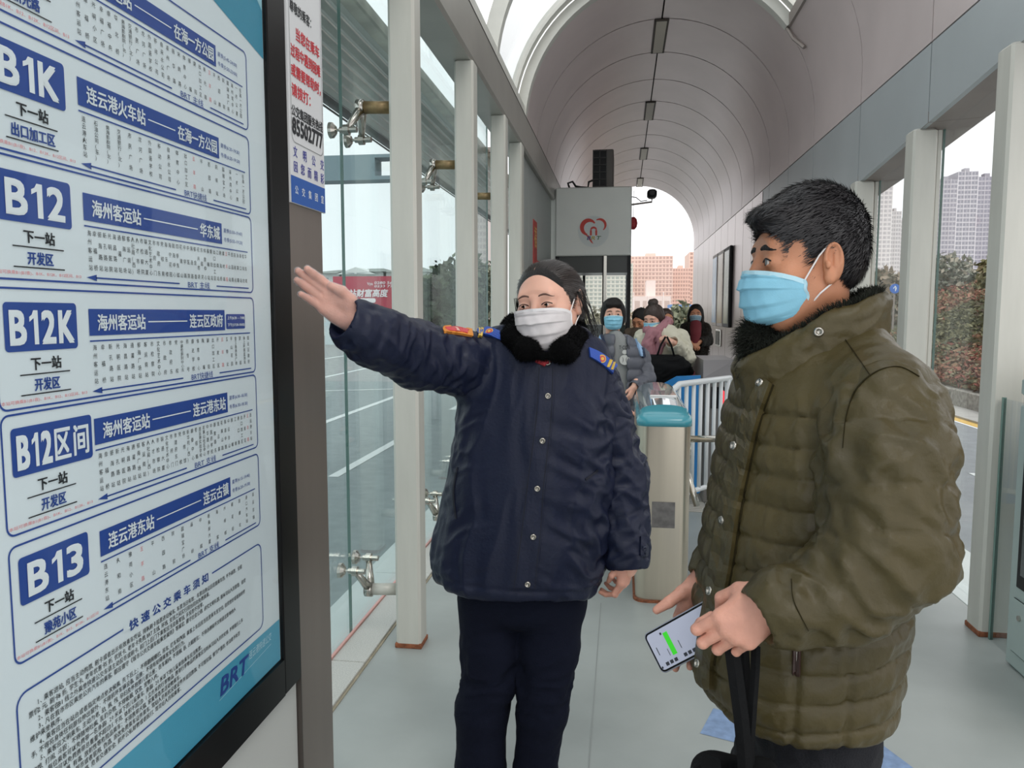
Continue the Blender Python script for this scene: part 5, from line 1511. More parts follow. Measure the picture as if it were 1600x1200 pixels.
# raised right hand: palm towards the viewer, fingers together, thumb side up
hR = put_hand(hand_mesh(curl=((8, 8, 6), (5, 6, 5), (8, 8, 6), (12, 10, 8)), spread=(0.5, 0, -0.5, -4), thumb=((0.036, 0.036, -0.014), (0.040, 0.068, -0.020), (0.033, 0.096, -0.016)), fat=1.32, flen=0.97),
              W_(551, 498, 1.765), W_(473, 436, 1.715)-W_(551, 498, 1.765), YE([0.25, -1, 0.0]), left=False, s=0.90)
hL = put_hand(hand_mesh(curl=((30, 45, 25), (35, 50, 30), (40, 55, 30), (45, 55, 30)), thumb=((0.030, 0.036, -0.012), (0.040, 0.062, -0.026), (0.030, 0.084, -0.040)), h=0.0025),
              W_(978, 868, 2.08), YE([-0.05, -0.1, -1.0]), YE([-0.9, 0.45, 0.0]), left=True, s=0.86)
V, Q = join([HW, bv, hR, hL])
wm = obj('person', V, Q, None, None, mats=[SKIN_W, SKIN_H], fm=np.concatenate([np.zeros(len(HW[1])+len(bv[1])), np.ones(len(hR[1])+len(hL[1]))]), smooth=True, origin=(-0.24, 2.1, 0.0), label='woman in navy jacket and white mask raising one arm towards the route map', cat='person')
eyes(wm, wo, RW, sW, (-0.25, 0.0)); lashes(wm, wo, RW, sW, hm_w, 0.0015); brows(wm, wo, RW, sW, hm_w, 0.0026, mat('brow_brown', '6b5047', 0.8), 0.004, 0.0225, 0.050)
mask(wm, wo, RW, sW, MASKW, top=-0.010, wide=0.072, bot=-0.122)
# hair, swept back from a parting
F = Field((-0.13, -0.12, -0.16), (0.13, 0.19, 0.15), 0.0020)
F.ell((0, 0.016, 0.027), (0.079, 0.096, 0.079))
for sx in (-1, 1): F.ell((sx*0.060, 0.034, 0.0), (0.020, 0.050, 0.052), 0.02)
F.ell((0, 0.080, -0.035), (0.06, 0.05, 0.055), 0.03)
F.ell((0.0, 0.125, -0.03), (0.036, 0.032, 0.036), 0.01)
F.ell((0.004, -0.108, -0.008), (0.067, 0.074, 0.077), 0.006, True)
F.ell((0, -0.06, -0.11), (0.085, 0.085, 0.07), 0.01, True)
for sx in (-1, 1): F.ell((sx*0.088, -0.004, -0.03), (0.024, 0.032, 0.042), 0.008, True)
v, q = F.mesh(4); n = normals(v, q)
ang = np.arctan2(v[:, 0], v[:, 2]+0.05)
st = vnoise(np.stack([ang*26, v[:, 1]*9, v[:, 2]*6], 1), 4)+0.5*vnoise(np.stack([ang*60, v[:, 1]*14, v[:, 2]*9], 1), 5)
v = v+n*(0.0018*st*np.clip((v[:, 1]+0.05)/0.04, 0, 1))[:, None]
v += n*(-0.003*np.exp(-((v[:, 0]+0.012)/0.005)**2)*(v[:, 1] < 0.03)*np.clip((v[:, 1]+0.06)/0.03, 0, 1))[:, None]
hr = obj('hair', place(v, wo, RW, sW), q, HAIR, wm, smooth=True)
W3, T3 = comb_hairs(v, n, (0, 1.0, -0.35), 16000, 0.024, 0.0009, 0.02, 0.05, 3, v[:, 1] > -0.045)
obj('fine_strands', place(W3, wo, RW, sW), T3, mat('hair_sheen', '2e2521', 0.38, spec=0.55), hr, kind='stuff')
g = random.Random(5); mb = MB()
def strand(pts, r): mb.tube([place([p], wo, RW, sW)[0] for p in pts], [r, r, r*0.8, r*0.3][:len(pts)], 3)
for i in range(26):
    sx = -1 if g.random() < 0.5 else 1
    a = g.random()
    strand([(sx*(0.078+0.010*g.random()), -0.02+0.06*a, 0.02), (sx*(0.088+0.012*g.random()), -0.005+0.06*a, -0.03), (sx*(0.090+0.018*g.random()), 0.0+0.07*a, -0.075), (sx*(0.088+0.03*g.random()), 0.01+0.07*a, -0.115-0.05*g.random())], 0.0012)
for i in range(0):
    x = (g.random()-0.5)*0.10
    strand([(x, -0.052-0.02*g.random(), 0.098), (x*1.3, -0.078, 0.083), (x*1.6+0.008*g.random(), -0.08, 0.062)], 0.0009)
for i in range(0):
    a = (g.random()-0.5)*2.4; rr = 0.090
    strand([(rr*math.sin(a)*0.9, -0.03, 0.04+rr*math.cos(a)*0.98), (rr*math.sin(a)*1.02, 0.03, 0.043+rr*math.cos(a)), (rr*math.sin(a)*0.9, 0.09+0.01*g.random(), 0.02+rr*math.cos(a)*0.7)], 0.0007)
mb.out('loose_strands', HAIR, hr, kind='stuff')

# jacket body
rows = []
for py, xl, xr, dy in ((505, 790, 900, 0.075), (520, 752, 928, 0.095), (545, 726, 950, 0.115), (590, 716, 953, 0.135), (650, 710, 955, 0.15), (720, 702, 958, 0.16), (800, 688, 957, 0.165), (870, 672, 945, 0.165), (912, 680, 930, 0.16)):
    a, b = W_(xl, py), W_(xr, py); rows.append((a[2], (a[0]+b[0])/2, 2.13, (b[0]-a[0])/2, dy))
F = Field((-0.62, 1.86, 0.60), (0.12, 2.42, 1.54), 0.005)
F.loft(rows, e=2.35, capr=0.03, yaw=math.radians(-6))
F.cone(r_sh, r_sh*0.6+r_el*0.4, 0.094, 0.088, 0.03)
F.cone(l_sh, l_sh*0.6+l_el*0.4, 0.075, 0.070, 0.03)
F.cone((cx, 2.13, 0.60), (cx, 2.13, 0.715), 0.10, 0.155, 0.01, True)
V, Q = F.mesh(1); N = normals(V, Q)
L = 1.5-V[:, 2]
sag = np.clip((V[:, 2]-0.8)/0.5, 0, 1)
f1 = folds(V, (0.15, 0.1, 1.0), 0.32, 0.06, 11); f2 = folds(V, (1.0, 0.1, -0.55), 0.16, 0.04, 12); f3 = folds(V, (1.0, -0.1, 0.5), 0.15, 0.04, 13)
w2 = np.clip((V[:, 0]+0.24)/0.16, 0, 1)*np.clip((1.32-V[:, 2])/0.1, 0, 1); w3 = np.clip((-0.30-V[:, 0])/0.10, 0, 1)
V = V+N*(0.006*np.clip(f1, -0.7, 1)+0.012*w2*np.clip(f2, -0.5, 1)+0.005*w3*np.clip(f3, -0.5, 1)-0.002)[:, None]
hem = np.exp(-((V[:, 2]-0.765)/0.006)**2); V = V-N*(0.003*hem)[:, None]
V = lap(V, Q, 0.4)
jk = obj('jacket', V, Q, NAVY, wm, smooth=True)
jt = bvh(V, Q)
s1, v1, q1, _ = sleeve(jk, [r_sh+YE([0.03, 0.0, 0.0]), r_el, W_(585, 526, 1.80), W_(535, 497, 1.735)], [0.086, 0.080, 0.066, 0.053], NAVY, fold=0.011, cuff=0.05, seed=21, diag=(0.35, 0.1, 1))
s2, v2, q2, _ = sleeve(jk, [l_sh+YE([-0.015, 0, 0.02]), l_el, W_(981, 890, 2.08)], [0.078, 0.070, 0.057], NAVY, fold=0.012, cuff=0.04, seed=31, diag=(1, 0.1, 0.35))
t1 = bvh(v1, q1); t2 = bvh(v2, q2)
vv, qq = join([(V, Q), (v1, q1), (v2, q2)]); allt = bvh(vv, qq)
# storm flap with seams, buttons, pockets
ribbon(jt, [(840, 575), (836, 650), (822, 760), (812, 840), (801, 917)], [(866, 575), (864, 650), (852, 760), (846, 840), (838, 919)], 0.001, 0.0035, 'storm_flap', NAVY, jk, 40, 5)
SEAM = mat('seam_dark', '0d1120', 0.8)
ribbon(jt, [(842, 575), (838, 650), (824, 760), (814, 840), (803, 917)], [(843.4, 575), (839.4, 650), (825.4, 760), (815.4, 840), (804.4, 917)], 0.0045, 0.0008, 'stitching', SEAM, jk, 40, 1)
ribbon(jt, [(863, 575), (861, 650), (849, 760), (843, 840), (835, 919)], [(864.2, 575), (862.2, 650), (850.2, 760), (844.2, 840), (836.2, 919)], 0.0045, 0.0008, 'stitching', SEAM, jk, 40, 1)
jv2, jq2 = V, Q
for x, y in ((856, 567), (856, 619), (848, 688), (840, 763), (833.5, 838), (825, 912)):
    stud(x, y, jt, 0.0085, SNAP, jk, 'button', 0.010)
ribbon(jt, [(714, 730), (708, 768), (712, 810)], [(716, 730), (710, 768), (714, 810)], 0.0, 0.003, 'pocket_welt', SEAM, jk, 14, 1)
ribbon(jt, [(914, 748), (924, 741), (934, 733)], [(915, 751), (925, 744), (935, 736)], 0.0, 0.003, 'pocket_welt', SEAM, jk, 10, 1)
# epaulettes and armband badge
BL = mat('epaulette_blue', '2b4fa8', 0.6); GOLD = mat('gold_braid', 'd9b44a', 0.5); BG = mat('badge_orange', 'd98a33', 0.6); BRd = mat('badge_red', 'c94a4f', 0.6)
def slab(pts, n, th, name, m, parent):
    pts = [YE(p) for p in pts]; n = YE(n); n = n/np.linalg.norm(n)
    return MB().loft([[tuple(p) for p in pts], [tuple(p+n*th) for p in pts]]).out(name, m, parent)
def strip3(c, d, up, length, width, th, name, m, parent):
    c = YE(c); d = YE(d)/np.linalg.norm(d); up = YE(up)/np.linalg.norm(up); s_ = np.cross(d, up); s_ /= np.linalg.norm(s_)
    k = slab([c-d*length/2-s_*width/2, c+d*length/2-s_*width/2, c+d*length/2+s_*width/2, c-d*length/2+s_*width/2], up, th, name, m, parent); orient(k); return k
def on_top(px, py, Y, lift=0.0):
    p = P(px, py, Y); loc, no, i, d = allt.find_nearest(Vector(p)); return YE(loc)+YE(no)*lift, YE(no)
def emblem(tree, px, py, rr, lift, parent):
    p, n = hit(tree, px, py)
    if p is None: return
    if n @ (EYE-p) < 0: n = -n
    n = n+YE([0, -0.35, 0]); n /= np.linalg.norm(n)
    a_ = np.cross(n, [0, 0, 1.0]); a_ /= np.linalg.norm(a_); b_ = np.cross(n, a_)
    for f_, mm_, hh_ in ((1.0, GOLD, 0.001), (0.75, BRd, 0.0018), (0.4, GOLD, 0.0024)):
        MB().loft([[tuple(p+n*(lift+z_)+rr*f_*(math.cos(t)*a_+math.sin(t)*b_)) for t in [2*math.pi*k/18 for k in range(18)]] for z_ in (0, hh_)]).out('emblem', mm_, parent)
for A_, B_, em_, bars in (([(919, 544), (940, 554), (961, 571)], [(921, 558), (940, 570), (957, 585)], (939, 561), ((949, 564), (954, 568))),
                          ([(746, 514), (764, 514), (783, 520)], [(748, 524), (764, 526), (783, 532)], (766, 521), ((754, 518), (750, 518)))):
    e = ribbon(allt, A_, B_, 0.003, 0.005, 'epaulette', BL, jk, 12, 4)
    emblem(allt, *em_, 0.011, 0.008, e)
    for bx_, by_ in bars:
        ribbon(allt, [(bx_, by_-2), (bx_-4, by_+9)], [(bx_+3, by_-1), (bx_-1, by_+10)], 0.006, 0.004, 'gold_bar', GOLD, e, 4, 1)
e = ribbon(allt, [(692, 512), (714, 512), (737, 517)], [(694, 521), (714, 523), (737, 527)], 0.003, 0.004, 'arm_badge', BG, jk, 10, 3)
ribbon(allt, [(697, 514.5), (714, 514.5), (731, 518.5)], [(699, 519), (714, 520.5), (731, 524)], 0.005, 0.004, 'badge_field', BRd, e, 10, 2)
ribbon(allt, [(711, 515.5), (717, 516.5)], [(711, 519), (717, 520)], 0.0065, 0.0035, 'badge_mark', mat('badge_pale', 'e9b5a8', 0.6), e, 2, 1)
# cuff tab
p, n_ = hit(t2, 1003, 852)
if p is not None:
    stud(1006, 856, t2, 0.006, mat('tab_button', '23283c', 0.3), s2, 'button', 0.006)
ribbon(t2, [(1000, 838), (999, 868)], [(1012, 838), (1011, 870)], 0.001, 0.004, 'cuff_tab', NAVY, s2, 8, 3)
# fur collar
F = Field((-0.42, 1.86, 1.30), (0.0, 2.32, 1.56), 0.004)
cp = [W_(846, 556, 1.985), W_(822, 546, 1.985), W_(803, 528, 2.05), W_(803, 512, 2.16), W_(850, 500, 2.24), W_(896, 516, 2.19), W_(896, 532, 2.07), W_(882, 548, 1.995), W_(862, 556, 1.98)]
rs = [0.012, 0.028, 0.033, 0.034, 0.033, 0.034, 0.036, 0.032, 0.014]
for i in range(len(cp)-1): F.cone(cp[i], cp[i+1], rs[i], rs[i+1], 0.015)
v, q = F.mesh(1); n = normals(v, q); v = v+n*(0.004*vnoise(v*45, 2))[:, None]
fc = obj('fur_collar', v, q, FURB, jk, smooth=True)
W3, T3 = hairs(v, n, 20000, 0.006, 0.0010, comb=(0, 0, -0.4), rnd=0.4, seed=4)
obj('fur', W3, T3, FURB, fc, kind='stuff')
# red lining glimpsed at the neck and wrist
MB().tube([W_(838, 562, 2.0), W_(850, 568, 1.99), W_(860, 562, 2.0)], 0.008, 6).out('red_undershirt', mat('undershirt_red', 'a52f37', 0.8), wm)
d_ = (W_(473, 434, 1.715)-W_(551, 499, 1.765)); d_ /= np.linalg.norm(d_)
c0 = W_(551, 499, 1.765)-d_*0.012
rg = MB().loft([[tuple(c0+d_*z_+r_*(math.cos(t)*np.cross(d_, [0, 1, 0.0])+math.sin(t)*YE([0, 1.0, 0]))) for t in [2*math.pi*k/20 for k in range(20)]] for z_, r_ in ((-0.02, 0.031), (0.0, 0.031), (0.002, 0.028), (-0.02, 0.027))], cap=False)
rg.out('red_wristband', mat('wristband_red', 'a83a42', 0.8), wm)
# thin clear glove over the raised hand
gm = bpy.data.materials.new('clear_glove'); gm.use_nodes = True
nt = gm.node_tree; nt.nodes.clear()
o_ = nt.nodes.new('ShaderNodeOutputMaterial'); tr = nt.nodes.new('ShaderNodeBsdfTransparent'); gl = nt.nodes.new('ShaderNodeBsdfPrincipled')
gl.inputs['Base Color'].default_value = (0.85, 0.85, 0.87, 1); gl.inputs['Roughness'].default_value = 0.12
lw = nt.nodes.new('ShaderNodeLayerWeight'); lw.inputs['Blend'].default_value = 0.25
ma = nt.nodes.new('ShaderNodeMath'); ma.operation = 'MULTIPLY_ADD'; ma.inputs[1].default_value = 0.45; ma.inputs[2].default_value = 0.10
mx = nt.nodes.new('ShaderNodeMixShader')
nt.links.new(lw.outputs['Facing'], ma.inputs[0]); nt.links.new(ma.outputs[0], mx.inputs[0]); nt.links.new(tr.outputs[0], mx.inputs[1]); nt.links.new(gl.outputs[0], mx.inputs[2]); nt.links.new(mx.outputs[0], o_.inputs[0])
gv, gq = hR; gn = normals(gv, gq)
gv2 = gv+gn*(0.0016+0.0016*np.clip(vnoise(gv*70, 6)+0.2*vnoise(gv*200, 7), -0.2, 1))[:, None]
obj('clear_glove', gv2, gq, gm, wm, smooth=True)
# trousers and shoes
F = Field((-0.48, 1.92, 0.03), (0.0, 2.34, 0.93), 0.006)
ct_ = W_(816, 935)[0]
F.loft([(0.62, ct_, 2.12, 0.170, 0.11), (0.72, ct_, 2.12, 0.180, 0.125), (0.82, ct_-0.005, 2.12, 0.170, 0.13), (0.92, cx, 2.12, 0.15, 0.12)], 0.03, capr=0.06)
def legs(F, defs, k=0.03):
    for pts, r in defs: 
        for i in range(len(pts)-1): F.cone(pts[i], pts[i+1], r[i], r[i+1], k)
LR = [W_(768, 935, 2.12), W_(768, 1010, 2.11), W_(766, 1060, 2.10), W_(753, 1110, 2.10), W_(751, 1200, 2.11), YE([W_(751, 1200, 2.11)[0], 2.13, 0.09])]
LL = [W_(862, 935, 2.12), W_(856, 1010, 2.11), W_(850, 1060, 2.10), W_(847, 1110, 2.10), W_(836, 1200, 2.12), YE([W_(832, 1200, 2.12)[0], 2.14, 0.09])]
legs(F, [(LR, [0.098, 0.086, 0.074, 0.074, 0.070, 0.062]), (LL, [0.098, 0.086, 0.073, 0.071, 0.060, 0.058])], 0.018)
V, Q = F.mesh(1); N = normals(V, Q)
f = folds(V, (1, 0.2, 0.25), 0.12, 0.035, 41); kn = np.exp(-((V[:, 2]-0.46)/0.09)**2)+0.5*np.clip((0.3-V[:, 2])/0.2, 0, 1)+0.15
V = V+N*(0.008*kn*np.clip(f, -0.6, 1))[:, None]
obj('trousers', lap(V, Q, 0.3), Q, NAVYT, wm, smooth=True)
def shoe(parent, c, yaw, L=0.25, m=SHOE):
    F = Field((-0.06, -0.2, 0), (0.06, 0.12, 0.13), 0.005)
    F.loft([(0.004, 0, -0.05, 0.046, 0.125), (0.03, 0, -0.05, 0.045, 0.122), (0.055, 0, -0.02, 0.038, 0.09), (0.09, 0, 0.025, 0.036, 0.048), (0.115, 0, 0.03, 0.035, 0.042)], 0.0, capr=0.01)
    v, q = F.mesh(1); return obj('shoe', place(v, c, Rm(yaw), L/0.25), q, m, parent, smooth=True)
for A_ in (LR, LL): shoe(wm, YE([A_[-1][0], 2.10, 0.0]), math.radians(-10))

# ================================================================== the man in the olive coat
def M_(px, py, Y=1.3): return P(px, py, Y)
mo = M_(1259, 409, 1.31)
RM = Rm(math.radians(-80), math.radians(2), math.radians(0))
sM = YE([0.95, 0.86, 0.97])
hv, hq = head_mesh(slit=0.0042, neck=(0.054, 0.058, 0.024))
hm_m = (hv, hq)
HM = (place(hv, mo, RM, sM), hq)
ls, le, lw_ = M_(1375, 640, 1.17), M_(1385, 850, 1.08), M_(1212, 945, 1.05)
rs_, re, rw = M_(1240, 600, 1.52), M_(1190, 850, 1.50), M_(1108, 905, 1.38)
tx, ty = M_(1265, 600, 1.34)[0], 1.34
B = Field((-0.05, 0.8, 0.0), (0.72, 1.75, 1.56), 0.010)
zt = M_(1300, 1100, 1.3)[2]
B.loft([(0.88, tx+0.01, ty, 0.085, 0.12), (1.0, tx+0.01, ty, 0.10, 0.14), (1.2, tx+0.015, ty, 0.12, 0.17), (1.36, tx+0.025, ty, 0.10, 0.17), (1.44, tx+0.03, ty, 0.06, 0.08)], 0.02)
B.chain([ls, le, M_(1315, 925, 1.065), lw_], [0.05, 0.042, 0.035, 0.028], 0.02); B.chain([rs_, re, rw], [0.05, 0.042, 0.026], 0.03)
mh = [YE([tx+0.02, 1.275, 0.88]), YE([tx+0.02, 1.42, 0.88])]; mk = [YE([tx-0.01, 1.25, 0.48]), YE([tx-0.02, 1.47, 0.48])]; mf = [YE([tx+0.03, 1.22, 0.09]), YE([tx+0.02, 1.48, 0.09])]
for a, b, c in zip(mh, mk, mf):
    B.chain([a, b, c], [0.065, 0.055, 0.042], 0.03); B.cone(c, c+YE([-0.15, 0, -0.05]), 0.04, 0.03, 0.02)
B.cone((tx+0.01, ty, 1.40), mo+RM@YE([0, 0.035, -0.12]), 0.062, 0.056, 0.02)
bm_ = B.mesh(1)
# left fist holding the bag strap: back of the hand to the viewer, knuckles lower left
fw, ft = M_(1196, 950, 1.045), M_(1128, 1004, 1.06)
hl = put_hand(hand_mesh(curl=((18, 92, 55), (26, 95, 55), (34, 92, 55), (42, 90, 55)), spread=(7, 2, -3, -8), thumb=((0.036, 0.036, -0.020), (0.040, 0.066, -0.038), (0.020, 0.086, -0.052)), fat=1.02, wrist=0.02),
              M_(1212, 932, 1.055), YE([-0.74, -0.08, -0.66]), YE([0.10, 1.0, -0.12]), left=True, s=0.90)
# right hand holding the phone from behind
pw, pt_ = M_(1096, 905, 1.37), M_(1040, 975, 1.34)
hr_ = put_hand(hand_mesh(curl=((5, 20, 40), (5, 22, 45), (5, 25, 45), (8, 30, 45)), thumb=((0.036, 0.028, -0.022), (0.056, 0.050, -0.040), (0.074, 0.070, -0.046)), fat=1.05, h=0.0025, wrist=0.025),
               M_(1102, 908, 1.405), YE([-0.22, -0.05, -0.9]), YE([-0.10, -1.0, 0.15]), left=False, s=0.95)
V, Q = join([HM, bm_, hl, hr_])
mm = obj('person', V, Q, None, None, mats=[SKIN_M, SKIN_H], fm=np.concatenate([np.zeros(len(HM[1])+len(bm_[1])), np.ones(len(hl[1])+len(hr_[1]))]), smooth=True, origin=(tx, ty, 0.0), label='man in olive quilted puffer coat and blue mask holding a phone and a bag', cat='person')
eyes(mm, mo, RM, sM, (0.0, 0.05)); lashes(mm, mo, RM, sM, hm_m, 0.0014); brows(mm, mo, RM, sM, hm_m, 0.0044, None, 0.002, 0.0225, 0.050)
mask(mm, mo, RM, sM, MASKB, top=-0.016, wide=0.071, bot=-0.104, bulge=-0.001)
# short hair
F = Field((-0.11, -0.135, -0.11), (0.11, 0.135, 0.15), 0.0025)
F.ell((0, 0.012, 0.038), (0.081, 0.099, 0.091))
F.ell((0, -0.066, 0.076), (0.056, 0.036, 0.018), 0.02)
F.ell((0, 0.052, 0.0), (0.062, 0.055, 0.055), 0.02)
F.ell((0, -0.122, -0.004), (0.098, 0.076, 0.064), 0.005, True)
F.ell((0, -0.04, -0.10), (0.12, 0.10, 0.085), 0.008, True)
for sx in (-1, 1):
    F.ell((sx*0.088, 0.006, -0.020), (0.030, 0.028, 0.040), 0.006, True)
    F.ell((sx*0.085, 0.026, -0.062), (0.045, 0.036, 0.050), 0.006, True)
    F.ell((sx*0.090, -0.052, 0.014), (0.035, 0.030, 0.038), 0.006, True)
F.ell((0, 0.05, -0.10), (0.10, 0.09, 0.060), 0.008, True)
v, q = F.mesh(1); n = normals(v, q); v = v+n*(0.0015*vnoise(v*160, 2)+0.002*vnoise(v*50, 3))[:, None]
hr = obj('hair', place(v, mo, RM, sM), q, HAIR_M, mm, smooth=True)
dr = np.stack([v[:, 0]*4, -1+v[:, 1]*4, -0.3-6*np.clip(0.05-v[:, 2], 0, 1)], 1)
W3, T3 = comb_hairs(v, n, dr, 20000, 0.013, 0.0011, 0.28, 0.14, 8)
obj('short_strands', place(W3, mo, RM, sM), T3, mat('hair_short_sheen', '2a282a', 0.45, spec=0.5), hr, kind='stuff')

# coat body
rows = []
for py, xl, xr, dy in ((505, 1235, 1372, 0.08), (545, 1195, 1385, 0.13), (600, 1168, 1398, 0.185), (680, 1146, 1412, 0.21), (780, 1126, 1418, 0.215), (880, 1108, 1412, 0.215), (980, 1092, 1402, 0.215), (1050, 1088, 1390, 0.21), (1085, 1093, 1382, 0.205)):
    a, b = M_(xl, py), M_(xr, py); rows.append((a[2], (a[0]+b[0])/2, 1.345, (b[0]-a[0])/2, dy))
F = Field((0.0, 1.05, 0.74), (0.62, 1.66, 1.56), 0.004)
F.loft(rows, e=2.4, capr=0.03, yaw=math.radians(8))
F.cone((tx, ty, 0.70), (tx, ty, 0.85), 0.10, 0.12, 0.01, True)
F.cone(M_(1340, 560, 1.25), M_(1378, 625, 1.165), 0.05, 0.072, 0.05); F.cone(ls, ls*0.7+le*0.3, 0.072, 0.07, 0.03); F.cone(rs_, rs_*0.7+re*0.3, 0.08, 0.07, 0.03)
V, Q = F.mesh(1); N = normals(V, Q)
sp = 0.047
ph = (V[:, 2]+0.012*np.sin((V[:, 0])*9)+0.007*vnoise(V*9, 3))/sp+0.15
qb = (np.abs(np.sin(np.pi*ph))+1e-6)**0.26
side = np.clip((1.40-V[:, 2])/0.03, 0, 1)
up_ = np.abs(N[:, 2]) < 0.75
vert = np.ones(len(V))
for px_v in (1245, 1330):   # vertical quilting seams
    xv = M_(px_v, 1050, 1.13)[0]; vert *= 1-0.8*np.exp(-((V[:, 0]-xv)/0.006)**2)*((V[:, 1] < 1.3) & (V[:, 2] < (1.12 if px_v == 1245 else 0.98)))
V = V+N*((qb-0.86)*0.0125*side*up_*np.clip((V[:, 2]-V[:, 2].min()-0.004)/0.02, 0, 1))[:, None]
V = V-N*(0.006*(1-vert))[:, None]
f2 = folds(V, (0.3, 0.2, 1), 0.07, 0.022, 52); f3 = folds(V, (1, 0.1, 0.35), 0.14, 0.035, 53)
V = V+N*(0.0025*np.clip(f2, -0.5, 1)*side+0.003*np.clip(f3, -0.5, 1))[:, None]
ck = obj('puffer_coat', V, Q, OLIVE, mm, smooth=True)
ct = bvh(V, Q)
s3, v3, q3, _ = sleeve(ck, [M_(1376, 645, 1.16), M_(1382, 730, 1.11), M_(1388, 850, 1.08), M_(1316, 924, 1.06), M_(1222, 948, 1.045), M_(1182, 968, 1.035)], [0.080, 0.083, 0.078, 0.060, 0.043, 0.041], OLIVE, fold=0.011, puff=0.009, spacing=0.062, cuff=0.02, seed=61, phase=0.15, diag=(0.8, -0.1, -0.55))
s4, v4, q4, _ = sleeve(ck, [rs_, re, M_(1124, 886, 1.40), M_(1103, 912, 1.385)], [0.080, 0.065, 0.044, 0.041], OLIVE, fold=0.005, puff=0.008, spacing=0.09, cuff=0.03, seed=71)
t3 = bvh(v3, q3)
# front placket with snaps
ribbon(ct, [(1196, 590), (1170, 640), (1150, 700), (1133, 780), (1117, 870), (1102, 960), (1091, 1040), (1096, 1068)], [(1208, 602), (1188, 660), (1174, 720), (1160, 790), (1146, 880), (1130, 960), (1116, 1040), (1116, 1078)], 0.003, 0.006, 'placket', OLIVE, ck, 50, 4)
SEO = mat('seam_olive', '2c2717', 0.9, spec=0.1)
ribbon(ct, [(1209, 602), (1189, 660), (1175, 720), (1161, 790), (1147, 880), (1131, 960), (1117, 1040)], [(1209.8, 602), (1189.8, 660), (1175.8, 720), (1161.8, 790), (1147.8, 880), (1131.8, 960), (1117.8, 1040)], 0.002, 0.001, 'stitching', SEO, ck, 40, 1)
for x, y in ((1191, 602), (1151, 698), (1133, 811), (1113, 924), (1094, 1038)): stud(x+3, y, ct, 0.0075, SNAP, ck, 'button', 0.013)
vv, qq = join([(V, Q), (v3, q3)]); at3 = bvh(vv, qq)
ribbon(at3, [(1318, 528), (1338, 556), (1360, 588)], [(1319.2, 527.4), (1339.2, 555.4), (1361.2, 587.4)], 0.0005, 0.001, 'stitching', SEO, ck, 16, 1)
ribbon(at3, [(1316, 700), (1322, 650), (1338, 608), (1370, 580), (1405, 574), (1436, 588)], [(1317.2, 700), (1323.2, 650.5), (1339, 609), (1370.5, 581.2), (1405, 573.3), (1435.5, 589)], 0.0005, 0.001, 'stitching', SEO, ck, 40, 1)
ribbon(at3, [(1236, 905), (1240, 940), (1262, 985)], [(1237.2, 904.6), (1241.2, 939.6), (1263.2, 984.6)], 0.0005, 0.001, 'stitching', SEO, ck, 16, 1)
stud(1266, 872, ct, 0.008, SNAP, ck, 'button', 0.008)
ribbon(ct, [(1238, 1006), (1237, 1052)], [(1252, 1006), (1251, 1054)], 0.001, 0.004, 'pocket_facing', mat('brown_leather', '3a2722', 0.5), ck, 8, 3)
ribbon(ct, [(1243.5, 1010), (1242.5, 1046)], [(1247, 1010), (1246, 1046)], 0.005, 0.0015, 'zip', SNAP, ck, 10, 1)
# stand-up collar with fur inside
def ringp(t, r1, r2, z, c, tilt=0.0):
    x = c[0]+r1*math.cos(t); y = c[1]+r2*math.sin(t); return (x, y, z+tilt*math.cos(t))
cc = YE([tx+0.006, 1.325])
F = Field((0.05, 1.10, 1.30), (0.55, 1.60, 1.62), 0.004)
n_ = 40; cen = []
for i in range(n_+1):
    t = math.radians(200+320*i/n_) if False else math.radians(-168+336*i/n_)
    fr = max(0, -math.cos(t))          # 1 at the open front (-x)
    x = cc[0]+0.086*math.cos(t)-0.020*fr; y = cc[1]+0.100*math.sin(t)
    zb_ = 1.405+0.030*math.cos(t)-0.03*fr; zt_ = zb_+0.085-0.022*fr
    cen.append(((x, y, zb_), (x+0.004*math.cos(t)+(-0.012)*fr, y*1.0, zt_)))
for i in range(n_):
    (a, b), (c, d) = cen[i], cen[i+1]
    for w_ in (0, 0.25, 0.5, 0.75, 1.0):
        p0 = YE(a)*(1-w_)+YE(b)*w_; p1 = YE(c)*(1-w_)+YE(d)*w_
        F.cone(p0, p1, 0.0125, 0.0125, 0.012)
v, q = F.mesh(2); n = normals(v, q); v = v+n*(0.003*folds(v, (0.6, 0.6, 0.2), 0.08, 0.025, 33))[:, None]
cl = obj('stand_collar', v, q, OLIVE, ck, smooth=True); clt = bvh(v, q)
inner = ((v[:, 0]-cc[0])*n[:, 0]+(v[:, 1]-cc[1])*n[:, 1] < 0.03)
top = v[:, 2] > 1.40
sel = inner & top
W3, T3 = hairs(v[sel], n[sel], 15000, 0.012, 0.0013, comb=(0, 0, 0.55), rnd=0.5, seed=9)
obj('fur_lining', W3, T3, FURG, cl, kind='stuff')
stud(1279, 519, clt, 0.0075, SNAP, cl, 'button', 0.007)
# fur at the open front of the collar
F = Field((0.05, 1.10, 1.26), (0.45, 1.60, 1.56), 0.005)
F.chain([M_(1183, 572, 1.30), M_(1190, 530, 1.31), M_(1216, 510, 1.32), M_(1240, 522, 1.34)], [0.016, 0.028, 0.028, 0.02], 0.01)
F.chain([M_(1183, 572, 1.30), M_(1205, 560, 1.30), M_(1225, 540, 1.32)], [0.016, 0.02, 0.02], 0.01)
v, q = F.mesh(1); n = normals(v, q)
fl_ = obj('fur_lapel', v, q, FURG, ck, smooth=True)
W3, T3 = hairs(v, n, 9000, 0.020, 0.0013, comb=(0, 0, 0.2), rnd=0.5, seed=12); obj('fur', W3, T3, FURG, fl_, kind='stuff')
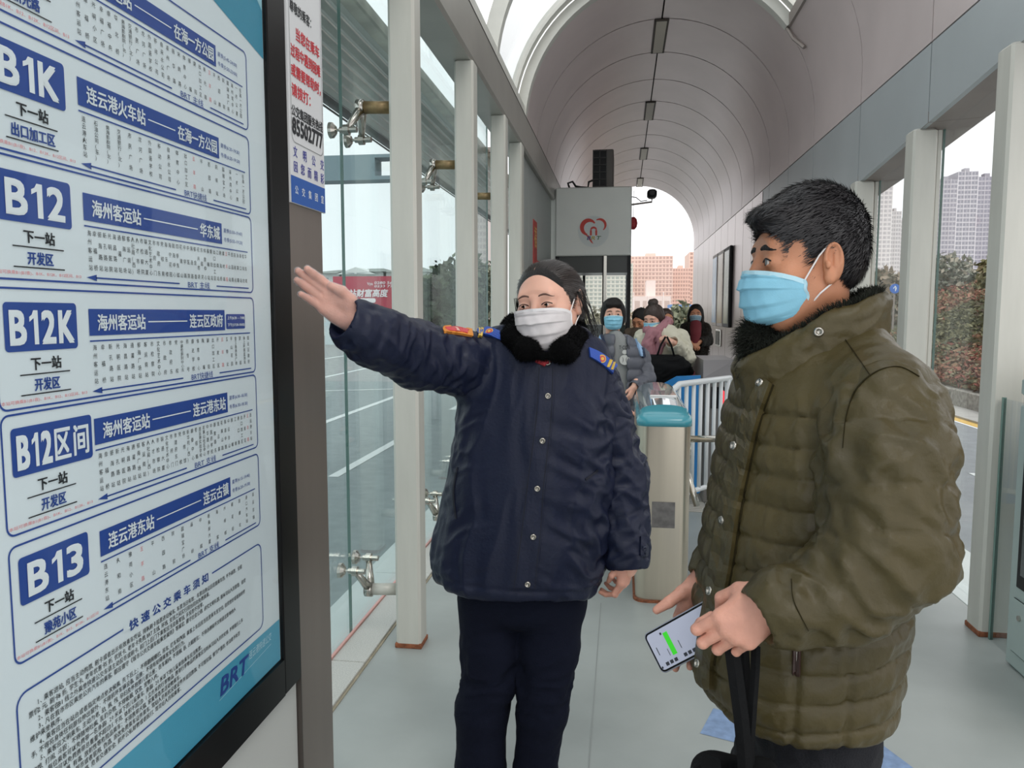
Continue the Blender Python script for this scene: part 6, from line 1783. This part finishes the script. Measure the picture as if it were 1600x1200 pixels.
# collar flap at the front edge
o_ = MB().loft([[tuple(M_(x, y, Y)) for x, y, Y in r] for r in (
    ((1168, 528, 1.33), (1178, 532, 1.31), (1178, 532, 1.34), (1168, 528, 1.35)),
    ((1172, 556, 1.32), (1190, 560, 1.30), (1190, 560, 1.34), (1172, 556, 1.35)),
    ((1184, 590, 1.31), (1206, 588, 1.28), (1206, 588, 1.34), (1184, 590, 1.35)),
    ((1196, 612, 1.31), (1214, 606, 1.28), (1214, 606, 1.34), (1196, 612, 1.35)))]).out('collar_flap', OLIVE, ck, smooth=False)
orient(o_)
# trousers, shoes
F = Field((0.02, 1.02, 0.03), (0.52, 1.68, 0.98), 0.007)
F.loft([(0.76, tx+0.012, ty, 0.105, 0.15), (0.94, tx+0.012, ty, 0.10, 0.145)], 0.02)
legs(F, [([mh[0], mk[0], mf[0]], [0.085, 0.088, 0.07]), ([mh[1], mk[1], mf[1]], [0.085, 0.088, 0.07])], 0.03)
V, Q = F.mesh(1); N = normals(V, Q); V = V+N*(0.007*np.clip(folds(V, (0.3, 1, 0.3), 0.12, 0.04, 81), -0.6, 1))[:, None]
obj('jeans', V, Q, DENIM, mm, smooth=True)
for c in mf: shoe(mm, YE([c[0]-0.02, c[1], 0.0]), math.radians(-90), 0.27)

# the phone
ph_ = thing('mobile_phone', (0.15, 1.33, 0.9), 'mobile phone with lit chat screen in the man\'s right hand', 'phone')
c_tl, c_bl = M_(1004, 992, 1.36), M_(1029, 1042, 1.335)
up_ = M_(1110, 938, 1.30)-c_tl
e1 = (c_bl-c_tl); wlen = np.linalg.norm(e1); e1 /= wlen
e2 = up_-(up_@e1)*e1; e2 /= np.linalg.norm(e2); nz = np.cross(e1, e2)
if nz @ (EYE-c_tl) < 0: nz = -nz
PW, PL = 0.074, 0.155
def phn(u, v, w): return tuple(c_tl+e1*u+e2*v+nz*w)
def prr(i, r, w, n=5):
    pts = []
    for cx_, cy_, a in ((PW-i-r, i+r, -90), (PW-i-r, PL-i-r, 0), (i+r, PL-i-r, 90), (i+r, i+r, 180)):
        for k in range(n+1):
            t = math.radians(a+90*k/n); pts.append(phn(cx_+r*math.cos(t), cy_+r*math.sin(t), w))
    return pts
o_ = MB().loft([prr(0.002, 0.008, -0.009), prr(0, 0.010, -0.007), prr(0, 0.010, -0.001), prr(0.001, 0.009, 0.0)]).out('phone_case', mat('phone_case', '8c8f9c', 0.3), ph_); orient(o_)
o_ = MB().loft([prr(0.002, 0.009, 0.0), prr(0.002, 0.009, 0.0006)]).out('bezel', M_black, ph_); orient(o_)
scr = emit('phone_screen', 'b4b8ca', 0.12)
o_ = MB().loft([prr(0.005, 0.007, 0.0006), prr(0.005, 0.007, 0.0010)]).out('screen', scr, ph_); orient(o_)
def phf(w): return lambda u, v: phn(u, v, w)
Ink(phf(0.0014)).rect(0.014, 0.054, 0.040, 0.050).out('green_bubble', emit('bubble_green', '3ccf2a', 0.25), ph_)
k_ = Ink(phf(0.0014)).rect(0.011, 0.015, 0.034, 0.038)
for i in range(6): k_.rect(0.059, 0.065, 0.018+i*0.010+(0.012 if i > 2 else 0), 0.025+i*0.010+(0.012 if i > 2 else 0))
k_.frrect(0.062, 0.066, 0.006, 0.010, 0.0015).rect(0.03, 0.044, 0.014, 0.0155).rect(0.04, 0.052, 0.034, 0.0352).rect(0.036, 0.05, 0.062, 0.0632)
k_.out('screen_icons', mat('icon_dark', '33353f', 0.5), ph_)

# the tote bag
M_bag = mat('bag_black', '08090b', 0.8, bump=0.2, bscale=150, spec=0.2)
bg = thing('tote_bag', (0.15, 1.08, 0.45), 'black tote bag hanging from the man\'s left hand', 'bag')
ztop = M_(1140, 1165, 1.10)[2]
F = Field((0.0, 0.90, 0.40), (0.34, 1.24, 0.92), 0.006)
bx0 = M_(1150, 1180, 1.08)[0]
F.loft([(0.42, bx0, 1.08, 0.085, 0.05), (0.6, bx0, 1.08, 0.088, 0.055), (ztop-0.015, bx0, 1.08, 0.058, 0.04)], 0, e=3)
F.cone((bx0-0.015, 1.07, ztop-0.05), (bx0-0.015, 1.07, ztop+0.03), 0.02, 0.034, 0.006, True)
V, Q = F.mesh(1); N = normals(V, Q); V = V+N*(0.005*folds(V, (0.1, 0, 1), 0.15, 0.05, 91))[:, None]
obj('bag_body', V, Q, M_bag, bg, smooth=True)
def strap(pts, w, th, name):
    rings = []
    for p in pts:
        p = YE(p); rings.append([tuple(p+YE([-w, 0, 0])), tuple(p+YE([0, -th, 0])), tuple(p+YE([w, 0, 0])), tuple(p+YE([0, th, 0]))])
    o = MB().loft(rings).out(name, M_bag, bg); orient(o)
g1 = M_(1140, 1000, 1.075)
strap([M_(1136, 985, 1.09), M_(1143, 1010, 1.065), M_(1150, 1060, 1.055), M_(1158, 1120, 1.055), M_(1163, 1172, 1.06), M_(1166, 1230, 1.06)], 0.0105, 0.004, 'strap')
strap([M_(1181, 1010, 1.09), M_(1180, 1045, 1.075), M_(1176, 1100, 1.07), M_(1172, 1160, 1.075), M_(1172, 1240, 1.075)], 0.0065, 0.004, 'strap')
strap([M_(1160, 1000, 1.09), M_(1163, 1040, 1.085), M_(1166, 1100, 1.08), M_(1170, 1160, 1.085), M_(1172, 1240, 1.085)], 0.008, 0.004, 'strap')
o_ = MB().loft([[tuple(M_(x, y, Y)) for x, y, Y in r] for r in (
    ((1098, 1176, 1.05), (1125, 1186, 1.03), (1125, 1186, 1.05), (1098, 1176, 1.07)), ((1092, 1215, 1.05), (1130, 1225, 1.03), (1130, 1225, 1.05), (1092, 1215, 1.07)))]).out('side_flap', M_bag, bg); orient(o_)
# ------------------------------------------------------------------ the passengers behind
def coarse_body(cx_, cy_, top, hipz, arms, h=0.012, w=0.13):
    pts = [YE(p) for a in arms for p in a]
    lo = np.min(pts+[YE([cx_-0.2, cy_-0.2, 0])], 0)-0.08; hi = np.max(pts+[YE([cx_+0.2, cy_+0.2, top])], 0)+0.08
    lo[2] = 0.0
    B = Field(lo, hi, h)
    B.loft([(hipz, cx_, cy_, w, 0.09), (hipz+0.2, cx_, cy_, w*0.92, 0.085), (top-0.12, cx_, cy_, w*1.05, 0.085), (top, cx_, cy_, 0.06, 0.055)], 0.02)
    for a in arms: B.chain(a, [0.042, 0.035, 0.026], 0.03)
    for sx in (-1, 1): B.chain([(cx_+sx*0.08, cy_, hipz), (cx_+sx*0.085, cy_, 0.47), (cx_+sx*0.09, cy_, 0.08), (cx_+sx*0.09, cy_-0.12, 0.04)], [0.08, 0.055, 0.038, 0.03], 0.03)
    return B.mesh(0)
def lite_head(female=True): return head_mesh(h=0.0035, slit=0.0022, female=female)
def head_hair(parent, o, R, s, kind, m=HAIR):
    F = Field((-0.14, -0.13, -0.2), (0.14, 0.2, 0.2), 0.005)
    F.ell((0, 0.016, 0.034), (0.086, 0.102, 0.090))
    if kind == 'bob':
        for sx in (-1, 1): F.ell((sx*0.066, 0.01, -0.02), (0.028, 0.06, 0.065), 0.02)
        F.ell((0, 0.06, -0.03), (0.07, 0.06, 0.06), 0.03)
        F.ell((0, -0.066, 0.070), (0.062, 0.035, 0.022), 0.02)
        F.ell((0, -0.120, -0.018), (0.062, 0.075, 0.076), 0.005, True)
    elif kind == 'bun':
        F.ell((0, 0.03, 0.135), (0.045, 0.045, 0.032), 0.015)
        for sx in (-1, 1): F.ell((sx*0.068, 0.02, -0.01), (0.022, 0.05, 0.05), 0.02)
        F.ell((0, -0.118, -0.014), (0.066, 0.076, 0.080), 0.006, True)
    else:
        for sx in (-1, 1): F.ell((sx*0.07, 0.02, -0.04), (0.03, 0.06, 0.08), 0.02)
        F.ell((0, 0.07, -0.05), (0.07, 0.06, 0.08), 0.03)
        F.ell((0, -0.118, -0.006), (0.070, 0.080, 0.084), 0.006, True)
    F.ell((0, -0.06, -0.13), (0.07, 0.07, 0.07), 0.01, True)
    v, q = F.mesh(1); n = normals(v, q); v = v+n*(0.003*vnoise(v*YE([70, 70, 14]), 5))[:, None]
    return obj('hair', place(v, o, R, s), q, m, parent, smooth=True)
def garment(name, rows, Y, d, m, parent, puff=0, sp=0.09, h=0.008, yaw=0.0, seed=1, e=2.3, cut=None, fold=0.006):
    R_ = []
    for py, xl, xr in rows:
        a, b = P(xl, py, Y), P(xr, py, Y); R_.append((a[2], (a[0]+b[0])/2, Y, (b[0]-a[0])/2, d*min(1, 0.6+0.4*((b[0]-a[0])/0.4))))
    A = YE(R_); mx = A[:, 3].max()+0.06
    F = Field((A[:, 1].min()-mx, Y-d-0.06, A[:, 0].min()-0.03), (A[:, 1].max()+mx, Y+d+0.06, A[:, 0].max()+0.03), h)
    F.loft(R_, e=e, capr=0.03, yaw=yaw)
    if cut: cut(F)
    V, Q = F.mesh(1); N = normals(V, Q)
    if puff: V = V+N*(((np.abs(np.sin(np.pi*V[:, 2]/sp))+1e-6)**0.4-0.8)*puff)[:, None]
    V = V+N*(fold*np.clip(folds(V, (0.1, 0, 1), 0.25, 0.06, seed), -0.6, 1))[:, None]
    return obj(name, V, Q, m, parent, smooth=True), V, Q

# --- passenger in grey puffer with light blue backpack straps
Y1 = 5.6
o1 = P(958, 491, Y1); R1 = Rm(math.radians(4), 0, 0)
sh_l, sh_r = P(1000, 552, Y1), P(930, 552, Y1)
armL = [sh_l, P(1011, 590, Y1-0.02), P(990, 606, Y1-0.18)]; armR = [sh_r, P(930, 605, Y1), P(978, 640, Y1-0.2)]
cx1 = (sh_l[0]+sh_r[0])/2
hm1 = lite_head(); body1 = coarse_body(cx1, Y1, 1.33, 0.86, [armL, armR])
hdL = put_hand(hand_mesh(curl=((30, 40, 20),)*4, h=0.004), armL[-1], YE([-0.35, -0.4, -0.8]), YE([-0.8, 0.4, 0.1]), True, 0.85)
hdR = put_hand(hand_mesh(curl=((30, 40, 20),)*4, h=0.004), armR[-1], YE([0.2, -0.6, -0.6]), YE([0.5, 0.6, -0.5]), False, 0.85)
V, Q = join([(place(hm1[0], o1, R1, 0.98), hm1[1]), body1, hdL, hdR])
p1 = obj('person', V, Q, SKIN_W, None, smooth=True, origin=(cx1, Y1, 0), label='short-haired passenger in grey puffer jacket and blue mask at the gate', cat='person')
eyes(p1, o1, R1, 0.98); brows(p1, o1, R1, 0.98, hm1, 0.003)
mask(p1, o1, R1, 0.98, MASKB, top=-0.012, wide=0.07, bot=-0.112)
head_hair(p1, o1, R1, 0.98, 'bob')
GP = mat('grey_puffer', '5b5d66', 0.5, bump=0.1, bscale=80); SW = mat('grey_sweatshirt', '8e908f', 0.85, bump=0.1, bscale=200)
sw_, sv, sq = garment('sweatshirt', [(516, 955, 968), (525, 950, 976), (535, 945, 985), (580, 942, 992), (640, 944, 990), (668, 946, 988)], Y1-0.01, 0.125, SW, p1)
def cutf(F): 
    c = P(970, 600, Y1)[0]
    F.loft([(0.70, c, Y1-0.2, 0.055, 0.15), (1.1, c, Y1-0.2, 0.055, 0.15), (1.36, c-0.01, Y1-0.2, 0.05, 0.15)], 0)
def cut_open(F):
    c = P(969, 600, Y1)[0]; sl, X, Yg, Z = F.blk(F.lo, F.lo+F.n*F.h)
    d = np.maximum(np.abs(X-c)-(0.045+0*Z), Yg-(Y1-0.03)); F.F = np.maximum(F.F, (-d+0*Z).astype(np.float32))
j1, jv, jq = garment('puffer_jacket', [(520, 944, 976), (532, 936, 992), (545, 928, 1004), (580, 928, 1006), (620, 930, 1003), (650, 932, 1000)], Y1, 0.155, GP, p1, 0.018, 0.085, cut=cut_open)
sleeve(j1, armL, [0.062, 0.058, 0.045], GP, h=0.007, puff=0.012, spacing=0.08, seed=2)
sleeve(j1, armR, [0.062, 0.058, 0.045], GP, h=0.007, puff=0.012, spacing=0.08, seed=3)
stt = bvh(sv, sq)
LBL = mat('strap_light_blue', '93b3d6', 0.7); LBD = mat('strap_navy', '23304a', 0.7)
jt1 = bvh(jv, jq)
ribbon(jt1, [(931, 522), (938, 540), (946, 566)], [(938, 520), (945, 540), (950, 566)], 0.004, 0.01, 'backpack_strap', LBL, p1, 12, 2)
ribbon(jt1, [(938, 522), (945, 540), (950, 570)], [(941, 522), (948, 540), (953, 570)], 0.004, 0.012, 'backpack_strap_edge', LBD, p1, 12, 1)
ribbon(jt1, [(983, 515), (992, 530), (1000, 556)], [(990, 514), (998, 530), (1004, 556)], 0.004, 0.01, 'backpack_strap', LBL, p1, 12, 2)
ribbon(jt1, [(990, 514), (998, 530), (1003, 558)], [(993, 514), (1001, 530), (1006, 558)], 0.004, 0.012, 'backpack_strap_edge', LBD, p1, 12, 1)
pp_, _n = hit(stt, 976, 562)
if pp_ is not None:
    yy = pp_[1]-0.004
    I = Ink(lambda u, v: (pp_[0]+u, yy-0.02, pp_[2]+v))
    I.poly([(0.036*math.cos(t), 0.036*math.sin(t)) for t in [2*math.pi*k/20 for k in range(20)]]); I.poly([(0.018*math.cos(t), 0.055+0.016*math.sin(t)) for t in [2*math.pi*k/14 for k in range(14)]])
    I.out('ball_print', mat('print_white', 'c9c9c4', 0.8), sw_)
    I = Ink(lambda u, v: (pp_[0]+u, yy-0.022, pp_[2]+v)); I.text('T·COB', -0.04, 0.035, 0.075, 0.10, 0.01)
    arcband(I, (-0.045, 0), 0.035, 0.035, -35, 35, 0.003, 0.003); arcband(I, (0.045, 0), 0.035, 0.035, 145, 215, 0.003, 0.003)
    I.out('dark_print', M_ink, sw_)
F = Field((cx1-0.25, Y1-0.2, 0.03), (cx1+0.25, Y1+0.2, 0.95), 0.01)
F.loft([(0.75, cx1, Y1, 0.165, 0.115), (0.92, cx1, Y1, 0.15, 0.11)], 0.02)
for sx in (-1, 1): F.chain([(cx1+sx*0.08, Y1, 0.8), (cx1+sx*0.085, Y1, 0.45), (cx1+sx*0.09, Y1, 0.08)], [0.095, 0.075, 0.065], 0.02)
v, q = F.mesh(1); obj('trousers', v, q, mat('dark_trousers', '23262d', 0.85), p1, smooth=True)
for sx in (-1, 1): shoe(p1, YE([cx1+sx*0.09, Y1-0.02, 0]), 0.0, 0.25)

# --- woman in cream coat with pink scarf and black bag
Y2 = 6.75
o2 = P(1021, 497, Y2); R2 = Rm(math.radians(-28), math.radians(-18)*-1, 0)
a1 = [P(1062, 528, Y2), P(1071, 560, Y2-0.05), P(1050, 534, Y2-0.28)]; a2 = [P(1004, 528, Y2), P(998, 575, Y2), P(1006, 610, Y2-0.1)]
cx2 = P(1033, 560, Y2)[0]
hm2 = lite_head(); body2 = coarse_body(cx2, Y2, 1.36, 0.86, [a1, a2])
h2 = put_hand(hand_mesh(curl=((60, 60, 30),)*4, h=0.004), a1[-1], YE([-0.75, -0.3, 0.35]), YE([-0.1, 0.6, -0.7]), True, 0.85)
h3 = put_hand(hand_mesh(curl=((40, 50, 30),)*4, h=0.005), a2[-1], YE([0, -0.2, -1]), YE([1, 0, 0]), False, 0.85)
V, Q = join([(place(hm2[0], o2, R2, 0.98), hm2[1]), body2, h2, h3])
p2 = obj('person', V, Q, SKIN_W, None, smooth=True, origin=(cx2, Y2, 0), label='woman in cream coat and dusty pink scarf looking down, hair in a top bun', cat='person')
eyes(p2, o2, R2, 0.98); brows(p2, o2, R2, 0.98, hm2, 0.003); mask(p2, o2, R2, 0.98, MASKB, top=-0.012, wide=0.07, bot=-0.105, bulge=-0.004); head_hair(p2, o2, R2, 0.98, 'bun', mat('hair_brown', '33251f', 0.5, bump=0.4, bscale=60))
CRM = mat('cream_coat', 'cdc9b6', 0.75, bump=0.1, bscale=120); SCF = mat('pink_scarf', 'a5747c', 0.9, bump=0.4, bscale=200)
c2, _, _ = garment('coat', [(508, 1020, 1050), (516, 1008, 1058), (530, 1000, 1068), (560, 998, 1072), (590, 997, 1070), (625, 996, 1070)], Y2, 0.17, CRM, p2, fold=0.012)
sleeve(c2, a1, [0.075, 0.078, 0.055], CRM, h=0.007, seed=4, fold=0.012); sleeve(c2, a2, [0.07, 0.065, 0.055], CRM, h=0.007, seed=5, fold=0.01)
F = Field((o2[0]-0.25, Y2-0.38, 1.0), (o2[0]+0.3, Y2+0.2, 1.5), 0.007)
cpt = [P(1013, 517, Y2-0.12), P(1022, 522, Y2-0.15), P(1036, 512, Y2-0.10), P(1044, 502, Y2), P(1034, 500, Y2+0.1), P(1014, 508, Y2+0.06), P(1011, 516, Y2-0.06)]
F.chain(cpt, [0.035, 0.038, 0.036, 0.034, 0.034, 0.03, 0.034], 0.02)
F.chain([P(1018, 520, Y2-0.17), P(1012, 538, Y2-0.19), P(1018, 556, Y2-0.19), P(1022, 568, Y2-0.18)], [0.04, 0.045, 0.04, 0.03], 0.02)
F.chain([P(1024, 520, Y2-0.17), P(1032, 536, Y2-0.18), P(1028, 550, Y2-0.19)], [0.035, 0.035, 0.03], 0.02)
v, q = F.mesh(1); n = normals(v, q); v = v+n*(0.010*np.clip(folds(v, (0.4, 0.1, 1), 0.12, 0.03, 7), -0.6, 1))[:, None]
obj('scarf', v, q, SCF, p2, smooth=True)
F = Field((cx2-0.25, Y2-0.2, 0.03), (cx2+0.25, Y2+0.2, 0.95), 0.012)
F.loft([(0.75, cx2, Y2, 0.15, 0.11), (0.92, cx2, Y2, 0.14, 0.11)], 0.02)
for sx in (-1, 1): F.chain([(cx2+sx*0.08, Y2, 0.8), (cx2+sx*0.085, Y2, 0.45), (cx2+sx*0.09, Y2, 0.08)], [0.09, 0.07, 0.06], 0.02)
v, q = F.mesh(1); obj('trousers', v, q, MATS['dark_trousers'], p2, smooth=True)
for sx in (-1, 1): shoe(p2, YE([cx2+sx*0.09, Y2-0.02, 0]), 0.0, 0.24)
hb = thing('handbag', P(1040, 600, Y2-0.35), 'large black handbag carried by the woman in the cream coat', 'bag')
F = Field(P(1002, 615, Y2-0.42)-0.1, P(1090, 550, Y2-0.2)+0.1, 0.008)
F.loft([(P(1040, 606, Y2-0.3)[2], P(1030, 600, Y2-0.3)[0], Y2-0.30, 0.12, 0.05), (P(1040, 585, Y2-0.3)[2], P(1038, 600, Y2-0.3)[0], Y2-0.30, 0.18, 0.075), (P(1040, 567, Y2-0.3)[2], P(1040, 600, Y2-0.3)[0], Y2-0.30, 0.18, 0.07), (P(1040, 556, Y2-0.3)[2], P(1036, 600, Y2-0.3)[0], Y2-0.30, 0.13, 0.04)], 0, e=2.8)
F.cone(P(1066, 566, Y2-0.33), P(1078, 580, Y2-0.30), 0.03, 0.03, 0.03)
v, q = F.mesh(1); n = normals(v, q); v = v+n*(0.012*np.clip(folds(v, (1, 0, 0.4), 0.2, 0.06, 17), -0.6, 1))[:, None]
obj('bag_body', v, q, M_bag, hb, smooth=True)
MB().tube([P(1027, 556, Y2-0.33), P(1032, 540, Y2-0.35), P(1040, 526, Y2-0.34)], 0.008, 6).out('handle', M_bag, hb, smooth=True)
MB().tube([P(1054, 558, Y2-0.33), P(1049, 540, Y2-0.35), P(1042, 526, Y2-0.34)], 0.008, 6).out('handle', M_bag, hb, smooth=True)

def simple_person(px, py, Y, yaw, pitch, rows, coat, label, hair, msk, arms, head=True, extra=None, skin=SKIN_M, hm=None, hairm=HAIR, trous='dark_trousers', puff=0):
    o = P(px, py, Y); R = Rm(math.radians(yaw), math.radians(pitch), 0)
    cx_ = 0.5*(P(rows[2][1], rows[2][0], Y)[0]+P(rows[2][2], rows[2][0], Y)[0])
    A = [[P(*q) for q in a] for a in arms]
    hm = lite_head(); bd_ = coarse_body(cx_, Y, o[2]-0.17, 0.86, A)
    hs = []
    for k, a in enumerate(A):
        hs.append(put_hand(hand_mesh(curl=((40, 50, 30),)*4, h=0.005), a[-1], YE([(-1 if k == 0 else 1)*0.6, -0.3, -0.4]), YE([0, 0.8, -0.5]), k == 0, 0.85))
    V, Q = join([(place(hm[0], o, R, 0.98), hm[1]), bd_]+hs)
    p = obj('person', V, Q, skin, None, smooth=True, origin=(cx_, Y, 0), label=label, cat='person')
    eyes(p, o, R, 0.98); brows(p, o, R, 0.98, hm, 0.003)
    if msk: mask(p, o, R, 0.98, msk, top=-0.012, wide=0.07, bot=-0.11)
    head_hair(p, o, R, 0.98, hair, hairm)
    c, cv, cq = garment('coat', rows, Y, 0.16, coat, p, fold=0.01, puff=puff)
    for k, a in enumerate(A): sleeve(c, a, [0.07, 0.062, 0.05], coat, h=0.008, seed=6+k, fold=0.01)
    F = Field((cx_-0.25, Y-0.2, 0.03), (cx_+0.25, Y+0.2, 0.95), 0.014)
    F.loft([(0.75, cx_, Y, 0.15, 0.11), (0.92, cx_, Y, 0.14, 0.11)], 0.02)
    for sx in (-1, 1): F.chain([(cx_+sx*0.08, Y, 0.8), (cx_+sx*0.085, Y, 0.45), (cx_+sx*0.09, Y, 0.08)], [0.09, 0.07, 0.06], 0.02)
    v, q = F.mesh(1); obj('trousers', v, q, MATS[trous], p, smooth=True)
    for sx in (-1, 1): shoe(p, YE([cx_+sx*0.09, Y-0.02, 0]), 0.0, 0.24)
    return p, c, cv, cq, o
mat('red_trousers', '6e2f3d', 0.8)
Y4 = 9.2
p4, c4, cv4, cq4, o4 = simple_person(1087, 491, Y4, -6, 0, [(503, 1078, 1096), (508, 1070, 1104), (520, 1068, 1106), (545, 1070, 1105), (575, 1074, 1103)], mat('black_fur_coat', '17140f', 0.95, bump=0.5, bscale=80),
    'distant woman in dark fur coat with red scarf and grey-blue mask by the right wall', 'long', mat('mask_grey', '7f99a6', 0.8), [[(1101, 514, Y4), (1105, 532, Y4-0.05), (1092, 535, Y4-0.22)], [(1072, 514, Y4), (1069, 532, Y4-0.05), (1080, 536, Y4-0.22)]], trous='red_trousers')
n4 = normals(cv4, cq4); W3, T3 = hairs(cv4, n4, 7000, 0.03, 0.004, rnd=0.6, seed=44); obj('fur', W3, T3, mat('brown_fur', '2c221a', 0.95), c4, kind='stuff')
F = Field(P(1076, 540, Y4-0.24)-0.1, P(1098, 498, Y4)+0.1, 0.01); F.chain([P(1087, 509, Y4-0.10), P(1087, 521, Y4-0.19), P(1086, 538, Y4-0.19)], [0.07, 0.06, 0.055], 0.02)
v, q = F.mesh(1); obj('red_scarf', v, q, mat('scarf_red', '6b262d', 0.9, bump=0.3, bscale=150), p4, smooth=True)
Y3 = 7.9
simple_person(1001, 500, Y3, -30, 25, [(512, 990, 1004), (518, 983, 1010), (530, 980, 1014), (560, 981, 1014), (600, 983, 1012)], mat('brown_coat', '4a3f33', 0.85, bump=0.3, bscale=60),
    'dark-haired passenger in brown coat bending the head, between the grey puffer and the cream coat', 'long', None, [[(1010, 524, Y3), (1012, 560, Y3), (1008, 585, Y3-0.1)], [(984, 524, Y3), (982, 560, Y3), (988, 585, Y3-0.1)]])
Y5 = 8.4
simple_person(1040, 499, Y5, 20, 0, [(512, 1030, 1052), (518, 1024, 1058), (530, 1022, 1060), (560, 1023, 1060), (600, 1024, 1058)], mat('maroon_coat', '4d2c2f', 0.85),
    'brown-haired passenger almost hidden behind the woman in the cream coat', 'long', None, [[(1056, 524, Y5), (1060, 550, Y5), (1056, 575, Y5-0.1)], [(1026, 524, Y5), (1022, 550, Y5), (1026, 575, Y5-0.1)]], hairm=MATS['hair_brown'])
